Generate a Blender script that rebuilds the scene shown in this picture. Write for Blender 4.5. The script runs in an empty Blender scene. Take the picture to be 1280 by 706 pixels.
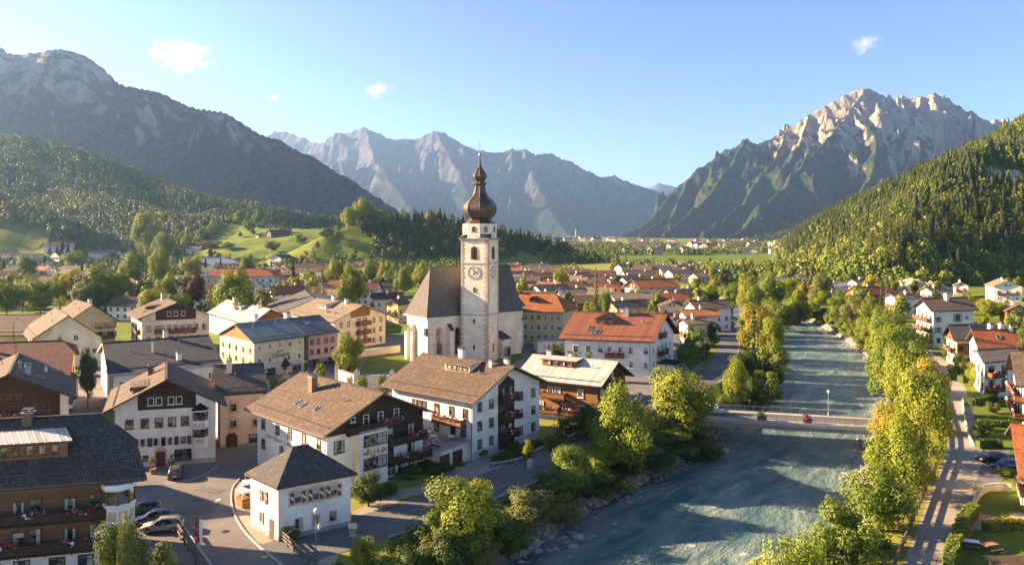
import bpy, bmesh, math, random
import numpy as np
from mathutils import Vector, Matrix
random.seed(7); rng = np.random.default_rng(7)
SC = bpy.context.scene
COL = SC.collection
CAM_H, FPX, CXP, HYP = 33.0, 900.0, 640.0, 295.0     # camera height, focal length in photo pixels, horizon

def at(px, py, z=0.0):
    """ground-plan point (x, y) seen in the survey photo at px, py when it lies at height z"""
    Y = (CAM_H - z) * FPX / (py - HYP)
    return np.array([(px - CXP) / FPX * Y, Y])
def atY(px, Y): return (px - CXP) / FPX * Y
def zat(py, Y): return CAM_H + (HYP - py) / FPX * Y

# ------------------------------------------------------------------ noise
def _h(ix, iy, seed):
    n = (ix.astype(np.int64) * 374761393 + iy.astype(np.int64) * 668265263 + seed * 974634777) & 0xFFFFFFFF
    n = ((n ^ (n >> 13)) * 1274126177) & 0xFFFFFFFF
    return (n ^ (n >> 16)) & 0xFFFFFFFF
def perlin(x, y, seed=0):
    x = np.asarray(x, float); y = np.asarray(y, float)
    ix = np.floor(x); iy = np.floor(y); fx = x - ix; fy = y - iy
    def g(dx, dy):
        a = _h(ix + dx, iy + dy, seed) / 4294967296.0 * 2 * np.pi
        return np.cos(a) * (fx - dx) + np.sin(a) * (fy - dy)
    u = fx * fx * fx * (fx * (fx * 6 - 15) + 10); v = fy * fy * fy * (fy * (fy * 6 - 15) + 10)
    a = g(0, 0) * (1 - u) + g(1, 0) * u; b = g(0, 1) * (1 - u) + g(1, 1) * u
    return (a * (1 - v) + b * v) * 1.5
def fbm(x, y, o=5, seed=0, gain=.5):
    s = 0; a = 1.0; f = 1.0
    for i in range(o):
        s = s + a * perlin(x * f, y * f, seed + i); a *= gain; f *= 2.03
    return s
def ridged(x, y, o=5, seed=0, gain=.5):
    s = 0; a = 1.0; f = 1.0; w = 1.0
    for i in range(o):
        n = (1 - np.abs(perlin(x * f, y * f, seed + i))) ** 2 * w
        s = s + a * n; w = np.clip(n * 1.6, 0, 1); a *= gain; f *= 2.07
    return s
def seg_dist(X, Y, p, q):
    dx, dy = q[0] - p[0], q[1] - p[1]; L2 = dx * dx + dy * dy + 1e-9
    t = np.clip(((X - p[0]) * dx + (Y - p[1]) * dy) / L2, 0, 1)
    return np.hypot(X - p[0] - t * dx, Y - p[1] - t * dy), t
def sstep(a, b, x):
    t = np.clip((x - a) / (b - a), 0, 1); return t * t * (3 - 2 * t)
def poly_sd(X, Y, poly):
    """signed distance to closed polygon: positive inside"""
    d = np.full(np.shape(X), 1e9); inside = np.zeros(np.shape(X), bool); n = len(poly)
    for i in range(n):
        p, q = poly[i], poly[(i + 1) % n]
        dd, _ = seg_dist(X, Y, p, q); d = np.minimum(d, dd)
        c = ((p[1] > Y) != (q[1] > Y)) & (X < (q[0] - p[0]) * (Y - p[1]) / (q[1] - p[1] + 1e-12) + p[0])
        inside ^= c
    return np.where(inside, d, -d)

# ------------------------------------------------------------------ materials
MATS = {}
class NB:
    def __init__(s, name):
        s.m = bpy.data.materials.new(name); s.m.use_nodes = True
        s.t = s.m.node_tree; s.t.nodes.clear()
        s.out = s.t.nodes.new('ShaderNodeOutputMaterial'); MATS[name] = s.m
    def n(s, typ, **kw):
        nd = s.t.nodes.new('ShaderNode' + typ)
        ins = kw.pop('i', {})
        for k, v in kw.items(): setattr(nd, k, v)
        for k, v in ins.items(): s.set(nd.inputs[k], v)
        return nd
    def set(s, sock, v):
        if isinstance(v, bpy.types.NodeSocket): s.t.links.new(v, sock)
        elif isinstance(v, bpy.types.Node): s.t.links.new(v.outputs[0], sock)
        elif isinstance(v, (tuple, list)) and sock.type == 'RGBA' and len(v) == 3: sock.default_value = (*v, 1)
        else: sock.default_value = v
    def math(s, op, a, b=0.0, c=None, clamp=False):
        nd = s.n('Math', operation=op, use_clamp=clamp); s.set(nd.inputs[0], a); s.set(nd.inputs[1], b)
        if c is not None: s.set(nd.inputs[2], c)
        return nd.outputs[0]
    def mix(s, f, a, b, blend='MIX'):
        nd = s.n('Mix', data_type='RGBA', blend_type=blend)
        s.set(nd.inputs[0], f); s.set(nd.inputs[6], a); s.set(nd.inputs[7], b); return nd.outputs[2]
    def noise(s, vec, scale, detail=4, rough=.55, dist=0.0):
        nd = s.n('TexNoise', i={'Scale': scale, 'Detail': detail, 'Roughness': rough, 'Distortion': dist})
        if vec is not None: s.set(nd.inputs['Vector'], vec)
        return nd.outputs['Fac']
    def ramp(s, f, lo, hi):
        nd = s.n('MapRange', i={'Value': f, 'From Min': lo, 'From Max': hi}); nd.interpolation_type = 'SMOOTHSTEP'; return nd.outputs[0]
    def pos(s): return s.n('NewGeometry').outputs['Position']
    def obj(s): return s.n('TexCoord').outputs['Object']
    def mapping(s, vec, sc=(1, 1, 1), rot=(0, 0, 0)):
        nd = s.n('Mapping', i={'Vector': vec, 'Scale': sc, 'Rotation': rot}); return nd.outputs[0]
    def bump(s, h, st=.3, d=.1): return s.n('Bump', i={'Height': h, 'Strength': st, 'Distance': d}).outputs[0]
    def pbr(s, col, rough=.8, normal=None, metal=0, spec=.5, **kw):
        nd = s.n('BsdfPrincipled', i={'Base Color': col, 'Roughness': rough, 'Metallic': metal, 'Specular IOR Level': spec})
        if normal is not None: s.set(nd.inputs['Normal'], normal)
        for k, v in kw.items(): s.set(nd.inputs[k], v)
        return nd
    def fin(s, sh): s.t.links.new(sh.outputs[0], s.out.inputs[0]); return s.m
def dk(c, f): return tuple(min(1, x * f) for x in c)

def plaster(name, c):
    b = NB(name); p = b.pos()
    n1 = b.noise(p, .35, 5, .6); n2 = b.noise(b.mapping(p, (1.5, 1.5, .25)), 1.2, 4, .6); n3 = b.noise(p, 14, 3)
    col = b.mix(b.ramp(n1, .35, .7), dk(c, .78), c)
    col = b.mix(b.math('MULTIPLY', b.ramp(n2, .48, .8), .5), col, (c[0] * .72, c[1] * .68, c[2] * .6))
    return b.fin(b.pbr(col, .92, b.bump(n3, .25, .02), spec=.2))
def tiles(name, c, row=.42, w=.30, var=.85):
    b = NB(name); uv = b.n('UVMap').outputs[0]; p = b.pos()
    br = b.n('TexBrick', offset=.5, i={'Vector': uv, 'Scale': 1.0, 'Mortar Size': .05, 'Mortar Smooth': .3, 'Brick Width': w, 'Row Height': row,
             'Color1': dk(c, 1 - var * .45), 'Color2': dk(c, 1 + var * .5), 'Mortar': dk(c, .3), 'Bias': -.1})
    n1 = b.noise(p, .5, 5, .65); n2 = b.noise(b.mapping(uv, (2.2, .25, 1)), 1.0, 4, .65)
    col = b.mix(b.math('MULTIPLY', b.ramp(n1, .36, .66), .85), br.outputs['Color'], dk(c, .5)); n4 = b.noise(p, 2.3, 4, .7); col = b.mix(b.math('MULTIPLY', b.ramp(n4, .52, .7), .55), col, (c[0] * 1.25 + .02, c[1] * 1.35 + .02, c[2] * 1.3 + .015))
    col = b.mix(b.math('MULTIPLY', b.ramp(n2, .52, .8), .45), col, (c[0] * .9 + .05, c[1] * .95 + .045, c[2] * .9 + .03))
    saw = b.math('FRACT', b.math('DIVIDE', b.n('SeparateXYZ', i={0: uv}).outputs[1], row))
    h = b.math('ADD', b.math('MULTIPLY', saw, .7), b.math('MULTIPLY', br.outputs['Fac'], -.5))
    return b.fin(b.pbr(col, .85, b.bump(h, .7, .06), spec=.25))
def seam(name, c, pitch=.62, rough=.55, rust=(.2, .12, .07), metal=.25):
    b = NB(name); uv = b.n('UVMap').outputs[0]; p = b.pos()
    u = b.math('FRACT', b.math('DIVIDE', b.n('SeparateXYZ', i={0: uv}).outputs[0], pitch))
    line = b.math('SUBTRACT', 1.0, b.ramp(b.math('ABSOLUTE', b.math('SUBTRACT', u, .5)), .03, .09))
    sid = b.math('FLOOR', b.math('ADD', b.math('DIVIDE', b.n('SeparateXYZ', i={0: uv}).outputs[0], pitch), .5))
    wn = b.n('TexWhiteNoise', noise_dimensions='1D', i={'W': sid}).outputs[0]
    n1 = b.noise(p, .7, 5, .65); n2 = b.noise(b.mapping(uv, (3, .3, 1)), 1.0, 5, .7)
    col = b.mix(wn, dk(c, .78), dk(c, 1.12)); col = b.mix(b.math('MULTIPLY', b.ramp(n1, .48, .75), .45), col, rust)
    col = b.mix(b.math('MULTIPLY', b.ramp(n2, .5, .8), .4), col, dk(c, .55)); col = b.mix(b.math('MULTIPLY', line, .5), col, dk(c, .42))
    return b.fin(b.pbr(col, rough, b.bump(line, .6, .07), metal=metal))
def wood(name, c, vertical=False, pitch=.2):
    b = NB(name); p = b.obj(); x = b.n('SeparateXYZ', i={0: p})
    if vertical: q = b.math('DIVIDE', b.math('ADD', x.outputs[0], b.math('MULTIPLY', x.outputs[1], .83)), pitch); st = (6, 6, .6)
    else: q = b.math('DIVIDE', x.outputs[2], pitch); st = (.7, .7, 9)
    fr = b.math('FRACT', q); wn = b.n('TexWhiteNoise', noise_dimensions='1D', i={'W': b.math('FLOOR', q)}).outputs[0]
    g = b.noise(b.mapping(p, st), 1.5, 5, .65); big = b.noise(p, .4, 4)
    col = b.mix(wn, dk(c, .7), dk(c, 1.25)); col = b.mix(b.ramp(g, .4, .75), col, dk(c, .55)); col = b.mix(b.math('MULTIPLY', b.ramp(big, .45, .7), .4), col, (c[0] * 1.2 + .02, c[1] * 1.15 + .02, c[2] * 1.1 + .02))
    gap = b.ramp(fr, 0, .1); col = b.mix(gap, dk(c, .3), col)
    return b.fin(b.pbr(col, .75, b.bump(gap, .5, .03), spec=.25))
def plain(name, c, rough=.6, metal=0, spec=.4, var=.12, scale=3.0):
    b = NB(name); n = b.noise(b.obj(), scale, 4)
    return b.fin(b.pbr(b.mix(n, dk(c, 1 - var * 2), dk(c, 1 + var)), rough, metal=metal, spec=spec))
def leafmat(name, ca, cb, trans=.3, tint=False):
    b = NB(name); p = b.pos()
    if tint: base = b.n('Attribute', attribute_name='tint').outputs['Color']
    else:
        r = b.n('ObjectInfo').outputs['Random']; base = b.mix(r, ca, cb)
    isl = b.n('NewGeometry').outputs['Random Per Island']
    col = b.mix(b.math('MULTIPLY', isl, .2 if tint else .5), base, b.mix(.5, base, dk(cb, 1.5)) if not tint else b.mix(1.0, base, (1.5, 1.4, 1.1), 'MULTIPLY'))
    n = b.noise(p, .33, 3); col = b.mix(b.math('MULTIPLY', b.ramp(n, .42, .68), .5), col, b.mix(1.0, base, (1.35, 1.2, .8), 'MULTIPLY'))
    d = b.n('BsdfPrincipled', i={'Base Color': col, 'Roughness': .65, 'Specular IOR Level': .25}); t = b.n('BsdfTranslucent', i={'Color': b.mix(1.0, col, (1.5, 1.45, .6), 'MULTIPLY')})
    mx = b.n('MixShader', i={0: trans, 1: d.outputs[0], 2: t.outputs[0]}); return b.fin(mx)

# ------------------------------------------------------------------ mesh builder
class MB:
    def __init__(s): s.v = []; s.f = []; s.m = []; s.uv = []
    def face(s, pts, m=0, uv=None):
        k = len(s.v); s.v += [tuple(map(float, p)) for p in pts]; s.f.append(tuple(range(k, k + len(pts)))); s.m.append(m); s.uv.append(uv)
    def box(s, c, d, m=0, rz=0.0, taper=1.0):
        cx, cy, cz = c; hx, hy, hz = d[0] / 2, d[1] / 2, d[2] / 2; ca, sa = math.cos(rz), math.sin(rz)
        def P(x, y, z):
            k = taper if z > 0 else 1.0
            x *= k; y *= k
            return (cx + x * ca - y * sa, cy + x * sa + y * ca, cz + z)
        q = [P(-hx, -hy, -hz), P(hx, -hy, -hz), P(hx, hy, -hz), P(-hx, hy, -hz), P(-hx, -hy, hz), P(hx, -hy, hz), P(hx, hy, hz), P(-hx, hy, hz)]
        k = len(s.v); s.v += q
        for f in ((0, 3, 2, 1), (4, 5, 6, 7), (0, 1, 5, 4), (1, 2, 6, 5), (2, 3, 7, 6), (3, 0, 4, 7)):
            s.f.append(tuple(k + i for i in f)); s.m.append(m); s.uv.append(None)
    def bar(s, p, q, w, h=None, m=0):
        """rectangular beam between two 3D points"""
        p = Vector(p); q = Vector(q); d = (q - p); h = h or w
        z = Vector((0, 0, 1)); x = d.cross(z)
        if x.length < 1e-6: x = Vector((1, 0, 0))
        x.normalize(); y = x.cross(d).normalized(); x *= w / 2; y *= h / 2
        a = [p - x - y, p + x - y, p + x + y, p - x + y]; b = [v + d for v in a]
        k = len(s.v); s.v += [tuple(v) for v in a + b]
        for f in ((3, 2, 1, 0), (4, 5, 6, 7), (0, 1, 5, 4), (1, 2, 6, 5), (2, 3, 7, 6), (3, 0, 4, 7)):
            s.f.append(tuple(k + i for i in f)); s.m.append(m); s.uv.append(None)
    def lathe(s, prof, n=12, m=0, c=(0, 0, 0), a0=0.0, cap=True):
        k = len(s.v)
        for r, z in prof:
            for i in range(n):
                a = a0 + 2 * math.pi * i / n; s.v.append((c[0] + r * math.cos(a), c[1] + r * math.sin(a), c[2] + z))
        for j in range(len(prof) - 1):
            for i in range(n):
                i2 = (i + 1) % n
                s.f.append((k + j * n + i, k + j * n + i2, k + (j + 1) * n + i2, k + (j + 1) * n + i)); s.m.append(m); s.uv.append(None)
        if cap:
            s.f.append(tuple(k + i for i in reversed(range(n)))); s.m.append(m); s.uv.append(None)
            s.f.append(tuple(k + (len(prof) - 1) * n + i for i in range(n))); s.m.append(m); s.uv.append(None)
    def tube(s, pts, radii, n=6, m=0):
        k = len(s.v); P = [Vector(p) for p in pts]
        for j, p in enumerate(P):
            d = (P[min(j + 1, len(P) - 1)] - P[max(j - 1, 0)]).normalized()
            x = d.cross(Vector((.13, .97, .2))).normalized(); y = d.cross(x)
            for i in range(n):
                a = 2 * math.pi * i / n; s.v.append(tuple(p + (x * math.cos(a) + y * math.sin(a)) * radii[j]))
        for j in range(len(P) - 1):
            for i in range(n):
                i2 = (i + 1) % n; s.f.append((k + j * n + i, k + j * n + i2, k + (j + 1) * n + i2, k + (j + 1) * n + i)); s.m.append(m); s.uv.append(None)
        s.f.append(tuple(k + (len(P) - 1) * n + i for i in range(n))); s.m.append(m); s.uv.append(None)
    def prism(s, poly, z0, z1, m=0, mside=None):
        """vertical extrusion of a counter-clockwise plan polygon"""
        mside = m if mside is None else mside; n = len(poly)
        s.face([(p[0], p[1], z1) for p in poly], m); s.face([(p[0], p[1], z0) for p in reversed(poly)], m)
        for i in range(n):
            p, q = poly[i], poly[(i + 1) % n]; s.face([(p[0], p[1], z0), (q[0], q[1], z0), (q[0], q[1], z1), (p[0], p[1], z1)], mside)
    def mesh(s, name, mats, smooth=False):
        me = bpy.data.meshes.new(name); me.from_pydata(s.v, [], s.f)
        for m in (mats if isinstance(mats, (list, tuple)) else [mats]): me.materials.append(MATS[m] if isinstance(m, str) else m)
        if any(s.m): me.polygons.foreach_set('material_index', s.m)
        if any(u is not None for u in s.uv):
            lay = me.uv_layers.new(name='UVMap'); arr = []
            for f, u in zip(s.f, s.uv): arr += [c for p in (u or [(0, 0)] * len(f)) for c in p]
            lay.data.foreach_set('uv', arr)
        if smooth: me.polygons.foreach_set('use_smooth', [True] * len(s.f))
        me.update(); return me
    def build(s, name, mats, parent=None, loc=(0, 0, 0), smooth=False, rz=0.0):
        return link(name, s.mesh(name, mats, smooth), parent, loc, rz)
def link(name, data, parent=None, loc=(0, 0, 0), rz=0.0):
    o = bpy.data.objects.new(name, data); COL.objects.link(o); o.location = loc
    if rz: o.rotation_euler = (0, 0, rz)
    if parent is not None: o.parent = parent
    return o
def tag(o, label, cat, group=None, kind=None):
    o['label'] = label; o['category'] = cat
    if group: o['group'] = group
    if kind: o['kind'] = kind
    return o
def thing(name, label, cat, loc=(0, 0, 0), rz=0.0, group=None):
    return tag(link(name, None, None, loc, rz), label, cat, group)
def copy_tree(o, parent=None):
    c = o.copy(); COL.objects.link(c)
    if parent is not None: c.parent = parent
    for ch in list(o.children): copy_tree(ch, c)
    return c
def np_mesh(name, V, F, mats, smooth=False, tint=None, uv=None):
    """V (n,3), F (m,k) -> mesh, quickly"""
    me = bpy.data.meshes.new(name); V = np.ascontiguousarray(V, np.float32); F = np.ascontiguousarray(F, np.int32); k = F.shape[1]
    me.vertices.add(len(V)); me.vertices.foreach_set('co', V.ravel())
    me.loops.add(F.size); me.loops.foreach_set('vertex_index', F.ravel())
    me.polygons.add(len(F)); me.polygons.foreach_set('loop_start', np.arange(0, F.size, k, dtype=np.int32))
    try: me.polygons.foreach_set('loop_total', np.full(len(F), k, np.int32))
    except Exception: pass
    for m in (mats if isinstance(mats, (list, tuple)) else [mats]): me.materials.append(MATS[m])
    if uv is not None:
        lay = me.uv_layers.new(name='UVMap'); lay.data.foreach_set('uv', np.ascontiguousarray(uv[F.ravel()], np.float32).ravel())
    if tint is not None:
        a = me.attributes.new('tint', 'FLOAT_COLOR', 'POINT'); a.data.foreach_set('color', np.ascontiguousarray(tint, np.float32).ravel())
    me.polygons.foreach_set('use_smooth', np.full(len(F), smooth, bool))
    me.update(calc_edges=True); me.validate(); return me
def grid_mesh(name, X, Y, Z, mat, smooth=True):
    r, c = X.shape; V = np.stack([X, Y, Z], -1).reshape(-1, 3)
    i = np.arange(r * c).reshape(r, c)
    F = np.stack([i[:-1, :-1], i[:-1, 1:], i[1:, 1:], i[1:, :-1]], -1).reshape(-1, 4)
    return np_mesh(name, V, F, mat, smooth)

# ---- palette
WHITE = plaster('white_plaster', (.80, .75, .66)); plaster('cream_plaster', (.74, .66, .50)); plaster('yellow_plaster', (.72, .56, .27)); plaster('pale_yellow_plaster', (.70, .60, .36))
plaster('salmon_plaster', (.68, .42, .28)); plaster('peach_plaster', (.70, .52, .38)); plaster('grey_plaster', (.48, .47, .45)); plaster('church_plaster', (.80, .70, .52)); plaster('ochre_plaster', (.60, .43, .20))
plaster('pink_stone', (.58, .42, .31)); plaster('grey_stone', (.36, .34, .31)); plaster('concrete', (.42, .40, .37))
tiles('brown_tiles', (.165, .112, .075)); tiles('dark_tiles', (.088, .074, .066)); tiles('slate_tiles', (.046, .05, .062)); tiles('red_tiles', (.44, .125, .045)); tiles('maroon_tiles', (.15, .055, .04))
tiles('tan_tiles', (.29, .215, .145)); tiles('grey_tiles', (.13, .115, .105)); tiles('church_shingle', (.175, .155, .14), .3, .2, .7); tiles('orange_tiles', (.50, .17, .06)); tiles('shingle', (.12, .105, .10), .22, .16, .9)
seam('green_metal', (.10, .155, .145), .75, .5, (.05, .075, .08)); seam('blue_metal', (.07, .085, .10)); seam('pale_metal', (.50, .46, .39), .6, .5, (.26, .17, .11)); seam('rust_metal', (.26, .095, .05), .7, .6, (.15, .06, .045))
wood('dark_wood', (.058, .031, .017)); wood('brown_wood', (.18, .09, .04)); wood('warm_wood', (.27, .125, .045)); wood('dark_boards', (.055, .03, .018), True); wood('grey_boards', (.16, .125, .09), True); wood('balcony_boards', (.20, .085, .035), True)
plain('white_trim', (.72, .70, .66)); plain('dark_trim', (.05, .035, .025)); plain('brown_trim', (.14, .085, .05)); plain('window_brown', (.11, .065, .04)); plain('shutter_red', (.20, .05, .035)); plain('shutter_brown', (.09, .055, .035))
plain('metal_grey', (.32, .32, .32), .4, .6); plain('metal_dark', (.06, .06, .065), .45, .5); plain('white_paint', (.8, .79, .76), .4); plain('black_rubber', (.02, .02, .02), .8); plain('maroon_door', (.12, .025, .02), .5)
plain('red_cloth', (.55, .03, .04), .8); plain('white_cloth', (.78, .77, .75), .8); plain('gold', (.75, .50, .14), .3, 1.0); plain('clock_ivory', (.72, .62, .45)); plain('clock_red', (.42, .14, .07)); plain('terracotta', (.35, .15, .08))
plain('letter_dark', (.07, .055, .06)); plain('letter_grey', (.33, .35, .40)); plain('fresco_brown', (.33, .20, .12)); plain('fresco_gold', (.55, .36, .13)); plain('brick', (.30, .12, .07)); plain('awning_cream', (.62, .56, .44), .8)
plain('flower_pink', (.55, .07, .20), .8); plain('flower_red', (.50, .03, .04), .8); plain('flower_white', (.75, .70, .74), .8); plain('flower_violet', (.26, .12, .45), .8); plain('flower_green', (.05, .10, .02), .8); plain('flower_yellow', (.7, .45, .05), .8)
plain('bark', (.085, .06, .042), .9); plain('birch_bark', (.36, .33, .29), .9); plain('car_silver', (.42, .40, .36), .3, .5); plain('car_blue', (.03, .06, .14), .25, .3); plain('car_black', (.025, .025, .028), .25, .3); plain('car_teal', (.05, .15, .16), .3, .3)
plain('car_white', (.75, .75, .74), .3); plain('car_grey', (.13, .125, .12), .3, .4); plain('lamp_red', (.5, .02, .02), .3); plain('lamp_clear', (.7, .7, .66), .15); plain('solar', (.03, .035, .05), .2)
b = NB('glass'); n_ = b.noise(b.pos(), 1.1, 2); b.fin(b.pbr(b.mix(b.ramp(n_, .42, .6), (.012, .014, .018), (.13, .125, .115)), .07, spec=.6))
b = NB('lit_glass'); n_ = b.noise(b.pos(), 1.3, 2); b.fin(b.pbr(b.mix(b.ramp(n_, .4, .6), (.03, .03, .03), (.32, .27, .18)), .12, spec=.6))
b = NB('onion_copper'); p_ = b.pos(); n1_ = b.noise(p_, 1.2, 5, .65); n2_ = b.noise(b.mapping(p_, (3, 3, .5)), 1.0, 4, .6)
c_ = b.mix(b.ramp(n1_, .35, .7), (.05, .037, .028), (.125, .082, .05)); c_ = b.mix(b.math('MULTIPLY', b.ramp(n2_, .5, .75), .5), c_, (.045, .035, .028))
zz_ = b.math('FRACT', b.math('MULTIPLY', b.n('SeparateXYZ', i={0: p_}).outputs[2], 2.2)); b.fin(b.pbr(c_, .42, b.bump(b.ramp(zz_, 0, .15), .35, .04), metal=.35))
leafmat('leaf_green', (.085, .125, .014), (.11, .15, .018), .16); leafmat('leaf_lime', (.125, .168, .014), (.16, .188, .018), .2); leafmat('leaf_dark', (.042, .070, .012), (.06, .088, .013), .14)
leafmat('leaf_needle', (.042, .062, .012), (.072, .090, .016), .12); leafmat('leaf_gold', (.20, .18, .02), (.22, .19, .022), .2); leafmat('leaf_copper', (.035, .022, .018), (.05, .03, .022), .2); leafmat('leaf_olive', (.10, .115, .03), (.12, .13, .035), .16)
leafmat('forest_leaf', (.03, .05, .015), (.05, .08, .02), .1, tint=True)
# ------------------------------------------------------------------ the land
RIV_L = [(-38, 30), (-24, 50), (-9, 70), (2.6, 82.2), (9.2, 92.5), (18.5, 104), (26.3, 113), (35.5, 126), (46.5, 145), (55, 162), (73, 205), (84, 240), (94, 280), (99, 320), (98, 380), (88, 460), (60, 580), (20, 720)]
RIV_R = [(2, 30), (13, 48), (26.5, 66), (35.5, 82), (43, 95), (53.3, 112.9), (66, 134), (82, 160), (93, 180), (104.5, 208), (114, 246), (121.5, 278), (126, 310), (126, 380), (114, 470), (86, 590), (46, 730)]
WATER_Z = -3.6
def resample(pl, n):
    pl = np.array(pl, float); d = np.r_[0, np.cumsum(np.hypot(*np.diff(pl, axis=0).T))]; t = np.linspace(0, d[-1], n)
    return np.stack([np.interp(t, d, pl[:, 0]), np.interp(t, d, pl[:, 1])], 1)
RIV_POLY = [tuple(p) for p in RIV_L] + [tuple(p) for p in reversed(RIV_R)]
HILL_R = [(1400, 640), (700, 520), (352, 478), (250, 452), (212, 470), (222, 540), (268, 740), (420, 1150), (640, 1800), (1000, 2600), (3000, 2600)]
def pxy(px, py, Y): return (atY(px, Y), Y, zat(py, Y))
def ridge_field(X, Y, lines, prof):
    """max over ridge polylines [(x,y,z)...]; prof(d) is the drop at plan distance d; returns height and distance to the ruling ridge"""
    h = np.full(X.shape, -1e9); D = np.full(X.shape, 1e9)
    for ln in lines:
        for p, q in zip(ln[:-1], ln[1:]):
            d, t = seg_dist(X, Y, p, q); hh = p[2] + t * (q[2] - p[2]) - prof(d)
            m = hh > h; h = np.where(m, hh, h); D = np.where(m, d, D)
    return h, D
HILLS_L = [  # ridge line, slope
    ([pxy(-330, 150, 1500), pxy(-120, 165, 1500), pxy(40, 178, 1450), pxy(110, 196, 1420), pxy(165, 226, 1380), pxy(240, 246, 1330), pxy(320, 262, 1320), pxy(400, 276, 1350), pxy(480, 284, 1400), pxy(560, 294, 1450)], .42),
    ([pxy(-200, 235, 1000), pxy(-40, 250, 960), pxy(30, 262, 930), pxy(85, 296, 880)], .5),
    ([pxy(70, 240, 1230), pxy(180, 262, 1120), pxy(230, 285, 1010), pxy(250, 306, 930)], .42),
    ([pxy(255, 274, 1120), pxy(330, 285, 1000), pxy(420, 286, 960)], .22),
    ([pxy(405, 294, 800), pxy(445, 278, 840), pxy(505, 274, 860), pxy(570, 280, 880), pxy(630, 295, 900), pxy(690, 306, 930)], .5),
]
def ground_z(X, Y):
    X = np.asarray(X, float); Y = np.asarray(Y, float)
    n = fbm(X / 160, Y / 160, 4, 11); n2 = fbm(X / 45, Y / 45, 3, 5)
    z = np.zeros(X.shape)
    # left hills
    k = 0
    for ln, s in HILLS_L:
        h, d = ridge_field(X, Y, [ln], lambda d, s=s: s * d * (1 + .12 * n) - 1.5 * 0)
        h = h + np.clip(d / 80, 0, 1) * (n * 7 + n2 * 2)
        z = np.where(h > 0, np.sqrt(np.maximum(z, 0) ** 2 * 0 + np.maximum(z, h) ** 2), z)
    # right hill
    di = poly_sd(X, Y, HILL_R)
    hr = np.maximum(di, 0) * (.66 + .10 * n) * sstep(0, 40, di) + sstep(0, 60, di) * (n2 * 4)
    hr = 330 * (1 - np.exp(-np.maximum(hr, 0) / 330)) * 1.03
    z = np.maximum(z, hr)
    z = z + sstep(150, 260, X - Y * .1) * sstep(500, 330, Y) * sstep(200, 300, Y) * 5        # gentle terrace at the foot of the right hill
    # far valley rises a little
    z = z + sstep(1100, 2600, Y) * 16 + sstep(2500, 6000, Y) * 8
    # river channel
    sd = poly_sd(X, Y, RIV_POLY)
    bank = sstep(-6.5, .6, sd) * (WATER_Z - .5) + sstep(0, 6, sd) * -1.6
    z = np.where(sd > -6.5, z * (1 - sstep(-6.5, 0, sd)) + bank, z)
    return z
def axis(a, b, step, lo, hi, g):
    m = list(np.arange(a, b + 1e-6, step)); s = step; r = []; x = b
    while x < hi: s *= g; x += s; r.append(x)
    s = step; l = []; x = a
    while x > lo: s *= g; x -= s; l.append(x)
    return np.array(l[::-1] + m + r)
gx = axis(-60, 135, 1.4, -9000, 9000, 1.035); gy = axis(40, 330, 1.4, 12, 14000, 1.017)
GX, GY = np.meshgrid(gx, gy); GZ = ground_z(GX, GY)

b = NB('ground_mat'); p = b.pos(); xyz = b.n('SeparateXYZ', i={0: p}); nz = b.n('SeparateXYZ', i={0: b.n('NewGeometry').outputs['Normal']}).outputs[2]
vo = b.n('TexVoronoi', feature='F1', i={'Vector': b.mapping(p, (.0042, .0028, 0.0001), (0, 0, .5)), 'Scale': 1.0, 'Randomness': .8})
fcol = b.n('SeparateColor', i={0: vo.outputs['Color']}).outputs[0]
n1 = b.noise(p, .06, 5, .6); n2 = b.noise(p, .9, 4, .6); n3 = b.noise(p, .012, 4, .6)
g = b.mix(b.ramp(n1, .35, .68), (.085, .13, .014), (.15, .185, .02)); g = b.mix(b.math('MULTIPLY', b.ramp(n2, .45, .7), .4), g, (.13, .14, .035))
g = b.mix(b.math('MULTIPLY', b.ramp(fcol, .55, .75), .65), g, (.26, .235, .05)); g = b.mix(b.math('MULTIPLY', b.ramp(fcol, .35, .1), .5), g, (.055, .105, .015))
mow = b.ramp(b.math('FRACT', b.math('MULTIPLY', b.math('ADD', xyz.outputs[0], b.math('MULTIPLY', xyz.outputs[1], .5)), .085)), .3, .7); g = b.mix(b.math('MULTIPLY', mow, .18), g, (.14, .16, .03))
rock = b.mix(b.noise(p, .5, 6, .7), (.20, .17, .13), (.42, .37, .30))
below = b.ramp(xyz.outputs[2], -.6, -2.6); stones = b.n('TexVoronoi', feature='F1', i={'Vector': p, 'Scale': 1.1})
bankc = b.mix(b.n('SeparateColor', i={0: stones.outputs['Color']}).outputs[0], (.10, .09, .075), (.38, .35, .30))
g = b.mix(below, g, bankc); steep = b.ramp(b.math('ADD', nz, b.math('MULTIPLY', n1, .14)), .82, .74); g = b.mix(b.math('MULTIPLY', steep, b.ramp(xyz.outputs[2], 20, 40)), g, rock)
hgt = b.math('ADD', b.math('MULTIPLY', n2, .4), b.math('MULTIPLY', b.math('MULTIPLY', stones.outputs['Distance'], below), -1.2))
b.fin(b.pbr(g, .95, b.bump(hgt, .6, .25), spec=.1))
o = link('ground', grid_mesh('ground', GX, GY, GZ, 'ground_mat')); tag(o, 'grassy valley floor and green hills around the town', 'ground', kind='structure')

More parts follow.
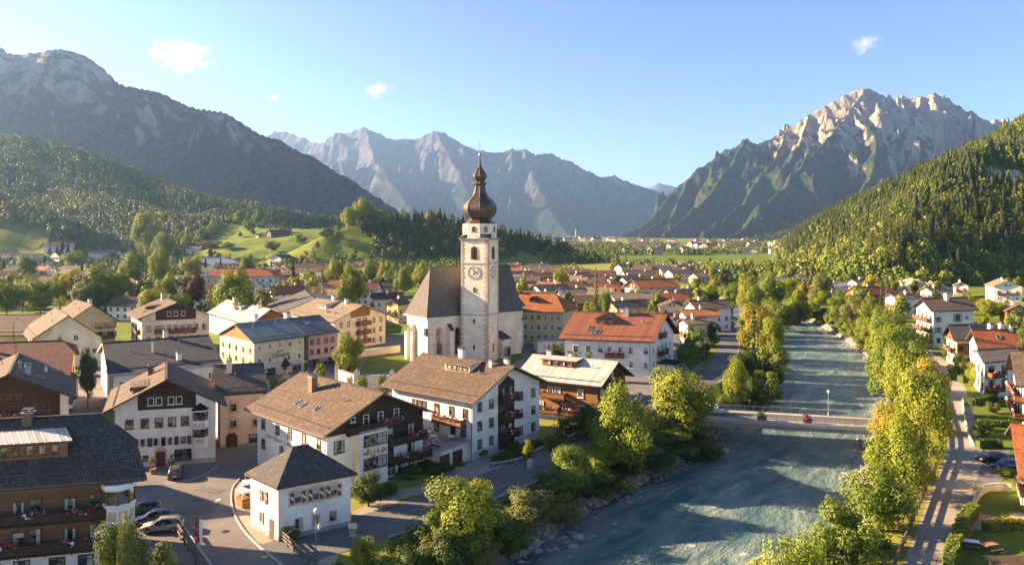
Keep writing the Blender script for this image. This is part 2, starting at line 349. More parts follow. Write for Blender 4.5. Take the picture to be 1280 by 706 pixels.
# bare rock outcrop high on the right hillside
ys = np.arange(450, 1000, 1.0); hit = np.nonzero(zat(219, ys) <= ground_z(atY(1256, ys), ys) + 4)[0]; yo = float(ys[hit[0]]) if len(hit) else 620.0; xo = atY(1256, yo)
X, Y = np.meshgrid(np.linspace(-34, 40, 90), np.linspace(-24, 30, 80)); e = np.clip(.86 - np.hypot(X / 30, Y / 22) + .25 * fbm(X / 14, Y / 14, 3, 5), 0, 1) ** .6
Z = ground_z(X + xo, Y + yo) - 2.5 + e * (6.5 + 6 * (ridged(X / 16, Y / 9, 5, 12) - .8))
b = NB('outcrop_rock'); p = b.pos(); n1 = b.noise(b.mapping(p, (1, 1, .5)), .28, 7, .7); n2 = b.noise(p, .09, 4); c = b.mix(b.ramp(n1, .35, .65), (.24, .18, .11), (.58, .47, .32)); c = b.mix(b.math('MULTIPLY', b.ramp(n2, .55, .66), .8), c, (.07, .09, .02)); b.fin(b.pbr(c, .95, b.bump(n1, 1.0, 1.2)))
o = link('rock_outcrop', grid_mesh('rock_outcrop', X + xo, Y + yo, Z, 'outcrop_rock')); tag(o, 'pale bare rock outcrop high on the right hillside', 'rock', kind='structure'); OUT = (xo, yo)

# river
NR = 260; NA = 40
rl = resample(RIV_L, NR); rr = resample(RIV_R, NR); t = np.linspace(-.04, 1.04, NA)
RX = rl[:, None, 0] * (1 - t) + rr[:, None, 0] * t; RY = rl[:, None, 1] * (1 - t) + rr[:, None, 1] * t
RZ = np.full(RX.shape, WATER_Z) + fbm(RX / 5, RY / 9, 3, 3) * .05 + ridged(RX / 3.5, RY / 7, 3, 9) * .045
V = np.stack([RX, RY, RZ], -1).reshape(-1, 3); i = np.arange(NR * NA).reshape(NR, NA); F = np.stack([i[:-1, :-1], i[:-1, 1:], i[1:, 1:], i[1:, :-1]], -1).reshape(-1, 4)
sl = np.r_[0, np.cumsum(np.hypot(*np.diff((rl + rr) / 2, axis=0).T))]; UVW = np.stack([np.repeat((t * 30)[None], NR, 0), np.repeat(sl[:, None], NA, 1)], -1).reshape(-1, 2)
b = NB('river_water'); uv = b.n('UVMap').outputs[0]
w1 = b.noise(b.mapping(uv, (.9, .38, 1)), 1.0, 6, .62, .6); w2 = b.noise(b.mapping(uv, (.22, .09, 1)), 1.0, 4, .55, .8); w3 = b.noise(b.mapping(uv, (3.2, 1.7, 1)), 1.0, 3, .6)
col = b.mix(b.ramp(w2, .3, .7), (.045, .115, .118), (.19, .24, .205))
foam = b.math('MULTIPLY', b.ramp(w1, .57, .70), b.ramp(w2, .48, .64)); col = b.mix(b.math('MULTIPLY', foam, .7), col, (.62, .64, .60))
h = b.math('ADD', b.math('MULTIPLY', w1, 1.0), b.math('ADD', b.math('MULTIPLY', w2, 1.5), b.math('MULTIPLY', w3, .45)))
b.fin(b.pbr(col, b.math('ADD', .16, b.math('MULTIPLY', foam, .5)), b.bump(h, 1.0, .42), spec=.28, IOR=1.33))
o = link('river', np_mesh('river', V, F, 'river_water', True, uv=UVW)); tag(o, 'milky turquoise mountain river flowing through the town', 'river', kind='structure')

# river stones along both banks
def rock_mesh(seed):
    bm = bmesh.new(); bmesh.ops.create_icosphere(bm, subdivisions=2, radius=1)
    r = random.Random(seed); s = [r.uniform(.7, 1.3), r.uniform(.6, 1.1), r.uniform(.45, .8)]
    for v in bm.verts:
        c = v.co; k = 1 + .28 * float(perlin(np.array(c.x * 1.7 + seed), np.array(c.y * 1.7 + c.z * 2.1), seed)); v.co = Vector((c.x * s[0] * k, c.y * s[1] * k, c.z * s[2] * k))
    V = np.array([v.co[:] for v in bm.verts]); F = np.array([[v.index for v in f.verts] for f in bm.faces]); bm.free(); return V, F
plain('river_stone', (.30, .275, .24), .85, var=.3, scale=1.2)
RK = [rock_mesh(s) for s in range(4)]; Vs = []; Fs = []; off = 0
for edge, sgn in ((resample(RIV_L, 700), -1), (resample(RIV_R, 700), 1)):
    for i in range(1, 699):
        if edge[i][1] > 330 or edge[i][1] < 55: continue
        tdir = edge[i + 1] - edge[i - 1]; nrm = np.array([tdir[1], -tdir[0]]) / np.hypot(*tdir) * sgn
        for k in range(5):
            dd = rng.uniform(-.9, 3.6); q = edge[i] + nrm * dd + rng.uniform(-.5, .5, 2); s = rng.uniform(.15, .55) * (1.25 if rng.random() < .12 else 1)
            V, F = RK[rng.integers(4)]; a = rng.uniform(0, 6.28); c, sn = math.cos(a), math.sin(a)
            z = float(ground_z(np.array(q[0]), np.array(q[1])))
            z = max(z, WATER_Z - .1)
            Vs.append(np.stack([(V[:, 0] * c - V[:, 1] * sn) * s + q[0], (V[:, 0] * sn + V[:, 1] * c) * s + q[1], V[:, 2] * s + z], 1)); Fs.append(F + off); off += len(V)
o = link('river_stones', np_mesh('river_stones', np.concatenate(Vs), np.concatenate(Fs), 'river_stone')); tag(o, 'grey rubble stones lining both river banks', 'stones', kind='stuff')
for k, (px, py, s) in enumerate([(722, 672, .75), (905, 565, 1.1), (715, 683, .6), (768, 655, .4), (930, 530, .8)]):
    V, F = RK[k % 4]; q = at(px, py, WATER_Z)
    lab = ['pale boulder breaking the water near the left bank', 'large bank boulder at the left end below the bridge', 'flat pale boulder at the left bank waterline', 'small dark boulder in the rapids below the tall yellow tree', 'boulder on the bank just upstream of the bridge'][k]
    tag(link('boulder', np_mesh('boulder', V * s, F, 'river_stone', True), None, (q[0], q[1], WATER_Z + .1)), lab, 'boulder', 'boulders in the river')

# ------------------------------------------------------------------ mountains
def mountain_mat(name, forest_lo, forest_hi, rockA, rockB, treeline, spread, tree_noise=.05, meadow=.25, steep0=.66, steepk=2.4):
    b = NB(name); p = b.pos(); z = b.n('SeparateXYZ', i={0: p}).outputs[2]; nz = b.n('SeparateXYZ', i={0: b.n('NewGeometry').outputs['Normal']}).outputs[2]
    n1 = b.noise(p, .0016, 6, .62); n2 = b.noise(p, .008, 8, .72); n3 = b.noise(p, tree_noise, 4, .7); nf = b.noise(b.mapping(p, (1, 1, .35)), .016, 6, .7)
    f = b.mix(b.ramp(n3, .42, .58), forest_lo, forest_hi); f = b.mix(b.math('MULTIPLY', b.ramp(n2, .52, .68), meadow), f, (.12, .13, .045))
    r = b.mix(b.ramp(nf, .3, .7), rockA, rockB); r = b.mix(b.math('MULTIPLY', b.ramp(n2, .5, .75), .5), r, dk(rockA, .75))
    e = b.math('ADD', b.math('DIVIDE', b.math('SUBTRACT', z, treeline), spread), b.math('ADD', b.math('MULTIPLY', b.math('SUBTRACT', n1, .5), 2.2), b.math('MULTIPLY', b.math('SUBTRACT', n2, .5), 2.6)))
    e = b.math('ADD', e, b.math('MULTIPLY', b.math('SUBTRACT', steep0, nz), steepk))
    m = b.ramp(e, -.25, .35); col = b.mix(m, f, r)
    high = b.math('MULTIPLY', b.ramp(e, .2, .8), b.math('MULTIPLY', b.ramp(nz, .74, .86), .45)); col = b.mix(high, col, (.15, .15, .07))
    hb = b.math('ADD', b.math('MULTIPLY', n3, 1.0), b.math('MULTIPLY', nf, 1.2))
    b.fin(b.pbr(col, .95, b.bump(hb, 1.0, 22), spec=.08))
mountain_mat('left_mountain_mat', (.006, .012, .009), (.032, .042, .018), (.15, .145, .135), (.40, .375, .33), 610, 190, .05, .14, .68, 3.0)
mountain_mat('mid_mountain_mat', (.010, .018, .014), (.024, .032, .018), (.034, .036, .04), (.13, .12, .11), 740, 420, .02, .08, .66, 2.0)  # dark rock tones stand in for shade on the range
mountain_mat('right_mountain_mat', (.014, .024, .011), (.046, .056, .02), (.20, .165, .125), (.44, .365, .28), 830, 260, .035, .14, .70, 3.0)
def mountain(name, label, lines, x0, x1, y0, y1, step, s0, L, amp, wl, mat, seed, fine=0.0, base=-40, dens=1.0):
    X, Y = np.meshgrid(np.arange(x0, x1, step), np.arange(y0, y1, step))
    wx = X + fbm(X / wl, Y / wl, 4, seed) * wl * .16; wy = Y + fbm(X / wl, Y / wl, 4, seed + 50) * wl * .16
    prof = lambda d: s0 * d * (1 + .9 * np.exp(-d / (L * .35))) / (1 + d / L)
    h, d = ridge_field(X, Y, lines, prof); h2, d2 = ridge_field(wx, wy, lines, prof)
    k = np.clip(d / (wl * .30), 0, 1); h = h * (1 - k) + h2 * k
    r = ridged(X / wl, Y / wl, 6, seed + 9, .52); r2 = ridged(X / (wl * .33), Y / (wl * .33), 4, seed + 29, .5)
    fade = np.clip((h + 20) / 160, 0, 1)
    h = h + (r - 1.15) * amp * (.10 + .9 * np.clip(d / (wl * .5), 0, 1)) * fade + (r2 - 1.0) * amp * .30 * (.22 + .78 * np.clip(d / (wl * .2), 0, 1)) * fade
    r3 = ridged(X / (wl * .12), Y / (wl * .12), 3, seed + 49, .55); h = h + (r3 - 1.0) * amp * .075 * fade * np.clip((h - 350) / 500, .25, 1) * np.clip(d / (wl * .25), .25, 1)
    if fine: h = h + (fbm(X / (step * 2.3), Y / (step * 2.3), 2, seed + 70)) * fine
    h = np.where(h < base, base, h)
    o = link(name, grid_mesh(name, X, Y, h, mat)); tag(o, label, 'mountain', kind='structure'); return o
def PL(lst): return [pxy(*a) for a in lst]
mountain('mountain', 'dark forested mountain ridge falling from upper left', [
    PL([(-420, 10, 2300), (-200, 30, 2400), (-60, 44, 2500), (0, 56, 2560), (18, 66, 2580), (45, 64, 2600), (68, 59, 2620), (108, 70, 2680), (128, 84, 2700), (148, 101, 2740), (200, 113, 2800), (235, 129, 2860), (285, 138, 2930), (318, 160, 2960), (350, 173, 3000), (382, 192, 3050), (420, 216, 3120), (460, 236, 3200), (495, 260, 3280), (530, 290, 3350), (560, 312, 3400)]),
    PL([(68, 60, 2620), (40, 120, 2350), (0, 170, 2080), (-40, 215, 1850)]), PL([(148, 101, 2740), (140, 160, 2450), (120, 205, 2200), (110, 240, 2000)]), PL([(285, 138, 2930), (260, 190, 2620), (245, 235, 2350), (240, 262, 2150)]), PL([(382, 192, 3050), (370, 235, 2780), (360, 265, 2550)]), PL([(-60, 44, 2500), (-120, 130, 2150), (-160, 200, 1850)])],
    -3600, 120, 1700, 4300, 9.5, .62, 4200, 120, 520, 'left_mountain_mat', 3, 3.2)
mountain('mountain', 'hazy blue rocky mountain range behind the church', [
    PL([(300, 170, 9800), (355, 166, 9600), (385, 172, 9400), (415, 181, 9000), (440, 160, 8800), (458, 155, 8700), (488, 167, 8600), (520, 171, 8600), (545, 163, 8500), (562, 171, 8500), (590, 185, 8400), (615, 191, 8400), (640, 185, 8400), (655, 184, 8400), (682, 191, 8500), (715, 200, 8600), (742, 215, 8700), (780, 226, 8800), (822, 240, 9000), (860, 262, 9200), (920, 300, 9400)]),
    PL([(458, 155, 8700), (470, 200, 8000), (500, 240, 7200), (520, 275, 6600)]), PL([(545, 163, 8500), (570, 210, 7900), (590, 250, 7200), (620, 285, 6600)]), PL([(655, 184, 8400), (670, 225, 7700), (690, 262, 7000), (720, 292, 6400)]), PL([(742, 215, 8700), (760, 245, 8000), (790, 280, 7300)]), PL([(415, 181, 9000), (420, 225, 8000), (430, 262, 7000)])],
    -4200, 3200, 5600, 10800, 18, .72, 5200, 390, 1000, 'mid_mountain_mat', 17, 4)
mountain('mountain', 'small pale far peak in the valley gap', [PL([(760, 250, 15000), (800, 236, 14800), (822, 228, 14600), (845, 234, 14600), (880, 250, 14800)])], 1300, 5200, 13000, 15600, 50, .5, 6000, 200, 1300, 'mid_mountain_mat', 23)
mountain('mountain', 'tall sunlit rocky massif with forested lower slopes on the right', [
    PL([(690, 322, 4700), (750, 308, 4750), (798, 278, 4850), (830, 248, 4950), (860, 222, 5000), (900, 192, 5100), (934, 173, 5150), (962, 176, 5200), (985, 160, 5250), (1010, 141, 5250), (1040, 125, 5250), (1068, 110, 5250), (1080, 108, 5250), (1096, 112, 5300), (1108, 123, 5350), (1122, 122, 5400), (1136, 123, 5450), (1152, 119, 5400), (1168, 118, 5400), (1184, 124, 5450), (1202, 137, 5500), (1220, 150, 5550), (1242, 149, 5600), (1262, 158, 5650), (1300, 185, 5700), (1400, 240, 5900)]),
    PL([(1080, 108, 5250), (1064, 138, 5020), (1040, 166, 4780), (1008, 196, 4500), (980, 232, 4200), (945, 268, 3850), (900, 300, 3500)]), PL([(1064, 138, 5020), (1096, 172, 4700), (1092, 212, 4380), (1070, 250, 4000)]), PL([(1152, 119, 5400), (1140, 160, 5060), (1160, 196, 4700), (1150, 230, 4350)]), PL([(1184, 124, 5450), (1205, 165, 5100), (1215, 200, 4800)]),
    PL([(934, 173, 5150), (912, 210, 4800), (880, 250, 4420), (830, 285, 4050)]), PL([(985, 160, 5250), (968, 200, 4850), (930, 245, 4400), (880, 288, 3900)]), PL([(860, 222, 5000), (840, 262, 4650), (800, 295, 4300)]), PL([(1010, 141, 5250), (1000, 180, 4900), (975, 215, 4560)])],
    250, 5200, 2900, 6600, 9, .80, 4200, 300, 560, 'right_mountain_mat', 41, 3.2)
mountain('mountain', 'low forested foothill ridge in front of the massif', [PL([(1330, 190, 2500), (1200, 228, 2560), (1130, 246, 2620), (1060, 264, 2680), (990, 284, 2760), (930, 297, 2850), (870, 306, 2950)])], 500, 2600, 1900, 3500, 9, .45, 5000, 60, 400, 'left_mountain_mat', 57, 4.5)
# ------------------------------------------------------------------ houses
FOOT = []          # (x, y, radius) of built things, for planting
WIN = {}; WR = random.Random(12)
plain('curtain', (.42, .40, .35), .7)
def window_meshes(w, h, style):
    """frame mesh and pane mesh; local x along the wall, y outwards, sill at z = 0"""
    key = (round(w, 2), round(h, 2), style)
    if key in WIN: return WIN[key]
    fm = {'white': 'white_trim', 'brown': 'window_brown', 'dark': 'dark_trim', 'stone': 'pink_stone', 'door': 'window_brown'}[style.split('+')[0]]
    f = MB(); t = .09
    f.box((0, .045, h - t / 2), (w, .11, t)); f.box((0, .045, t / 2), (w, .11, t))
    for s in (-1, 1): f.box((s * (w / 2 - t / 2), .045, h / 2), (t, .109, h - 2 * t))
    k = max(1, round(w / .75))
    for i in range(1, k): f.box((-w / 2 + w * i / k, .04, h / 2), (.06, .09, h - 2 * t))
    if h > 1.3: f.box((0, .038, h * .68), (w - 2 * t, .08, .05))
    f.box((0, .09, -.03), (w + .16, .2, .06))
    ps = []
    for k in range(5):                                                   # bare glass, drawn curtains, blind half down, one curtain
        p = MB(); a, b_, c, d_ = -w / 2 + .05, w / 2 - .05, .05, h - .05
        def q(x0, x1, z0, z1, y, m): p.face([(x0, y, z0), (x0, y, z1), (x1, y, z1), (x1, y, z0)], m)
        q(a, b_, c, d_, .02, 0)
        if k == 1: q(a, a + w * .24, c, d_, .024, 1); q(b_ - w * .24, b_, c, d_, .024, 1)
        if k == 2: q(a, b_, h * .55, d_, .024, 1)
        if k == 3: q(a, a + w * .38, c, d_, .024, 1)
        ps.append(p.mesh('pane', ['lit_glass' if 'lit' in style or k == 4 else 'glass', 'curtain']))
    WIN[key] = (f.mesh('window', fm), ps)
    return WIN[key]
SHUT = {}
def shutter_mesh(w, h, mat):
    key = (round(w, 2), round(h, 2), mat)
    if key not in SHUT:
        s = MB(); s.box((0, .07, h / 2), (w, .05, h))
        for i in range(6): s.box((0, .1, h * (i + .5) / 6), (w * .8, .02, h * .09))
        if mat == 'shutter_red': s.face([(-w * .45, .125, h * .30), (-w * .45, .125, h * .52), (w * .45, .125, h * .78), (w * .45, .125, h * .56)][::-1], 1)
        SHUT[key] = s.mesh('shutter', [mat, 'white_trim'])
    return SHUT[key]
def flowers(name, parent, p, q, depth, up, mats=('flower_pink', 'flower_red', 'flower_white', 'flower_green'), n=26, out=(0, 0)):
    """a box of flowers between two plan points (local)"""
    m = MB(); p = Vector(p); q = Vector(q); L = (q - p).length; R = random.Random(int(abs(p.x * 13 + p.y * 7 + L * 5)))
    for i in range(int(L * n)):
        t = R.random(); c = p.lerp(q, t) + Vector((R.uniform(-depth, depth), R.uniform(-depth, depth), R.uniform(-.25, up) + .12 * math.sin(t * L * 3)))
        a = R.uniform(.06, .13); u = Vector((R.uniform(-1, 1), R.uniform(-1, 1), R.uniform(-1, 1))).normalized(); v = u.cross(Vector((R.uniform(-1, 1), R.uniform(-1, 1), R.uniform(-1, 1)))).normalized()
        clump = int((t * L * 1.3 + R.random() * .8)) % (len(mats) - 1); k = len(mats) - 1 if R.random() < .33 else clump
        m.face([c - u * a - v * a, c + u * a - v * a, c + u * a + v * a, c - u * a + v * a], k)
    m.box(((p.x + q.x) / 2, (p.y + q.y) / 2, p.z - .14), (L, .2, .16), len(mats), math.atan2(q.y - p.y, q.x - p.x))
    return m.build(name, list(mats) + ['dark_boards'], parent)

def to_mesh(t):
    bpy.context.view_layer.update(); me = bpy.data.meshes.new_from_object(t); o = bpy.data.objects.new('lettering', me); COL.objects.link(o); o.parent = t.parent; o.location = t.location; o.rotation_euler = t.rotation_euler; t.name = 'old'; bpy.data.objects.remove(t); return o
class House:
    def __init__(s, name, label, cat, L, N, R, ze, rise, ridge='L', ov=(.9, 1.0), wall='white_plaster', roof='brown_tiles', z0=0.0, ends=((0, 0), (0, 0)), trim='brown_trim', group=None, th=.24, base=None, gutter=True):
        """L, N, R: eave corners in plan (N the nearest); ridge parallel to N-L or N-R; ends: (hip width share, inset share) at the near and far gable"""
        s.N, s.L, s.R = (np.array(p, float) for p in (N, L, R)); s.ze, s.rise, s.ridge, s.z0, s.th, s.roofm, s.wallm = ze, rise, ridge, z0, th, roof, wall
        s.uL = (s.L - s.N); s.lL = np.hypot(*s.uL); s.uL = s.uL / s.lL; s.uR = (s.R - s.N); s.lR = np.hypot(*s.uR); s.uR = s.uR / s.lR
        s.a, s.la, s.b, s.lb = (s.uL, s.lL, s.uR, s.lR) if ridge == 'L' else (s.uR, s.lR, s.uL, s.lL)
        oe, og = ov; s.oe, s.og = oe, og
        oL, oR = (og, oe) if ridge == 'L' else (oe, og)
        s.n = s.N + oL * s.uL + oR * s.uR; s.l = s.L - oL * s.uL + oR * s.uR; s.r = s.R - oR * s.uR + oL * s.uL; s.f = s.l + s.r - s.n
        s.c = (s.L + s.R) / 2; s.root = thing(name, label, cat, (s.c[0], s.c[1], z0), 0, group); s.wlL = s.lL - 2 * oL; s.wlR = s.lR - 2 * oR
        FOOT.append((s.c[0], s.c[1], max(s.lL, s.lR) * .5, s))
        s.ends = ends; (s0, t0), (s1, t1) = ends
        # ---- roof
        P = s.P; m = MB(); A = s.la; B = s.lb; sl = math.hypot(B / 2, rise)
        def uv(t, q): return (t * A, (1 - abs(q)) * -sl)
        def plane(sg):
            pts = [(0, sg), (1, sg)]
            pts += [(1, 0)] if s1 == 0 else [(1, sg * s1), (1 - t1, 0)]
            pts += [(0, 0)] if s0 == 0 else [(t0, 0), (0, sg * s0)]
            if s1 == 1: pts.remove((1, sg * 1)) if pts.count((1, sg * 1)) > 1 else None
            if s0 == 1 and pts.count((0, sg * 1)) > 1: pts.pop()
            if sg > 0: pts = pts[::-1]
            return pts
        flip = np.cross(s.a, s.b) < 0
        def add(pts, mi=0, uvs=None):
            top = [P(t, q) for t, q in pts]; u = uvs or [uv(t, q) for t, q in pts]
            if flip: top = top[::-1]; u = u[::-1]
            m.face(top, mi, u); m.face([(x, y, z - th) for x, y, z in top[::-1]], 1)
        add(plane(-1)); add(plane(1))
        for e, (sj, tj) in ((0, ends[0]), (1, ends[1])):
            if sj:
                tt = tj if e == 0 else 1 - tj; pts = [(e, -sj), (tt, 0), (e, sj)] if e == 0 else [(e, -sj), (e, sj), (tt, 0)]
                pts = pts[::-1] if e == 0 else pts
                if e == 0: pts = [(e, sj), (e, -sj), (tt, 0)]
                add(pts, 0, [(q * B / 2, -tj * A if (t == e) else 0) for t, q in pts])
        rim = [(0, -1), (1, -1)] + ([(1, -s1), (1, s1)] if s1 else [(1, 0)]) + [(1, 1), (0, 1)] + ([(0, s0), (0, -s0)] if s0 else [(0, 0)])
        rim = [p for i, p in enumerate(rim) if p != rim[i - 1]]
        for p, q in zip(rim, rim[1:] + rim[:1]):
            a_, b_ = P(*p), P(*q); f = [a_, b_, (b_[0], b_[1], b_[2] - th), (a_[0], a_[1], a_[2] - th)]
            m.face(f if flip else f[::-1], 2)
        # ridge cap
        ra, rb = P(t0 if s0 else 0, 0), P(1 - t1 if s1 else 1, 0); m.bar((ra[0], ra[1], ra[2] + .03), (rb[0], rb[1], rb[2] + .03), .34, .14, 3)
        s.roof = m.build('roof', [roof, 'dark_wood', trim, roof], s.root)
        # ---- walls
        w = MB(); zw = s.zroof_at_wall(); base = base or 0
        n, l, r, f_ = (s.loc(p) for p in (s.n, s.l, s.r, s.f))
        def wl(p, q, gable, e):
            pts = [(p[0], p[1], -.6), (q[0], q[1], -.6), (q[0], q[1], zw)]
            if gable:
                sj, tj = ends[e]
                if sj == 0: mid = ((p[0] + q[0]) / 2, (p[1] + q[1]) / 2, s.zridge() - th - .02); pts.append(mid)
                elif sj < 1:
                    zz = ze - z0 + rise * (1 - sj) - th - .02; k = (zz - zw) / (s.zridge() - th - zw) / 2
                    pts += [(q[0] + (p[0] - q[0]) * k, q[1] + (p[1] - q[1]) * k, zz), (p[0] + (q[0] - p[0]) * k, p[1] + (q[1] - p[1]) * k, zz)]
            pts.append((p[0], p[1], zw)); w.face(pts)
        gR = ridge == 'L'
        # order so that outward normals: going n->r->f->l seen from above must be ccw
        q4 = [n, r, f_, l]; gab = [gR, not gR, gR, not gR]; ee = [0, 1, 1, 0] if gR else [0, 1, 1, 0]
        for i in range(4):
            p, q = q4[i], q4[(i + 1) % 4]
            e = {0: 0, 2: 1, 1: 1, 3: 0}[i]
            wl(p, q, gab[i], e)
        s.wall = w.build('wall', wall, s.root)
        if base:
            k = MB(); mtx = base
            for p, q, nm in ((n, r, s.nrm('R')), (l, n, s.nrm('L'))):
                d = np.array([nm[0], nm[1]]) * .03
                k.face([(p[0] + d[0], p[1] + d[1], -.5), (q[0] + d[0], q[1] + d[1], -.5), (q[0] + d[0], q[1] + d[1], .9), (p[0] + d[0], p[1] + d[1], .9)])
            k.build('plinth', mtx, s.root)
        if gutter and not any(e[0] == 1 for e in ends):
            g = MB()
            for q in (-1, 1):
                g = MB(); a_, b_ = P(0.01, q * 1.012), P(.99, q * 1.012); g.tube([(a_[0], a_[1], a_[2] - .16), (b_[0], b_[1], b_[2] - .16)], [.07, .07], 6); g.build('gutter', 'metal_dark', s.root)
            g = MB(); c0 = P(s.og / s.la + .01, -1.012); wn = s.loc(s.n); g.tube([(c0[0], c0[1], c0[2] - .2), (wn[0] + (c0[0] - wn[0]) * .12, wn[1] + (c0[1] - wn[1]) * .12, c0[2] - 1.1), (wn[0] + (c0[0] - wn[0]) * .12, wn[1] + (c0[1] - wn[1]) * .12, 0)], [.05, .05, .05], 6)
            g.build('downpipe', 'metal_dark', s.root)
    # helpers -------------------------------------------------
    def loc(s, p): return (p[0] - s.c[0], p[1] - s.c[1])
    def zridge(s): return s.ze - s.z0 + s.rise
    def P(s, t, q, dz=0):
        p = s.N + s.a * s.la * t + s.b * s.lb * (q + 1) / 2 - s.c
        return (p[0], p[1], s.ze - s.z0 + s.rise * (1 - abs(q)) + dz)
    def zroof_at_wall(s): return s.ze - s.z0 + s.rise * (2 * s.oe / s.lb) - s.th - .02
    def nrm(s, face):
        d = s.uL if face == 'L' else s.uR; o = s.uR if face == 'L' else s.uL
        n = np.array([d[1], -d[0]]); n = n / np.hypot(*n)
        return n if n @ o < 0 else -n
    def frame(s, face):
        """origin (wall corner n, local), along direction, outward normal, length, rotation for window meshes"""
        d = s.uL if face == 'L' else s.uR; n = s.nrm(face); x = np.array([n[1], -n[0]])
        return np.array(s.loc(s.n)), d, n, (s.wlL if face == 'L' else s.wlR), math.atan2(x[1], x[0])
    def win(s, face, u, z, w=1.0, h=1.3, style='white', shut=None, out=0.0, label=None, parent=None, name='window'):
        o, d, n, ln, rz = s.frame(face); f, p = window_meshes(w, h, style); q = o + d * u + n * (out + .01)
        a = link(name, f, parent or s.root, (q[0], q[1], z), rz); link('pane', p[WR.choice([0, 0, 1, 1, 2, 3, 4])], a)
        if label: a['label'] = label
        if shut:
            for sg in (-1, 1): link('shutter', shutter_mesh(w * .46, h, shut), a, (sg * (w / 2 + w * .25), 0, 0))
        return a
    def row(s, face, z, us, w=1.0, h=1.3, style='white', shut=None, out=0.0):
        ln = s.frame(face)[3]
        if isinstance(us, int): us = [(i + .5) / us for i in range(us)]
        for u in us: s.win(face, u * ln, z, w, h, style, shut, out)
    def panel(s, face, poly, name, mat, out=.04, th=.05, par=None):
        """flat shape on a wall: poly of (u, z)"""
        o, d, n, ln, rz = s.frame(face); m = MB(); k = len(poly)
        F = [tuple(o + d * u + n * out) + (z,) for u, z in poly]; B = [tuple(o + d * u + n * (out - th)) + (z,) for u, z in poly]
        a = np.cross(np.array(F[1]) - np.array(F[0]), np.array(F[2]) - np.array(F[0]))
        if a[0] * n[0] + a[1] * n[1] < 0: F = F[::-1]; B = B[::-1]
        m.face(F); 
        for i in range(k): m.face([B[i], B[(i + 1) % k], F[(i + 1) % k], F[i]])
        return m.build(name, mat, par or s.root)
    def cladding(s, face, zc, mat='dark_wood', out=.05, u0=0.0, u1=1.0):
        """boards over the gable triangle above zc"""
        ln = s.frame(face)[3]; zw = s.zroof_at_wall(); zr = s.zridge() - s.th - .04
        def zt(u): return zw + (zr - zw) * (1 - abs(u / ln - .5) * 2)
        a, b = u0 * ln, u1 * ln; pts = [(a, zc), (b, zc)]
        if zt(b) > zc: pts.append((b, zt(b)))
        if a < ln / 2 < b: pts.append((ln / 2, zr))
        if zt(a) > zc: pts.append((a, zt(a)))
        if zt(a) < zc or zt(b) < zc:
            k = (zc - zw) / (zr - zw) / 2 * ln; pts = [(max(a, k), zc), (min(b, ln - k), zc)]
            if min(b, ln - k) < ln - k: pts.append((b, zt(b)))
            pts.append((ln / 2, zr))
            if max(a, k) > k: pts.append((a, zt(a)))
        return s.panel(face, pts, 'gable_cladding', mat, out)
    def balcony(s, face, u0, u1, z, depth=1.2, mat='balcony_boards', fl=True, h=.95, out=0.0):
        o, d, n, ln, rz = s.frame(face); m = MB(); a = o + d * u0 + n * out; b_ = o + d * u1 + n * out; A = a + n * depth; B = b_ + n * depth; mid = (a + b_) / 2 + n * depth / 2; L = np.hypot(*(b_ - a)); r2 = math.atan2(d[1], d[0])
        m.box((mid[0], mid[1], z - .09), (L, depth, .16), 1, r2)
        m.bar((A[0], A[1], z + h * .52), (B[0], B[1], z + h * .52), .07, h * .86, 0); m.bar((A[0], A[1], z + h), (B[0], B[1], z + h), .16, .08, 1)
        for p, q in ((a, A), (b_, B)):
            m.bar((p[0], p[1], z + h * .52), (q[0], q[1], z + h * .52), .07, h * .86, 0); m.bar((p[0], p[1], z + h), (q[0], q[1], z + h), .12, .08, 1)
        k = max(2, int(L / 2.2))
        for i in range(k + 1):
            p = a + (b_ - a) * i / k; q = p + n * depth * .95; m.bar((p[0], p[1], z - .22), (q[0], q[1], z - .22), .12, .16, 1)
            if i < k + 1: m.bar((q[0], q[1], z - .1), (q[0], q[1], z + h), .09, .09, 1)
        bo = m.build('balcony', [mat, 'dark_wood'], s.root)
        if fl:
            spans = fl if isinstance(fl, (list, tuple)) else [(.06, .94)]
            for f0, f1 in spans:
                p = A + (B - A) * f0 + n * .12; q = A + (B - A) * f1 + n * .12; flowers('flower_box', bo, (p[0], p[1], z + h + .02), (q[0], q[1], z + h + .02), .13, .3)
        return bo
    def chimney(s, t, q, w=.8, h=1.5, mat='white_plaster', d=None):
        x, y, z = s.P(t, q); d = d or w; m = MB(); rz = math.atan2(s.a[1], s.a[0]); m.box((x, y, z + h / 2 - .4), (w, d, h + .8), 0, rz); m.box((x, y, z + h + .06), (w * 1.25, d * 1.25, .12), 1, rz)
        for i in (-1, 1): m.box((x + math.cos(rz) * i * w * .35, y + math.sin(rz) * i * w * .35, z + h + .24), (.12, d * .8, .26), 1, rz)
        m.box((x, y, z + h + .42), (w * 1.2, d * 1.2, .08), 2, rz)
        return m.build('chimney', [mat, 'grey_stone', 'metal_dark'], s.roof)
    def skylight(s, t, q, w=.8, l=1.2):
        m = MB(); dt = w / 2 / s.la; dq = l / s.lb * math.copysign(1, q); c = [s.P(t - dt, q - dq, .07), s.P(t + dt, q - dq, .07), s.P(t + dt, q + dq, .07), s.P(t - dt, q + dq, .07)]
        a = np.cross(np.array(c[1]) - c[0], np.array(c[2]) - c[0]); c = c if a[2] > 0 else c[::-1]
        m.face(c, 0)
        for i in range(4): m.bar(c[i], c[(i + 1) % 4], .1, .12, 1)
        return m.build('skylight', ['glass', 'metal_grey'], s.roof)
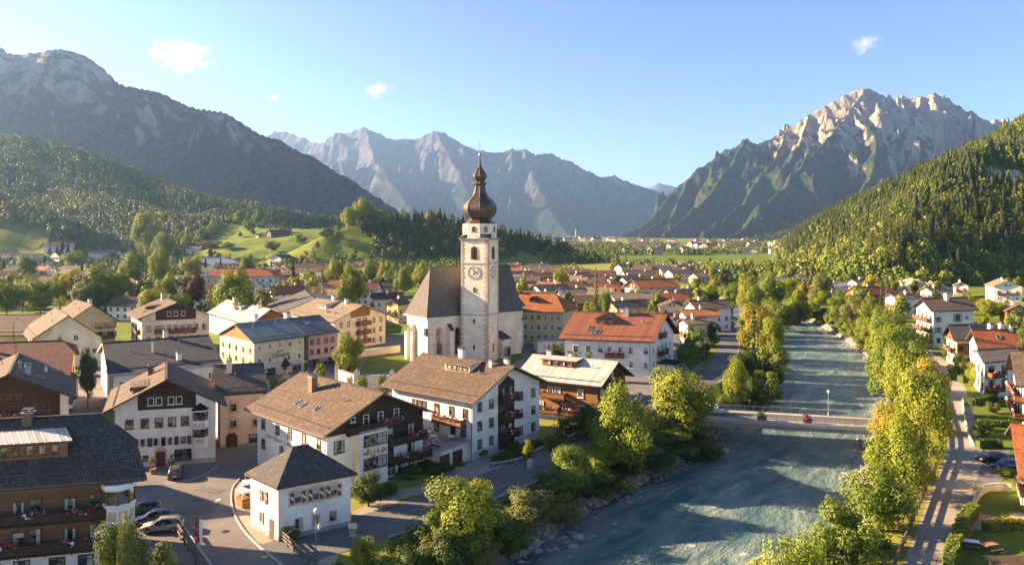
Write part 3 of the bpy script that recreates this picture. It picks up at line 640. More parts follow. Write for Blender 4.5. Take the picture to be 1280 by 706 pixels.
    def solar(s, t0, t1, q0, q1):
        m = MB(); c = [s.P(t0, q0, .12), s.P(t1, q0, .12), s.P(t1, q1, .12), s.P(t0, q1, .12)]; a = np.cross(np.array(c[1]) - c[0], np.array(c[2]) - c[0]); c = c if a[2] > 0 else c[::-1]; m.face(c, 0)
        for i in range(4): m.bar(c[i], c[(i + 1) % 4], .06, .1, 1)
        return m.build('solar_panel', ['solar', 'metal_grey'], s.roof)
    def dormer(s, t, q, w, hf=1.3, roof=None, wall='warm_wood', back=None, nwin=3, pitch=.12, wstyle='lit_glass', gable=False):
        """dormer on the slope of sign(q): front at share q, width w along the ridge"""
        sg = -1 if q < 0 else 1; pit = s.rise / (s.lb / 2); m = MB(); a = s.a; inw = s.b * (-sg)   # inwards = towards ridge
        x, y, z = s.P(t, q); o = np.array([x, y]); H = hf
        D = H / max(.05, (pit - pitch)); D = min(D, abs(q) * s.lb / 2 * .98)
        zb = z + D * pit; rf = roof or s.roofm
        A = o - a * w / 2; B = o + a * w / 2; Ab = A + inw * D; Bb = B + inw * D; zt = z + H; ztb = z + H + pitch * D
        flip = (np.cross(a, inw) < 0)
        def fc(pts, mi, uv=None):
            if flip: pts = pts[::-1]; uv = uv[::-1] if uv else None
            m.face(pts, mi, uv)
        fc([(*A, z - .1), (*B, z - .1), (*B, zt), (*A, zt)], 0)
        fc([(*B, z - .1), (*Bb, zb - .05), (*Bb, ztb), (*B, zt)], 0); fc([(*Ab, zb - .05), (*A, z - .1), (*A, zt), (*Ab, ztb)], 0)
        e = .35; A2 = o - a * (w / 2 + e) - inw * e; B2 = o + a * (w / 2 + e) - inw * e; Ac = Ab - a * e; Bc = Bb + a * e
        if gable:
            mid = o - inw * e; zr = zt + .55 * w * .5; midb = o + inw * min((zr - z) / pit, abs(q) * s.lb / 2); fc([(*A, zt), (*B, zt), (*o, zr)], 0)
            fc([(*A2, zt - .15), (*mid, zr + .08), (*midb, zr + .08), (*Ab, zt)][::-1], 1, [(0, 0), (0, 2), (D, 2), (D, 0)]); fc([(*mid, zr + .08), (*B2, zt - .15), (*Bb, zt), (*midb, zr + .08)][::-1], 1, [(0, 2), (0, 0), (D, 0), (D, 2)])
            m.bar((*A2, zt - .2), (*mid, zr + .02), .12, .2, 2); m.bar((*B2, zt - .2), (*mid, zr + .02), .12, .2, 2)
        else:
            top = [(*A2, zt), (*B2, zt), (*Bc, ztb + .06), (*Ac, ztb + .06)]; fc(top, 1, [(0, 0), (w, 0), (w, D), (0, D)]); fc([(x_, y_, z_ - .14) for x_, y_, z_ in top][::-1], 2)
            for i in range(4):
                p, r_ = top[i], top[(i + 1) % 4]; fc([p, (p[0], p[1], p[2] - .14), (r_[0], r_[1], r_[2] - .14), r_], 2)
        dm = m.build('dormer', [wall, rf, 'brown_trim'], s.root)
        nn = -inw; xx = np.array([nn[1], -nn[0]]); rz = math.atan2(xx[1], xx[0]); ww = w * .86 / max(nwin, 1)
        for i in range(nwin):
            f, p = window_meshes(ww * .92, H * .62, 'brown+lit' if wstyle == 'lit_glass' else 'white'); c = o + a * (w * .86 * ((i + .5) / nwin - .5)) + nn * .01
            k = link('window', f, dm, (c[0], c[1], z + H * .22), rz); link('pane', p[i % 5], k)
        return dm
    def door(s, face, u, z, w, h, mat, name='door', out=.04): return s.panel(face, [(u - w / 2, z), (u + w / 2, z), (u + w / 2, z + h), (u - w / 2, z + h)], name, mat, out, .04)
    def text(s, face, u, z, body, size, mat, out=.06):
        o, d, n, ln, rz = s.frame(face); cu = bpy.data.curves.new('lettering', 'FONT'); cu.body = body; cu.size = size; cu.align_x = 'CENTER'; cu.extrude = .015; cu.shear = .25; cu.resolution_u = 3
        cu.materials.append(MATS[mat]); q = o + d * u + n * out; t = link('lettering', cu, s.root, (q[0], q[1], z)); t.rotation_euler = (math.pi / 2, 0, rz + math.pi); return to_mesh(t)
def A(px, py, z): return at(px, py, z)
def ext(p, q, k): p = np.array(p); q = np.array(q); return p + (q - p) * k      # point on the line p->q at share k
# 1 ---- brown chalet at the lower left edge
N_ = A(184, 597, 9.4); R_ = A(160, 560, 9.4); uf = np.array([-.97, -.24]); ub = np.array([-.66, .75])
h = House('chalet', 'dark roofed brown timber chalet with flower balconies at lower left corner', 'chalet', N_ + ub * 14, N_, N_ + uf * 26, 9.4, 5.1, 'R', (1.3, 1.1), 'brown_wood', 'dark_tiles', ends=((.42, .10), (0, 0)), gutter=True)
for z, fl in ((2.9, [(.02, .10), (.36, .58)]), (5.8, [(.0, .08), (.22, .46), (.56, .6)])): h.balcony('R', .4, 23, z, 1.25, 'dark_boards', [(a_ * .9 + .0, b_ * .9) for a_, b_ in ((.10, .24), (.32, .42))] if z > 4 else [(.13, .24), (.40, .47)], out=.02)
for z in (3.0, 5.9):
    for u in (3.2, 5.4, 8.4, 9.8, 12.4, 15.5): h.win('R', u, z + (.0 if u in (8.4, 12.4, 3.2) else .6), 1.1, 2.0 if u in (8.4, 12.4, 3.2) else 1.2, 'brown+lit' if u in (3.2, 9.8) else 'brown')
h.panel('R', [(0, 2.6), (1.6, 2.6), (1.6, 8.7), (0, 8.7)], 'corner_pilaster', 'white_plaster', .06)
h.panel('R', [(0, -.5), (23, -.5), (23, 2.55), (0, 2.55)], 'base_storey', 'white_plaster', .05)
for u in (4, 6.5, 9.5, 12): h.win('R', u, .7, 1.4, 1.4, 'dark', out=.06)
h.chimney(.36, -.06, .85, .9, 'brown_trim')
h.dormer(.37, -.62, 6.3, 1.65, 'pale_metal', 'warm_wood', nwin=5, pitch=.18)
m = MB(); o, d, n, ln, rz = h.frame('L'); cc = np.array(h.loc(h.n)) + h.uR * 1.0 + h.nrm('R') * .3      # polygonal bay on the corner
for z0_, z1_, mm in ((2.9, 3.6, 0), (3.6, 4.9, 2), (4.9, 5.4, 0), (5.4, 6.6, 1), (6.6, 7.1, 0), (7.1, 8.4, 2), (8.4, 9.0, 0)):
    m.lathe([(1.35, z0_), (1.35, z1_)], 8, mm, (cc[0], cc[1], 0), .39, False)
m.lathe([(1.45, 6.75), (1.5, 6.9), (1.45, 7.05)], 8, 0, (cc[0], cc[1], 0), .39); m.lathe([(1.5, 8.45), (1.6, 8.7), (1.5, 8.95)], 8, 0, (cc[0], cc[1], 0), .39); m.lathe([(.5, 1.9), (1.4, 2.9), (1.4, 3.0)], 8, 0, (cc[0], cc[1], 0), .39)
for i in range(8):
    a_ = .39 + i * math.pi / 4; m.bar((cc[0] + 1.36 * math.cos(a_), cc[1] + 1.36 * math.sin(a_), 7.1), (cc[0] + 1.36 * math.cos(a_), cc[1] + 1.36 * math.sin(a_), 8.4), .16, .16, 3)
    am = a_ + math.pi / 8; m.box((cc[0] + 1.27 * math.cos(am), cc[1] + 1.27 * math.sin(am), 6.0), (.06, .75, .9), 4, am)
m.build('bay_window', ['white_plaster', 'white_plaster', 'glass', 'window_brown', 'pink_stone'], h.root)

h = House('house', 'house beyond the left edge between the timber chalet and the flower balcony chalet', 'house', (-94, 97), (-90, 83), (-68.5, 87), 9.5, 5.0, 'R', (1, 1), 'white_plaster', 'brown_tiles'); h.row('R', 5, 6); h.row('R', 2, 6); h.chimney(.4, .1)  # out-of-frame house added so that its shadow falls on the square
# 2 ---- white gabled inn with bay, and its wing
NL_ = A(129, 515, 8.5); NR_ = A(283, 506, 8.5); bk = np.array([-.43, .90])
h = House('inn', 'white gabled inn with two storey painted bay facing the asphalt square', 'inn', NL_ + bk * 16.5, NL_, NR_, 8.5, 4.1, 'L', (1.4, 1.4), 'white_plaster', 'brown_tiles', trim='dark_trim')
h.cladding('R', 8.15, 'dark_wood', .06, .22, .80)
h.row('R', 8.75, [.35, .43, .55, .63], .85, 1.15, 'white+lit'); 
h.row('R', 5.6, [.14, .29, .43, .56, .69], 1.05, 1.35, 'brown+lit'); h.row('R', 2.9, [.27, .41, .54, .67], 1.1, 1.25, 'white', 'shutter_brown')
h.win('R', .30 * h.wlR, .9, .8, .8, 'dark'); h.win('R', .67 * h.wlR, .55, 2.3, 1.7, 'brown')
h.door('R', .445 * h.wlR, 0, 1.25, 2.1, 'maroon_door', 'door'); h.panel('R', [(.445 * h.wlR - .85, 0), (.445 * h.wlR + .85, 0), (.445 * h.wlR + .85, 2.3), (.445 * h.wlR + .3, 2.75), (.445 * h.wlR - .3, 2.75), (.445 * h.wlR - .85, 2.3)], 'door_surround', 'pink_stone', .025)
h.panel('R', [(.57 * h.wlR, -.4), (h.wlR, -.4), (h.wlR, .7), (.57 * h.wlR, .7)], 'plinth', 'pink_stone', .03)
o, d, n, ln, rz = h.frame('R'); m = MB(); u = .845 * ln
for z0_, z1_, hw, dp, mm in ((2.3, 2.9, 1.0, .75, 0), (2.9, 3.9, 1.1, .85, 4), (3.9, 5.1, 1.05, .8, 1), (5.1, 6.3, 1.1, .85, 0), (6.3, 7.6, 1.05, .8, 1), (7.6, 7.8, 1.2, .95, 0)):
    pl = [o + d * (u - hw), o + d * (u - hw * .62) + n * dp, o + d * (u + hw * .62) + n * dp, o + d * (u + hw)]; pl = pl if np.cross(d, n) < 0 else pl[::-1]
    ar = sum(pl[i][0] * pl[(i + 1) % 4][1] - pl[(i + 1) % 4][0] * pl[i][1] for i in range(4)); m.prism(pl if ar > 0 else pl[::-1], z0_, z1_, mm)
pl = [o + d * (u - 1.3), o + d * (u - .8) + n * 1.0, o + d * (u + .8) + n * 1.0, o + d * (u + 1.3)]; ap = o + d * u
for i in range(3): m.face([(*pl[i], 7.8), (*pl[i + 1], 7.8), (*ap, 8.75)], 3); m.face([(*ap, 8.75), (*pl[i + 1], 7.8), (*pl[i], 7.8)], 3)
for k in (-.7, -.25, .25, .7):
    for z_ in (3.9, 6.3): q = o + d * (u + k) + n * (.86 if abs(k) < .5 else .62); m.bar((*q, z_), (*q, z_ + 1.3), .1, .1, 2)
for k in (-.45, 0, .45): q = o + d * (u + k * 1.15) + n * .86; m.box((q[0], q[1], 5.65), (.34, .05, .75), 5, math.atan2(d[1], d[0]))
q = o + d * u + n * .87; m.box((q[0], q[1], 3.4), (.95, .05, .6), 5, math.atan2(d[1], d[0]))
m.build('bay_window', ['white_plaster', 'glass', 'window_brown', 'dark_tiles', 'white_plaster', 'pink_stone'], h.root)
h.chimney(.72, -.28, .7, 1.3, 'brown_trim'); h.dormer(.28, -.55, 4.6, 1.0, None, 'grey_boards', nwin=1, pitch=.05, wstyle='x')
for i, (px, py) in enumerate([(183, 583), (213, 580)]):
    pass
h = House('house_wing', 'pale pink rendered house with dark grey roof joined to the bay fronted inn', 'house', A(194, 452, 11.9) * 0 + A(269, 493, 8.5) + np.array([-5, 10.5]), A(269, 493, 8.5), A(335, 489, 8.5), 8.5, 3.6, 'R', (.8, .7), 'peach_plaster', 'grey_tiles', trim='dark_trim')
for u in (2.0, 5.4):
    for z in (5.5, 2.9): h.win('R', u, z, 1.1, 1.3, 'stone'); h.panel('R', [(u - .85, z - .35), (u + .85, z - .35), (u + .85, z + 1.55), (u, z + 2.0), (u - .85, z + 1.55)], 'painted_surround', 'pink_stone', .012, .01)
h.panel('R', [(.9, 0), (2.6, 0), (2.6, 1.6), (2.2, 2.2), (1.3, 2.2), (.9, 1.6)], 'arched_door', 'dark_wood', .05); h.win('R', 4.9, .6, 1.2, 1.2, 'dark')
h.chimney(.30, -.25, .8, 1.7, 'peach_plaster'); h.panel('R', [(0, -.4), (h.wlR, -.4), (h.wlR, .45), (0, .45)], 'plinth', 'grey_stone', .03)
# 3 ---- blue black roof behind
h = House('house', 'long white house under a blue black slate roof behind the inn', 'house', A(121, 440, 7) , A(135, 467, 7.2), A(280, 454, 7), 7, 4, 'R', (.8, .8), 'white_plaster', 'slate_tiles', trim='white_trim')
h.row('R', 4, 6); h.row('L', 4.2, 3); h.chimney(.58, .03, .9, 1.5); h.chimney(.62, -.75, .9, 1.2); h.chimney(.42, -.45, .45, 1.8, 'metal_grey')
# 4 ---- house with flower balcony at left edge
R_ = A(96, 497, 8); N_ = R_ + np.array([-17.5, -5.2]); bk = np.array([-.52, .854])
h = House('chalet', 'white chalet with dark wood gable and long flower balcony at left edge', 'chalet', N_ + bk * 23, N_, R_, 8, 4.2, 'L', (1.2, 1.5), 'white_plaster', 'brown_tiles', trim='dark_trim')
h.cladding('R', 5.2, 'dark_wood', .06, .0, .93); h.balcony('R', h.wlR * .2, h.wlR * .70, 5.0, 1.2, 'balcony_boards', [(.25, .98)])
h.row('R', 5.3, [.36, .44, .52, .60], .9, 1.7, 'brown+lit'); h.row('R', 6.0, [.76, .82], .8, 1.2, 'brown+lit'); h.row('R', 2.6, [.3, .45, .62, .8, .93], 1.0, 1.3, 'brown'); h.row('R', 8.0, [.42, .5, .58], .7, .8, 'brown')
h.chimney(.25, .25, .8, 1.2, 'grey_plaster'); h.chimney(.32, .12, .4, 1.0, 'metal_grey'); h.skylight(.3, .45); h.chimney(.6, .5, .35, .8, 'white_plaster')
# 5 ---- maroon roof house behind it
N_ = A(88, 470, 8.5); F_ = A(100, 442, 8.5)
h = House('house', 'ochre house with wide maroon tiled roof behind the flower balcony chalet', 'house', N_ + np.array([-34, -9]), N_, F_, 8.5, 4.6, 'L', (.9, .9), 'ochre_plaster', 'maroon_tiles', trim='brown_trim', ends=((.35, .06), (0, 0)))
h.row('R', 5.3, 3, 1.0, 1.4, 'brown'); h.row('R', 2.2, 3, 1.0, 1.4, 'brown'); h.balcony('R', 2, 9, 2.1, 1.0, 'white_trim', False); h.chimney(.42, -.2, .5, 1.1, 'white_plaster'); h.chimney(.7, -.2, .8, 1.2); h.dormer(.52, -.55, 6.5, 1.6, None, 'ochre_plaster', nwin=2, gable=True)
# 6 ---- cream gabled house
h = House('house', 'cream house with steep gable and sunlit left roof slope beside the street', 'house', A(26, 412, 7), A(38, 424, 7.2), A(133, 424, 7), 7, 6.1, 'L', (1.0, 1.0), 'cream_plaster', 'brown_tiles', trim='dark_trim')
h.row('R', 6.6, [.38, .62], 1.2, 1.5, 'white'); h.row('R', 3.5, [.2, .38, .6, .8], 1.2, 1.5, 'white'); h.row('R', .6, 5, 1.2, 1.4, 'white'); h.win('R', .9 * h.wlR, 3.6, 1.0, 1.0, 'brown')
h = House('house', 'pale yellow house with recessed balconies between two gabled neighbours', 'house', A(62, 396, 8) , A(82, 404, 8), A(149, 400, 8), 8, 5, 'L', (.9, .9), 'yellow_plaster', 'brown_tiles', trim='dark_trim')
h.row('R', 3.0, [.7, .9], 3.2, 1.8, 'brown'); h.row('R', 5.8, [.7, .9], 3.2, 1.8, 'brown'); h.row('R', 8, [.5], 1.2, 1.4); h.chimney(.3, .1, .9, 1.4); h.balcony('R', h.wlR * .58, h.wlR * .98, 2.9, .8, 'balcony_boards', False)
h = House('house', 'long low yellow house under a plain brown roof at far left edge', 'house', A(-60, 405, 6.5), A(-40, 420, 6.5), A(66, 418, 6.5), 6.5, 4, 'R', (.9, .9), 'yellow_plaster', 'brown_tiles', trim='brown_trim'); h.row('R', 3.5, 9)
# 7 ---- large chalet hotel, left middle
h = House('chalet', 'large cream chalet with dark wood gable and two long balconies behind the slate roof', 'chalet', A(156, 391, 10), A(171, 399, 10), A(270, 395, 10), 10, 4.3, 'L', (1.5, 1.6), 'cream_plaster', 'brown_tiles', trim='dark_trim')
h.cladding('R', 9.3, 'dark_wood', .06, .20, .80); h.row('R', 10.3, [.40, .5, .61], 1.1, 1.5, 'white'); h.row('R', 6.2, [.1, .23, .3, .4, .5, .6, .7, .8, .93], 1.2, 1.7, 'brown'); h.row('R', 3.0, [.1, .23, .33, .43, .53, .63, .73, .83, .93], 1.2, 1.7, 'brown'); h.row('R', .3, 8, 1.2, 1.6, 'brown')
h.balcony('R', h.wlR * .19, h.wlR * .80, 5.7, 1.3); h.balcony('R', h.wlR * .19, h.wlR * .80, 2.5, 1.3); h.row('L', 6.2, 3, 1, 1.4, 'brown'); h.row('L', 3, 3, 1, 1.4, 'brown'); h.balcony('L', 3, 8, 5.6, 1.0)
h.chimney(.80, -.05, 1.1, 1.6, 'grey_plaster'); h.dormer(.5, -.6, 5, 1.1, None, 'grey_boards', nwin=2); h.skylight(.25, -.5); h.skylight(.35, -.7)
# 8 ---- yellow and salmon town house with green metal roof
N_ = A(316, 428, 8.5); L_ = A(271, 417.5, 8.5); R_ = A(425, 414, 8.5); M_ = N_ + (R_ - N_) * .60
h = House('town_house', 'pale yellow town house with green metal roof and dark script on its front', 'town house', L_, N_, M_, 8.5, 3.4, 'R', (.55, .6), 'pale_yellow_plaster', 'green_metal', trim='brown_trim')
h.row('R', 6.35, 5, .95, 1.2, 'white+lit'); h.row('R', 3.1, [.1, .3, .68, .9], .95, 1.3, 'white'); h.row('L', 5.6, 5, .95, 1.2, 'brown'); h.row('L', 3.0, 5, .95, 1.3, 'brown'); h.cladding('L', 8.4, 'warm_wood', .05)
h.text('R', .50 * h.wlR, 5.35, 'zöra', 1.0, 'letter_dark'); h.text('R', .50 * h.wlR, 4.2, 'Zillingen', 1.5, 'letter_dark'); h.row('R', .25, [.12, .32, .84], 2.4, 2.0, 'dark')
for u0, u1 in ((.06, .44), (.68, .98)):
    o, d, n, ln, rz = h.frame('R'); a_, b_ = o + d * u0 * ln + n * .05, o + d * u1 * ln + n * .05; m = MB(); q = [(*a_, 2.75), (*b_, 2.75), (*(b_ + n * 1.5), 2.3), (*(a_ + n * 1.5), 2.3)]; m.face(q); m.face([(x, y, z - .06) for x, y, z in q[::-1]]); m.bar(q[2], q[3], .06, .25); m.build('awning', 'awning_cream', h.root)
h.chimney(.40, .05, .9, 1.5); 
h = House('town_house', 'salmon pink town house with dark metal roof adjoining the yellow one', 'town house', M_ + (L_ - N_), M_ + (R_ - N_) * .002, R_, 8.5, 3.45, 'R', (.5, .5), 'salmon_plaster', 'blue_metal', trim='brown_trim')
h.row('R', 6.0, [.12, .34, .6, .82], 1.0, 1.3, 'brown'); h.row('R', 3.5, [.12, .34, .6, .82], 1.0, 1.3, 'brown'); h.row('R', .3, [.18, .5, .82], 2.6, 2.0, 'dark'); h.chimney(.0, .05, 1.1, 1.4); h.skylight(.3, -.35, 1.2, 1.6)
# 9 ---- house with white metal roof, and beige ones behind
h = House('house', 'chalet with pale white metal roof and timber gable beyond the green metal roof', 'house', A(258, 391, 6.5), A(312, 406, 6.5), A(362, 396, 6.5), 6.5, 3.6, 'L', (1, 1.2), 'cream_plaster', 'pale_metal', trim='dark_trim'); h.cladding('R', 5, 'brown_wood', .05); h.dormer(.5, -.45, 5, 1.3, None, 'white_plaster', nwin=3); h.row('R', 5.2, 5, 1.0, 1.4); h.row('R', 1.8, 5); h.chimney(.8, 0, .8, 1.3); h.chimney(.2, -.1, .8, 1.3)
h = House('house', 'beige house with broad low gable and single upper window behind pale metal roof', 'house', A(335, 380, 7), A(341, 392, 7.5), A(440, 383, 7), 7, 4.2, 'L', (1, 1.2), 'cream_plaster', 'grey_tiles', trim='brown_trim'); h.row('R', 6.3, [.55], 3.4, 1.8, 'brown'); h.row('R', 3.2, [.3, .5, .7], 1.4, 1.4, 'brown')
h = House('apartment_house', 'cream apartment house with wide beige roof and timber balconies left of the church', 'apartment house', A(360, 391, 8.8), A(417, 402, 9), A(487, 392, 9), 9, 3.6, 'L', (1.1, 1.2), 'cream_plaster', 'tan_tiles', trim='brown_trim')
h.row('R', 6.8, [.12, .26, .76, .9], 1.1, 1.5, 'brown'); h.row('R', 3.9, [.12, .26, .76, .9], 1.1, 1.5, 'brown'); h.row('R', .8, [.12, .26, .76, .9], 1.1, 1.5, 'brown'); h.cladding('R', 9.2, 'warm_wood', .05, .3, .68)
for z in (1.6, 4.2, 6.8): h.balcony('R', h.wlR * .40, h.wlR * .64, z, 1.4, 'balcony_boards', False); h.row('R', z + .1, [.46, .58], 1.6, 1.9, 'brown+lit')
h.dormer(.55, -.5, 5.5, 1.3, None, 'cream_plaster', nwin=3, wstyle='x'); h.skylight(.35, -.6, 1.6, 2); h.skylight(.2, -.6, 1.6, 2); h.chimney(.6, .0, .9, 1.4); h.chimney(.3, -.05, .9, 1.2); h.row('L', 5.5, 5, 1, 1.3)
# 10 --- central house
N_ = A(405, 545.5, 8); L_ = A(305, 510, 8); R_ = A(546, 515, 8)
h = House('guest_house', 'white guest house with large brown roof, fresco bay and flower balconies in the centre', 'guest house', L_, N_, R_, 8, 4.1, 'L', (1.3, 1.5), 'white_plaster', 'brown_tiles', trim='brown_trim')
lR = h.wlR; h.cladding('R', 7.35, 'dark_wood', .06); h.panel('R', [(lR * .56, 4.9), (lR, 4.9), (lR, 7.4), (lR * .56, 7.4)], 'upper_cladding', 'dark_wood', .05)
o, d, n, ln, rz = h.frame('R'); m = MB(); pl = [o + d * lR * .27, o + d * lR * .27 + n * 1.1, o + d * lR * .56 + n * 1.1, o + d * lR * .56]
ar = sum(pl[i][0] * pl[(i + 1) % 4][1] - pl[(i + 1) % 4][0] * pl[i][1] for i in range(4)); m.prism(pl if ar > 0 else pl[::-1], .0, 7.4, 0); bay = m.build('bay', ['white_plaster'], h.root)
for z in (5.35, 2.3): h.win('R', lR * .43, z, 3.6, 1.5, 'brown+lit', out=1.1)
R5 = random.Random(5)
m = MB()
for i in range(46):                                                     # painted garland between the two bay windows
    a_ = R5.uniform(-1, 1); u = lR * .43 + a_ * 1.75; z = 4.45 + R5.gauss(0, .26) * (1.25 - abs(a_)); r_ = R5.uniform(.08, .22); q = o + d * u + n * (1.115 + i * .0003)
    m.face([(*(q + d * r_ * math.cos(k * math.pi / 3) * (1 if np.cross(d, n) < 0 else -1)), z + r_ * math.sin(k * math.pi / 3)) for k in range(6)], R5.choice([0, 0, 1, 2]))
m.build('fresco', ['fresco_brown', 'fresco_gold', 'terracotta'], h.root)
h.win('R', lR * .115, 5.0, 1.5, 1.6, 'brown+lit'); h.win('R', lR * .115, 1.6, 1.3, 1.4, 'brown')
h.balcony('R', lR * .18, lR * .80, 7.35, 1.1, 'dark_boards', [(.45, .95)], h=.85); h.row('R', 7.6, [.38, .53, .70], .9, 1.7, 'white+lit'); h.row('R', 8.6, [.25], .7, .7, 'white')
h.balcony('R', lR * .575, lR * .99, 4.7, 1.3, 'dark_boards', [(.45, .98)]); h.balcony('R', lR * .575, lR * 1.04, 2.1, 1.3, 'dark_boards', [(.15, .9)])
for z in (4.85, 2.2): h.row('R', z, [.63, .86], 1.1, 2.0, 'brown+lit' if z > 4 else 'brown', out=.06)
h.row('R', .25, [.64, .76, .87, .95], 1.6, 1.4, 'white', out=.02)
h.row('L', 5.4, [.10, .30, .50, .68, .90], .95, 1.35, 'brown+lit'); h.row('L', 2.6, [.10, .30, .62, .9], .95, 1.35, 'brown'); h.text('L', h.wlL * .66, 4.35, 'Sior  Deuss  Cassa', .95, 'letter_grey')
h.chimney(.62, -.30, .95, 1.9, 'brick'); h.skylight(.52, -.62, .6, .9); h.skylight(.60, -.60, .6, .9); h.skylight(.36, -.60, .6, .9)
# 11 --- small hipped house
N_ = A(346, 609.5, 6); L_ = A(305, 591, 6); R_ = A(447, 591, 6)
h = House('house', 'small white house with hipped slate roof and red striped shutters by the road', 'house', L_, N_, R_, 6, 3.1, 'R', (.5, .5), 'white_plaster', 'shingle', ends=((1, .40), (1, .40)), trim='dark_trim')
for u in (.25, .50, .75):
    h.win('R', u * h.wlR, 3.75, .85, 1.25, 'stone', 'shutter_red'); c_ = u * h.wlR; h.panel('R', [(c_ - 1.05, 3.45), (c_ + 1.05, 3.45), (c_ + 1.05, 5.05), (c_ + .5, 5.4), (c_ - .5, 5.4), (c_ - 1.05, 5.05)], 'painted_surround', 'peach_plaster', .012, .01)
h.row('R', .95, [.26, .5, .74], .9, 1.2, 'stone'); h.win('L', .52 * h.wlL, 3.5, .85, 1.25, 'stone', 'shutter_red'); h.win('L', .6 * h.wlL, 1.1, .8, 1.2, 'stone'); h.door('L', .25 * h.wlL, 0, .95, 2.0, 'window_brown'); h.panel('R', [(0, -.4), (h.wlR, -.4), (h.wlR, .55), (0, .55)], 'plinth', 'grey_stone', .03); h.panel('L', [(0, -.4), (h.wlL, -.4), (h.wlL, .45), (0, .45)], 'plinth', 'grey_stone', .03)
m = MB(); o, d, n, ln, rz = h.frame('R'); q = o - d * .06 + n * .06; m.tube([(*q, 0), (*q, 5.6)], [.05, .05], 6); m.build('downpipe', 'metal_grey', h.root)
SMALL = h
# 12 --- white house with terrace
N_ = A(593, 503, 9); L_ = A(475, 481, 9); R_ = A(689, 478, 9)
h = House('apartment_house', 'white apartment house with brown roof and rooftop terrace garage in front of church', 'apartment house', L_, N_, R_, 9, 4.0, 'L', (1.2, 1.5), 'white_plaster', 'brown_tiles', trim='brown_trim')
lR = h.wlR; lL = h.wlL
for z in (7.0, 4.2, 1.5): h.row('R', z, [.10, .26], .95, 1.35, 'brown'); h.row('R', z, [.70, .90], .95, 1.35, 'brown')
h.panel('R', [(lR * .36, .2), (lR * .60, .2), (lR * .60, 10.4), (lR * .5, 11.4), (lR * .36, 10.2)], 'balcony_bay', 'dark_wood', .04)
for z in (2.0, 4.8, 7.6): h.balcony('R', lR * .36, lR * .60, z, 1.1, 'dark_boards', True); h.row('R', z + .1, [.42, .53], 1.0, 1.9, 'brown', out=.06)
h.panel('R', [(0, -.4), (lR, -.4), (lR, 1.2), (0, 1.2)], 'plinth', 'grey_plaster', .03)
h.row('L', 6.0, [.08, .24, .42, .58, .64, .70], .95, 1.5, 'brown'); h.row('L', 3.3, [.10, .22, .42], 1.0, 1.9, 'brown'); h.balcony('L', lL * .07, lL * .42, 5.0, 1.2, 'balcony_boards', True); h.row('L', .4, [.6, .8], 1.0, 1.3)
h.dormer(.45, -.35, 5.2, 1.15, None, 'cream_plaster', nwin=4, pitch=.1); h.chimney(.56, .03, .9, 1.5); h.chimney(.20, -.1, .5, .8); h.chimney(.1, .05, .7, .8)
o, d, n, ln, rz = h.frame('L'); m = MB()                                   # garage block with roof terrace
pl = [o + d * .6, o + d * .6 + n * 6.0, o + d * 9.6 + n * 6.0, o + d * 9.6]; ar = sum(pl[i][0] * pl[(i + 1) % 4][1] - pl[(i + 1) % 4][0] * pl[i][1] for i in range(4)); pl = pl if ar > 0 else pl[::-1]; m.prism(pl, -.4, 2.75, 0)
pl2 = [o + d * .35, o + d * .35 + n * 6.3, o + d * 9.9 + n * 6.3, o + d * 9.9]; ar = sum(pl2[i][0] * pl2[(i + 1) % 4][1] - pl2[(i + 1) % 4][0] * pl2[i][1] for i in range(4)); m.prism(pl2 if ar > 0 else pl2[::-1], 2.76, 3.0, 1)
g_ = m.build('garage', ['cream_plaster', 'grey_stone'], h.root)
for k, u in enumerate((1.6, 4.3)):
    m = MB(); a_ = o + d * .57 + n * u - d * .03; m.bar((*(a_ - n * 0), 1.05), (*(a_ + n * 2.0), 1.05), .06, 2.1); m.build('garage_door', 'maroon_door', g_)
m = MB(); prm = [o + d * .5 + n * .3, o + d * .5 + n * 6.1, o + d * 9.7 + n * 6.1, o + d * 9.7 + n * .3]
for i in range(3):
    a_, b_ = prm[i], prm[i + 1]; m.bar((*a_, 3.9), (*b_, 3.9), .06, .06); k = int(np.hypot(*(b_ - a_)) / .5)
    for j in range(k + 1): q = a_ + (b_ - a_) * j / k; m.bar((*q, 3.0), (*q, 3.9), .035, .035)
m.build('terrace_railing', 'metal_dark', g_); TERR = (h, o, d, n)
for i in range(3): flowers('planter', g_, (*(o + d * (1.2 + i * 2.8) + n * 5.6), 3.35), (*(o + d * (3.0 + i * 2.8) + n * 5.6), 3.35), .3, .8, ('flower_yellow', 'flower_white', 'flower_pink', 'flower_green'))
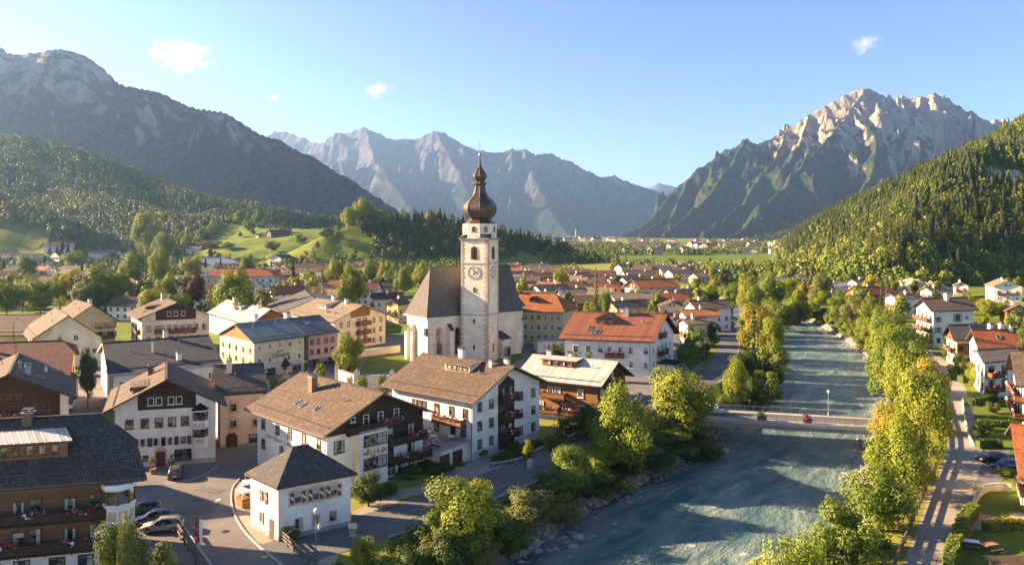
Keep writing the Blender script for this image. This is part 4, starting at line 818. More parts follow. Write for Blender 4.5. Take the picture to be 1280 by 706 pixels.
# 13 --- brown timber house with metal roof
N_ = A(752, 483, 7); R_ = A(793, 469, 7); L_ = np.array([.2, 132.6])
h = House('farmhouse', 'brown timber house with pale standing seam metal roof and long dormer', 'farmhouse', L_, N_, R_, 7, 3.4, 'L', (1.1, 1.3), 'warm_wood', 'pale_metal', trim='dark_trim')
h.panel('R', [(0, .9), (h.wlR, .9), (h.wlR, 6.9), (h.wlR / 2, 9.9), (0, 6.9)], 'gable_cladding', 'dark_wood', .05); h.panel('R', [(0, -.4), (h.wlR, -.4), (h.wlR, .9), (0, .9)], 'plinth', 'white_plaster', .06)
h.row('R', 4.6, [.12, .33, .53, .74], 1.0, 1.4, 'white+lit', out=.05); h.row('R', 1.7, [.12, .33, .53, .74], 1.0, 1.4, 'white+lit', out=.05); h.row('R', 7.4, [.5], .9, 1.0, 'white', out=.05)
h.row('L', 4.4, [.22, .52, .62, .82], 1.1, 1.5, 'white+lit'); h.row('L', 1.4, [.2, .45, .75], 1.2, 1.6, 'white'); h.balcony('L', h.wlL * .40, h.wlL * .70, 4.0, 1.3, 'balcony_boards', False); h.balcony('L', h.wlL * .2, h.wlL * .95, 1.3, 1.4, 'balcony_boards', True); h.panel('L', [(0, -.4), (h.wlL, -.4), (h.wlL, 1.0), (0, 1.0)], 'plinth', 'white_plaster', .03)
h.dormer(.60, -.40, 6.6, 1.25, 'pale_metal', 'warm_wood', nwin=4, pitch=.10); h.chimney(.82, .12, .8, 1.2); h.chimney(.60, .25, .85, 1.3)
# 14 --- big white house, red roof
N_ = A(818, 427, 8.5); L_ = A(697, 423, 8.5); R_ = A(850, 416, 8.5)
h = House('hotel', 'large white hotel with rust red metal roof and gabled dormer right of the church', 'hotel', L_, N_, R_, 8.5, 5.6, 'L', (1.0, 1.3), 'white_plaster', 'rust_metal', trim='dark_trim')
h.row('L', 5.3, [.05, .22, .34, .47, .58, .72, .87], 1.15, 1.6, 'white'); h.row('L', 1.9, [.05, .22, .38, .58, .87], 1.15, 1.6, 'white'); h.balcony('L', h.wlL * .30, h.wlL * .52, 4.6, 1.2, 'balcony_boards', True)
h.row('R', 5.3, [.12, .30, .48, .66, .84], 1.0, 1.5, 'white'); h.row('R', 1.9, [.12, .30, .48, .66, .84], 1.0, 1.5, 'white'); h.row('R', 9.0, [.40, .60], 1.0, 1.5, 'white'); h.balcony('R', h.wlR * .28, h.wlR * .60, 4.6, 1.1, 'balcony_boards', True); h.balcony('R', h.wlR * .34, h.wlR * .56, 8.6, .9, 'balcony_boards', True)
h.dormer(.60, -.42, 4.2, 1.2, 'rust_metal', 'warm_wood', nwin=2, gable=True); h.chimney(.42, -.08, .9, 1.6); h.chimney(.50, .1, .9, 1.3); h.skylight(.72, -.62, 1, 1.4); h.skylight(.66, -.72, 1, 1.4); h.skylight(.62, -.72, 1, 1.4)
o, d, n, ln, rz = h.frame('R'); m = MB(); q = o + d * 7 + n * 2.2; m.box((q[0], q[1], 1.3), (5.5, 4.2, 2.6), 0, rz); m.box((q[0], q[1], 2.75), (6.2, 4.9, .25), 1, rz); m.box((q[0] + n[0] * 2.12, q[1] + n[1] * 2.12, 1.5), (4.6, .05, 1.5), 2, rz); m.build('porch', ['white_plaster', 'slate_tiles', 'glass'], h.root)
# 15 --- yellow hotel
N_ = A(706, 390, 10); L_ = A(596, 388, 10); R_ = N_ + np.array([6.0, 12.5])
h = House('hotel', 'tall yellow hotel with orange hipped roof directly right of the church nave', 'hotel', L_, N_, R_, 10, 5.2, 'L', (.7, .7), 'yellow_plaster', 'orange_tiles', ends=((1, .20), (0, 0)), trim='brown_trim')
for z in (7.3, 4.4, 1.5): h.row('L', z, [.05, .13, .21, .29, .37, .45, .55, .65, .75, .85], 1.2, 1.6, 'white'); h.row('R', z, 3, 1.2, 1.6, 'white')
h.dormer(.40, -.5, 2.6, 1.0, None, 'brown_wood', nwin=1, gable=True); h.chimney(.75, 0, .9, 1.5); h.chimney(.15, .1, .9, 1.3)
q = A(678, 440, 0); m = MB(); m.box((0, 0, 1.6), (8, 5, 3.2), 0); m.box((0, 0, 3.28), (8.4, 5.4, .16), 1); k = MB(); k.lathe([(1.0, 0), (1.0, .05)], 20); bx = thing('garage', 'small white flat roofed garage with arched door beside the yellow hotel', 'garage', (q[0] + 2, q[1] + 2, 0), .2); m.build('wall', ['white_plaster', 'grey_stone'], bx)
m = MB(); m.face([(-1.1, -2.53, 0), (1.1, -2.53, 0), (1.1, -2.53, 1.6), (.6, -2.53, 2.3), (-.6, -2.53, 2.3), (-1.1, -2.53, 1.6)]); m.build('arched_door', 'warm_wood', bx); FOOT.append((q[0] + 2, q[1] + 2, 4, None))
# small roof fittings on the nearest houses
def fitting(h, spots, aerial=None):
    for t, q in spots:
        x, y, z = h.P(t, q); m = MB(); m.lathe([(.09, -.2), (.09, .5), (.16, .5), (.16, .62)], 8, 0, (x, y, z)); m.build('vent_pipe', 'metal_grey', h.roof)
    if aerial:
        x, y, z = h.P(*aerial); m = MB(); m.bar((x, y, z - .1), (x, y, z + 2.2), .05)
        for k in range(5): m.bar((x - .45 + k * .05, y, z + 1.5 + k * .16), (x + .45 - k * .05, y, z + 1.5 + k * .16), .03)
        m.build('aerial', 'metal_dark', h.roof)
HS = {o['label'][:22]: f[3] for f in FOOT if f[3] is not None for o in [f[3].root]}
for h in [f[3] for f in FOOT if f[3] is not None][:26]:
    if h.ends == ((0, 0), (0, 0)): fitting(h, [(.22, -.35), (.68, -.22)] if h.la > 12 else [(.4, -.4)], (.85, -.02) if h.la > 14 else None)
    # snow guards: a low rail on the slope above the eave
    e0, e1 = h.P(.04, -.86, .12), h.P(.96, -.86, .12)
    if h.ends[0][0] < 1: m = MB(); m.bar(e0, e1, .05, .12); m.build('snow_guard', 'metal_dark', h.roof)
# ------------------------------------------------------------------ church
CH = thing('church', 'tall white church with onion domed clock tower and steep shingle roof', 'church', (-12, 196, 0))
CB = np.array([-12., 196.])
def cl(p): return (p[0] - CB[0], p[1] - CB[1])
ca = np.array([.81, .587]); cp = np.array([.587, -.81])            # chancel axis (away, right) and its outward right side
E2 = np.array([-21.6, 185.3]); E1 = E2 - cp * 11.5                  # end wall, right and left corners
ZE, ZR = 12.0, 24.7
def arch_window(name, parent, c, n, w, h, z, frame='church_plaster', depth=.04, glass='glass', sur='pink_stone'):
    """round headed window on a wall: c plan centre (local), n outward"""
    x = np.array([n[1], -n[0]]); m = MB()
    def ring(ww, hh, out): 
        P = [(c[0] + x[0] * u + n[0] * out, c[1] + x[1] * u + n[1] * out, z + v) for u, v in [(-ww / 2, 0), (ww / 2, 0)] + [(ww / 2 * math.cos(a), hh - ww / 2 + ww / 2 * math.sin(a)) for a in np.linspace(0, math.pi, 9)]]
        return P
    A = ring(w * 1.35, h * 1.08, depth + .02); B_ = ring(w, h, depth + .04)
    m.face(A, 0); o = m.build(name, [sur], parent); k = MB(); k.face(B_, 0)
    k.build('pane', [glass], o)
    if w > .8:
        g = MB(); g.bar((c[0] + n[0] * (depth + .06), c[1] + n[1] * (depth + .06), z), (c[0] + n[0] * (depth + .06), c[1] + n[1] * (depth + .06), z + h), .06); 
        for i in range(1, 5): g.bar((c[0] - x[0] * w / 2 + n[0] * (depth + .06), c[1] - x[1] * w / 2 + n[1] * (depth + .06), z + h * i / 5.5), (c[0] + x[0] * w / 2 + n[0] * (depth + .06), c[1] + x[1] * w / 2 + n[1] * (depth + .06), z + h * i / 5.5), .04)
        g.build('glazing_bars', 'metal_dark', o)
    return o
# chancel: rectangular body with a three sided end
ch = 3.4
Q = [E1 + ca * ch * .6 - cp * 0, E1 + cp * 1.0 - ca * .2, E2, E2 + ca * 34, E1 + ca * 34]
Q = [E1, E2, E2 + ca * 30, E1 + ca * 30]
m = MB(); m.prism([cl(p) for p in Q], -1, ZE, 0); cw = m.build('chancel_wall', 'church_plaster', CH)
m = MB(); ov = .7
e1, e2 = E1 - ca * ov - cp * ov, E2 - ca * ov + cp * ov; e3, e4 = E2 + ca * 30 + cp * ov, E1 + ca * 30 - cp * ov; ap = (E1 + E2) / 2 + ca * 4.0; ae = (E1 + E2) / 2 + ca * 30
def v3(p, z): q = cl(p); return (q[0], q[1], z)
sl = 14
m.face([v3(e1, ZE), v3(e2, ZE), v3(ap, ZR)], 0, [(-6, 0), (6, 0), (0, sl)]); m.face([v3(e2, ZE), v3(e3, ZE), v3(ae, ZR), v3(ap, ZR)], 0, [(0, 0), (30, 0), (30, sl), (4, sl)]); m.face([v3(e4, ZE), v3(e1, ZE), v3(ap, ZR), v3(ae, ZR)], 0, [(0, 0), (30, 0), (26, sl), (0, sl)])
m.prism([cl(p) for p in (e1, e2, e3, e4)], ZE - .35, ZE - .02, 1)
m.bar(v3(ap, ZR), v3(ae, ZR), .3, .25, 0)
for e in (e1, e2): m.bar(v3(e, ZE), v3(ap, ZR), .16, .16, 2)
m.build('chancel_roof', ['church_shingle', 'church_plaster', 'grey_tiles'], CH)
# nave: wider body beyond the tower
na = np.array([.545, .838]); npp = np.array([.838, -.545])
K1 = np.array([-7.2, 200.5]); K2 = K1 + na * 19; K3 = K2 - npp * 16; K4 = K1 - npp * 16
m = MB(); m.prism([cl(p) for p in (K1, K2, K3, K4)], -1, ZE, 0); m.build('nave_wall', 'church_plaster', CH)
m = MB(); k1, k2, k3, k4 = K1 - na * .2 + npp * .7, K2 + na * .7 + npp * .7, K3 + na * .7 - npp * .7, K4 - npp * .7; r1 = (K1 + K4) / 2; r2 = (K2 + K3) / 2 - na * 4.5
m.face([v3(k1, ZE), v3(k2, ZE), v3(r2, ZR + .6), v3(r1, ZR + .6)], 0, [(0, 0), (20, 0), (16, 15), (0, 15)]); m.face([v3(k2, ZE), v3(k3, ZE), v3(r2, ZR + .6)], 0, [(0, 0), (16, 0), (8, 15)]); m.face([v3(k3, ZE), v3(k4, ZE), v3(r1, ZR + .6), v3(r2, ZR + .6)], 0, [(0, 0), (20, 0), (20, 15), (4, 15)]); m.face([v3(k4, ZE), v3(k1, ZE), v3(r1, ZR + .6)], 0, [(0, 0), (16, 0), (8, 15)])
m.prism([cl(p) for p in (k1, k2, k3, k4)], ZE - .35, ZE - .02, 1); m.build('nave_roof', ['church_shingle', 'church_plaster'], CH)
def buttress(p, n, h, w=1.1, d=1.5):
    x = np.array([n[1], -n[0]]); m = MB(); c = np.array(cl(p)); rz = math.atan2(n[1], n[0]); q = c + n * d / 2
    m.box((q[0], q[1], h / 2 - .4), (d, w, h + .8), 0, rz); a = c + n * (d + .1); b_ = c
    P = [(*(a - x * (w / 2 + .08)), h), (*(a + x * (w / 2 + .08)), h), (*(b_ + x * (w / 2 + .08)), h + 1.6), (*(b_ - x * (w / 2 + .08)), h + 1.6)]
    m.face(P, 1); m.face([P[1], P[0], (P[0][0], P[0][1], h - .1), (P[1][0], P[1][1], h - .1)], 1); m.face([(*(a + x * w / 2), h), (*(b_ + x * w / 2), h), (*(b_ + x * w / 2), h + 1.5)], 0); m.face([(*(a - x * w / 2), h), (*(b_ - x * w / 2), h + 1.5), (*(b_ - x * w / 2), h)], 0)
    m.build('buttress', ['church_plaster', 'grey_tiles'], CH)
buttress(E1 * .93 + E2 * .07, -ca, 7.6, 1.2, .9); buttress(E2 * .76 + E1 * .24, -ca, 8.2, 1.1, 1.5) if False else None
buttress(E1 * .62 + E2 * .38, -ca, 8.0, 1.0, 1.1); buttress(E2 + ca * 6.3, cp, 8.4, 1.2, 1.5)
for k in (6.0, 11.0, 16.5): buttress(K1 + na * k, npp, 8.2, 1.1, 1.6)
m = MB(); q = cl(E2 - ca * .16 + cp * .1); m.tube([(q[0], q[1], 0), (q[0], q[1], ZE - .4)], [.09, .09], 8); q = cl(E2 + ca * 11.2 + cp * .1); m.tube([(q[0], q[1], 0), (q[0], q[1], ZE - .4)], [.08, .08], 8); q = cl(E2 - ca * .3 - cp * 1.0); m.box((q[0], q[1], 8.2), (.25, 1.2, 2.0), 0, math.atan2(ca[1], ca[0])); m.build('downpipe', 'metal_dark', CH)
arch_window('chancel_window', CH, cl(E2 + ca * 3.3), cp, 1.5, 7.2, 1.6); arch_window('chancel_window', CH, cl(E2 + ca * 8.8), cp, 1.3, 6.8, 2.0)
for k in (3.6, 8.5, 13.7): arch_window('nave_window', CH, cl(K1 + na * k), npp, 1.2, 5.0, 4.5)
m = MB(); q = cl(E1 * .72 + E2 * .28 - ca * .05); xx = cp
for k in range(12):
    a_ = k / 12 * 2 * math.pi; b_ = (k + 1) / 12 * 2 * math.pi; m.bar((q[0] + cp[0] * .95 * math.cos(a_), q[1] + cp[1] * .95 * math.cos(a_), 2.6 + .36 * math.sin(a_) + .12 * math.sin(3 * a_)), (q[0] + cp[0] * .95 * math.cos(b_), q[1] + cp[1] * .95 * math.cos(b_), 2.6 + .36 * math.sin(b_) + .12 * math.sin(3 * b_)), .14)
m.build('sundial_line', 'metal_dark', CH)
# tower
th = math.radians(20); tl = np.array([-math.cos(th), math.sin(th)]); tr = np.array([math.sin(th), math.cos(th)]); TC = np.array([-6.3, 186.8]); S = 7.6
ctr = TC + tl * S / 2 + tr * S / 2; c2 = cl(ctr); nl = -tr; nr = -tl; rzT = math.atan2(tr[1], tr[0])
m = MB(); m.box((c2[0], c2[1], 15.5), (S, S, 33), 0, rzT)
T = m.build('tower', 'church_plaster', CH)
m = MB()
for z in (12.4, 25.8): m.box((c2[0], c2[1], z), (S + .24, S + .24, .28), 0, rzT)
m.box((c2[0], c2[1], 32.0), (S + .5, S + .5, .35), 1, rzT); m.box((c2[0], c2[1], 32.3), (S + 1.0, S + 1.0, .22), 0, rzT); m.build('cornice', ['grey_stone', 'pink_stone'], T)
m = MB()                                                              # quoins: alternating blocks up the corners
R9 = random.Random(9)
for z in np.arange(.2, 31.6, .62):
    lo = int(z / .62) % 2
    for corner, dirs in ((TC, ((tl, nl), (tr, nr))), (TC + tl * S, ((-tl, nl),)), (TC + tr * S, ((-tr, nr),))):
        for (dd, nn), alt in zip(dirs, (lo, 1 - lo)):
            w = (.95 if alt else .55) * (1.15 if corner is TC else .8) + R9.uniform(-.05, .05); q = cl(corner + dd * w / 2 + nn * .03); m.box((q[0], q[1], z + .31), (w, .08, .6), 0, math.atan2(dd[1], dd[0]))
m.build('quoins', 'pink_stone', T)
cL = TC + tl * S / 2; cR = TC + tr * S / 2
arch_window('belfry_window', T, cl(cL), nl, 1.7, 3.3, 26.9, glass='dark_wood'); arch_window('belfry_window', T, cl(cR), nr, 1.7, 3.3, 26.9, glass='dark_wood')
for z in (3.4, 10.2, 18.4): 
    f, p = window_meshes(.45, 1.2, 'dark'); x = np.array([nl[1], -nl[0]]); q = cl(cL + nl * .02); k = link('slit_window', f, T, (q[0], q[1], z), math.atan2(x[1], x[0])); link('pane', p[0], k)
for z in (2.5,):
    x = np.array([nr[1], -nr[0]]); q = cl(cR + nr * .02); f, p = window_meshes(.5, 2.2, 'dark'); k = link('slit_window', f, T, (q[0], q[1], z), math.atan2(x[1], x[0])); link('pane', p[0], k)
for c, n in ((cL, nl), (cR, nr)):
    x = np.array([n[1], -n[0]]); q = np.array(cl(c)); zc = 23.4; m = MB(); qq = q + n * .03
    def pt(r, a, out=0): return (qq[0] + x[0] * r * math.cos(a) + n[0] * out, qq[1] + x[1] * r * math.cos(a) + n[1] * out, zc + r * math.sin(a))
    hw = 1.9 if c is cL else 1.8
    m.face([(*(qq + x * u), zc + v) for u, v in ((-hw, -hw), (hw, -hw), (hw, hw), (-hw, hw))], 0)
    m.face([pt(1.72, a, .02) for a in np.linspace(0, 2 * math.pi, 33)[:-1]], 1); m.face([pt(1.05, a, .035) for a in np.linspace(0, 2 * math.pi, 33)[:-1]], 0)
    for i in range(12):
        a = i * math.pi / 6; m.bar(pt(1.18, a, .05), pt(1.58, a, .05), .16, .03, 3 if i % 3 else 2)
    for i in range(8):
        a = i * math.pi / 4; m.bar(pt(.1, a, .045), pt(.8, a, .045), .12, .02, 2)
    for i in range(32):
        a, b_ = i * math.pi / 16, (i + 1) * math.pi / 16; m.bar(pt(1.72, a, .05), pt(1.72, b_, .05), .08, .04, 2)
    fc = m.build('clock_face', ['church_plaster', 'clock_ivory', 'clock_red', 'metal_dark'], T)
    k = MB(); k.bar(pt(-.2, 1.1, .09), pt(1.35, 1.1, .09), .1, .03); k.bar(pt(-.2, 2.5, .1), pt(.9, 2.5, .1), .14, .03); k.build('clock_hands', 'gold', fc)
o8 = rzT + math.pi / 8; ap8 = 1 / math.cos(math.pi / 8)
m = MB(); m.lathe([(4.15 * ap8, 32.4), (4.15 * ap8, 36.2)], 8, 0, (c2[0], c2[1], 0), o8); D = m.build('octagon', 'church_plaster', T)
m = MB()
for i in range(4):                                                    # small pent roofs over the square corners
    a = rzT + i * math.pi / 2 + math.pi / 4; r = (S + 1.0) / 2 * math.sqrt(2); ta = [o8 + k * math.pi / 4 for k in range(8)]
    p0 = (c2[0] + r * math.cos(a), c2[1] + r * math.sin(a), 32.42); near = sorted(ta, key=lambda t: abs((t - a + math.pi) % (2 * math.pi) - math.pi))[:2]; near.sort(key=lambda t: (t - a + math.pi) % (2 * math.pi))
    P = [(c2[0] + 4.15 * ap8 * math.cos(t), c2[1] + 4.15 * ap8 * math.sin(t), 33.5) for t in near]; s2 = [(c2[0] + r * .62 * math.cos(a + s_ * .62), c2[1] + r * .62 * math.sin(a + s_ * .62), 32.42) for s_ in (-1.0, 1.0)]
    m.face([s2[0], p0, P[0]]); m.face([p0, P[1], P[0]]); m.face([p0, s2[1], P[1]])
    am = rzT + i * math.pi / 2; q = np.array([math.cos(am), math.sin(am)]); t_ = np.array([-q[1], q[0]]); f0 = np.array(c2) + q * (S / 2 + .45); b0 = np.array(c2) + q * 4.05
    m.face([(*(f0 - t_ * 1.6), 32.42), (*f0, 33.5), (*b0, 33.5), (*(b0 - t_ * 1.6), 32.45)], 0); m.face([(*f0, 33.5), (*(f0 + t_ * 1.6), 32.42), (*(b0 + t_ * 1.6), 32.45), (*b0, 33.5)], 0); m.face([(*(f0 - t_ * 1.6), 32.42), (*(f0 + t_ * 1.6), 32.42), (*f0, 33.5)], 1)
m.build('corner_roof', ['grey_tiles', 'church_plaster'], T)
for i in range(8):
    a = rzT + i * math.pi / 4; n = np.array([math.cos(a), math.sin(a)]); arch_window('octagon_window', D, (c2[0] + n[0] * 4.15, c2[1] + n[1] * 4.15), n, .95, 1.5, 34.0, glass='glass')
prof = [(3.95, 36.2), (3.98, 36.45), (2.95, 37.3), (2.85, 37.5), (3.45, 38.05), (4.05, 38.8), (4.42, 39.7), (4.45, 40.4), (4.2, 41.3), (3.7, 42.1), (3.0, 42.8), (2.35, 43.4), (1.85, 44.1), (1.55, 44.9), (1.40, 45.8), (1.36, 46.5), (1.75, 46.75), (1.75, 46.95), (1.2, 47.3), (1.2, 47.6), (1.55, 48.1), (1.82, 48.7), (1.75, 49.3), (1.42, 49.9), (.95, 50.5), (.6, 51.1), (.36, 51.9), (.22, 52.9), (.14, 54.0)]
m = MB(); m.lathe([(r * 1.0, z) for r, z in prof], 8, 0, (c2[0], c2[1], 0), o8); on = m.build('onion_dome', 'onion_copper', T)
for i in range(8):
    a = o8 + i * math.pi / 4; k = MB(); k.tube([(c2[0] + r * 1.005 * math.cos(a), c2[1] + r * 1.005 * math.sin(a), z) for r, z in prof[2:26]], [.07] * 24, 5); k.build('seam', 'onion_copper', on, smooth=True)
m = MB(); m.lathe([(.05, 53.9), (.3, 54.15), (.42, 54.5), (.3, 54.85), (.05, 55.0)], 12, 0, (c2[0], c2[1], 0)); m.bar((c2[0], c2[1], 55), (c2[0], c2[1], 58.2), .12, .12); x = tl
for z, w in ((56.6, .75), (57.3, .5)): m.bar((c2[0] - x[0] * w, c2[1] - x[1] * w, z), (c2[0] + x[0] * w, c2[1] + x[1] * w, z), .12, .12)
m.build('cross', 'gold', on)
q = cl(TC + tr * (S + 1.6) + npp * .5); m = MB(); m.box((q[0] - .4, q[1] + 1.2, 2.4), (3.6, 4.2, 5.4), 0, math.atan2(na[1], na[0])); P = [(q[0] - .4, q[1] + 1.2)]
u_ = na * 2.4; w_ = npp * 2.2; c_ = np.array(P[0]); m.face([(*(c_ - u_ + w_), 5.0), (*(c_ + u_ + w_), 5.0), (*(c_ + u_ - w_), 7.4), (*(c_ - u_ - w_), 7.4)], 1); m.face([(*(c_ - u_ + w_), 5.0), (*(c_ - u_ - w_), 7.4), (*(c_ - u_ - w_), 5.0)], 0); m.build('porch', ['church_plaster', 'grey_tiles'], CH)
arch_window('side_door', CH, cl(TC + tr * (S + 1.8) + npp * 2.6), npp, 1.6, 3.2, 0, glass='dark_wood')
FOOT.append((-18, 194, 13, None)); FOOT.append((-2, 210, 12, None))
# churchyard: lawn and cream wall with piers
YW = [at(402, 470), at(422, 482), at(445, 484), at(478, 490), at(500, 480)]
yw = thing('churchyard_wall', 'cream churchyard wall with stepped piers left of the church', 'wall', (YW[0][0], YW[0][1], 0)); m = MB(); o0 = YW[0]
path_ = [at(422, 478) - o0, at(446, 487) - o0, at(490, 487) - o0, at(520, 478) - o0]
for a_, b_ in zip(path_, path_[1:]): m.bar((*a_, 1.3), (*b_, 1.3), .4, 3.4); m.bar((*a_, 3.05), (*b_, 3.05), .65, .14, 1)
m.build('wall', ['cream_plaster', 'grey_stone'], yw)
for p in path_[:3]: m = MB(); m.box((*p, 1.9), (1.1, 1.1, 4.0), 0); m.lathe([(.85, 3.9), (.0, 4.6)], 4, 1, (*p, 0), .78); m.build('pier', ['cream_plaster', 'grey_stone'], yw)
m = MB(); pa, pb = at(452, 446) - o0, at(500, 440) - o0; m.bar((*pa, .9), (*pb, .9), .4, 2.2); m.bar((*(at(430, 463) - o0), 1.2), (*pa, 1.2), .4, 2.6); m.build('rear_wall', ['cream_plaster'], yw)
# ------------------------------------------------------------------ trees
def leaf_quads(C, N, size, r, asp=.62):
    """quads at centres C facing N, numpy"""
    n = len(C); t = r.normal(size=(n, 3)); u = np.cross(N, t); u /= np.linalg.norm(u, axis=1)[:, None] + 1e-9; v = np.cross(N, u)
    s = (size * r.uniform(.6, 1.35, n))[:, None]; u = u * s; v = v * s * asp
    V = np.stack([C - u, C + v * .9, C + u, C - v * .9], 1).reshape(-1, 3); F = np.arange(4 * n).reshape(-1, 4); return V, F
def broad_crown(seed, nl, leaves, size, shape='round'):
    """crown of unit radius 1 and height 2 (z from 0 to 2): overlapping leafy lobes"""
    r = np.random.default_rng(seed); L = []
    for i in range(nl):
        for _ in range(50):
            p = r.uniform(-1, 1, 3)
            if np.linalg.norm(p) < 1: break
        p = p / (np.linalg.norm(p) + 1e-6) * r.uniform(.35, .80); z = p[2]
        k = {'round': 1.0, 'tall': 1.0 - .55 * max(0, z), 'spread': 1.0 + .1 * z, 'birch': 1.0 - .70 * max(-.2, z)}[shape]
        L.append((p[0] * k, p[1] * k, z, r.uniform(.24, .46) * (1 if shape == 'round' else .9)))
    C = []; N = []
    w = np.array([l[3] ** 2 for l in L]); cnt = (w / w.sum() * leaves).astype(int)
    for (x, y, z, rad), c in zip(L, cnt):
        d = r.normal(size=(c, 3)); d /= np.linalg.norm(d, axis=1)[:, None]; d[:, 2] = d[:, 2] * .8 + .12
        rr = rad * (1 - np.abs(r.normal(0, .22, c))) * (1 + .22 * perlin(d[:, 0] * 2.5 + x * 5, d[:, 1] * 2.5 + z * 4, seed))
        C.append(np.array([x, y, z]) + d * rr[:, None]); nn = d * 1.0 + .45 * np.array([x, y, z * .6]) + r.normal(size=(c, 3)) * (.33 if leaves > 600 else .2) + np.array([0, 0, .25]); N.append(nn)
    C = np.concatenate(C); N = np.concatenate(N); N /= np.linalg.norm(N, axis=1)[:, None]; C[:, 2] = C[:, 2] + 1
    zl, zh = C[:, 2].min(), C[:, 2].max(); C[:, 2] = (C[:, 2] - zl) / (zh - zl) * 2; C[:, :2] /= np.percentile(np.hypot(C[:, 0], C[:, 1]), 97)
    V, F = leaf_quads(C, N, size, r); lob = [(x, y, (z + 1 - zl) / (zh - zl) * 2) for x, y, z, _ in L]; return V, F, lob
def conifer_crown(seed, tiers, per, sub, size):
    """needle crown, radius 1 at the skirt, height 2"""
    r = np.random.default_rng(seed); C = []; N = []
    for t in range(tiers):
        f = t / (tiers - 1); R = (1 - f) ** .85 * (1 + r.uniform(-.12, .12)) + .03; z0 = f * 1.93
        nb = max(4, int(per * (1 - f * .6)))
        for k in range(nb):
            a = 2 * math.pi * (k + r.uniform(-.35, .35)) / nb + t * 1.1; Rb = R * r.uniform(.72, 1.12); ns = max(2, int(sub * (1 - f * .7)))
            for j in range(ns):
                q = (j + .6) / ns; rad = Rb * q; z = z0 - .20 * Rb * q ** 1.5 + .04 * Rb * (q > .8) + r.uniform(-.015, .015); sp = (.06 + .12 * Rb * (1 - abs(q - .45)))
                C.append((rad * math.cos(a) - sp * math.sin(a) * r.uniform(-1, 1), rad * math.sin(a) + sp * math.cos(a) * r.uniform(-1, 1), z)); N.append((math.cos(a) * .35 + r.normal(0, .3), math.sin(a) * .35 + r.normal(0, .3), .9))
    C = np.array(C); N = np.array(N); N /= np.linalg.norm(N, axis=1)[:, None]; C[:, 2] = (C[:, 2] - C[:, 2].min()) / (C[:, 2].max() - C[:, 2].min()) * 2
    s = size * (1.25 - .35 * C[:, 2]); n = len(C); rr = r.normal(size=(n, 3)); out = np.stack([C[:, 0], C[:, 1], -.25 * np.ones(n)], 1); out /= np.linalg.norm(out, axis=1)[:, None]
    u = out * s[:, None]; v = np.cross(N, out); v /= np.linalg.norm(v, axis=1)[:, None]; v = v * s[:, None] * .55
    V = np.stack([C - u * .7, C + v, C + u * 1.2, C - v], 1).reshape(-1, 3); return V, np.arange(4 * n).reshape(-1, 4), None
PROTO = {}
def proto(kind, var, mat):
    """(crown mesh, trunk mesh), crown radius 1 m and total height 1 scaled per tree"""
    key = (kind, var, mat)
    if key in PROTO: return PROTO[key]
    seed = var * 17 + len(kind)
    geo = ('geo', kind, var)
    if geo not in PROTO:
        if kind == 'conifer': V, F, lob = conifer_crown(seed, 22, 11, 6, .075)
        elif kind == 'spruce': V, F, lob = conifer_crown(seed, 15, 8, 4, .12)
        elif kind == 'round': V, F, lob = broad_crown(seed, 30, 13000, .039, 'round')
        elif kind == 'tall': V, F, lob = broad_crown(seed, 34, 13000, .037, 'tall')
        elif kind == 'birch': V, F, lob = broad_crown(seed, 40, 14000, .035, 'birch')
        elif kind == 'bush': V, F, lob = broad_crown(seed, 18, 7000, .050, 'round')
        elif kind == 'small': V, F, lob = broad_crown(seed, 14, 1000, .125, 'round')
        else: V, F, lob = broad_crown(seed, 14, 1100, .12, 'tall')
        PROTO[geo] = (V, F, lob)
    V, F, lob = PROTO[geo]
    me = np_mesh('crown', V, F, mat); m = MB(); r = random.Random(seed)
    if kind in ('conifer', 'spruce'): m.tube([(0, 0, -.25), (0, 0, .3), (.01, 0, 1.9)], [.05, .042, .006], 6)
    else:
        m.tube([(0, 0, -.9), (.02, .01, -.2), (.03, .03, .5), (.0, .05, 1.4)], [.085, .065, .05, .012], 7)
        for x, y, z in (lob or [])[:9]: m.tube([(.02, .02, max(-.2, z * .35 - .1)), (x * .45, y * .45, z * .62), (x * .9, y * .9, z * .95)], [.034, .02, .006], 5)
    PROTO[key] = (me, m.mesh('trunk', 'birch_bark' if kind == 'birch' else 'bark')); return PROTO[key]
TREES = []
def tree(x, y, h, w, kind='round', mat='leaf_green', var=None, label=None, cat='tree', name=None, group=None, zb=None, clear=.16):
    """h total height, w crown width"""
    var = random.randrange(4) if var is None else var; c, t = proto(kind, var, mat); z = float(ground_z(np.array(float(x)), np.array(float(y)))) if zb is None else zb
    nm = name or {'conifer': 'conifer', 'spruce': 'conifer', 'bush': 'bush'}.get(kind, 'birch_tree' if kind == 'birch' else 'tree'); o = thing(nm, label or '', cat, (x, y, z), random.uniform(0, 6.28), group)
    hc = h * (1 - clear) if kind not in ('bush', 'conifer', 'spruce') else h * .97; z0 = h - hc
    a = link('crown', c, o, (0, 0, z0)); a.scale = (w / 2, w / 2, hc / 2); b_ = link('trunk', t, o, (0, 0, z0)); s = min(w / 2, 4.0); b_.scale = (s, s, hc / 2 if z0 < .2 else max(hc / 2, z0 / .9))
    TREES.append((o, x, y, h, w, kind, mat)); FOOT.append((x, y, w * .4, None)); return o
def T(px, Y, top, wpx, kind, mat, label, zb=None, **kw):
    x = atY(px, Y); z = float(ground_z(np.array(x), np.array(float(Y)))) if zb is None else zb
    h = max(1.2, zat(top, Y) - z); return tree(x, Y, h, wpx * Y / FPX, kind, mat, label=label, zb=z, **kw)
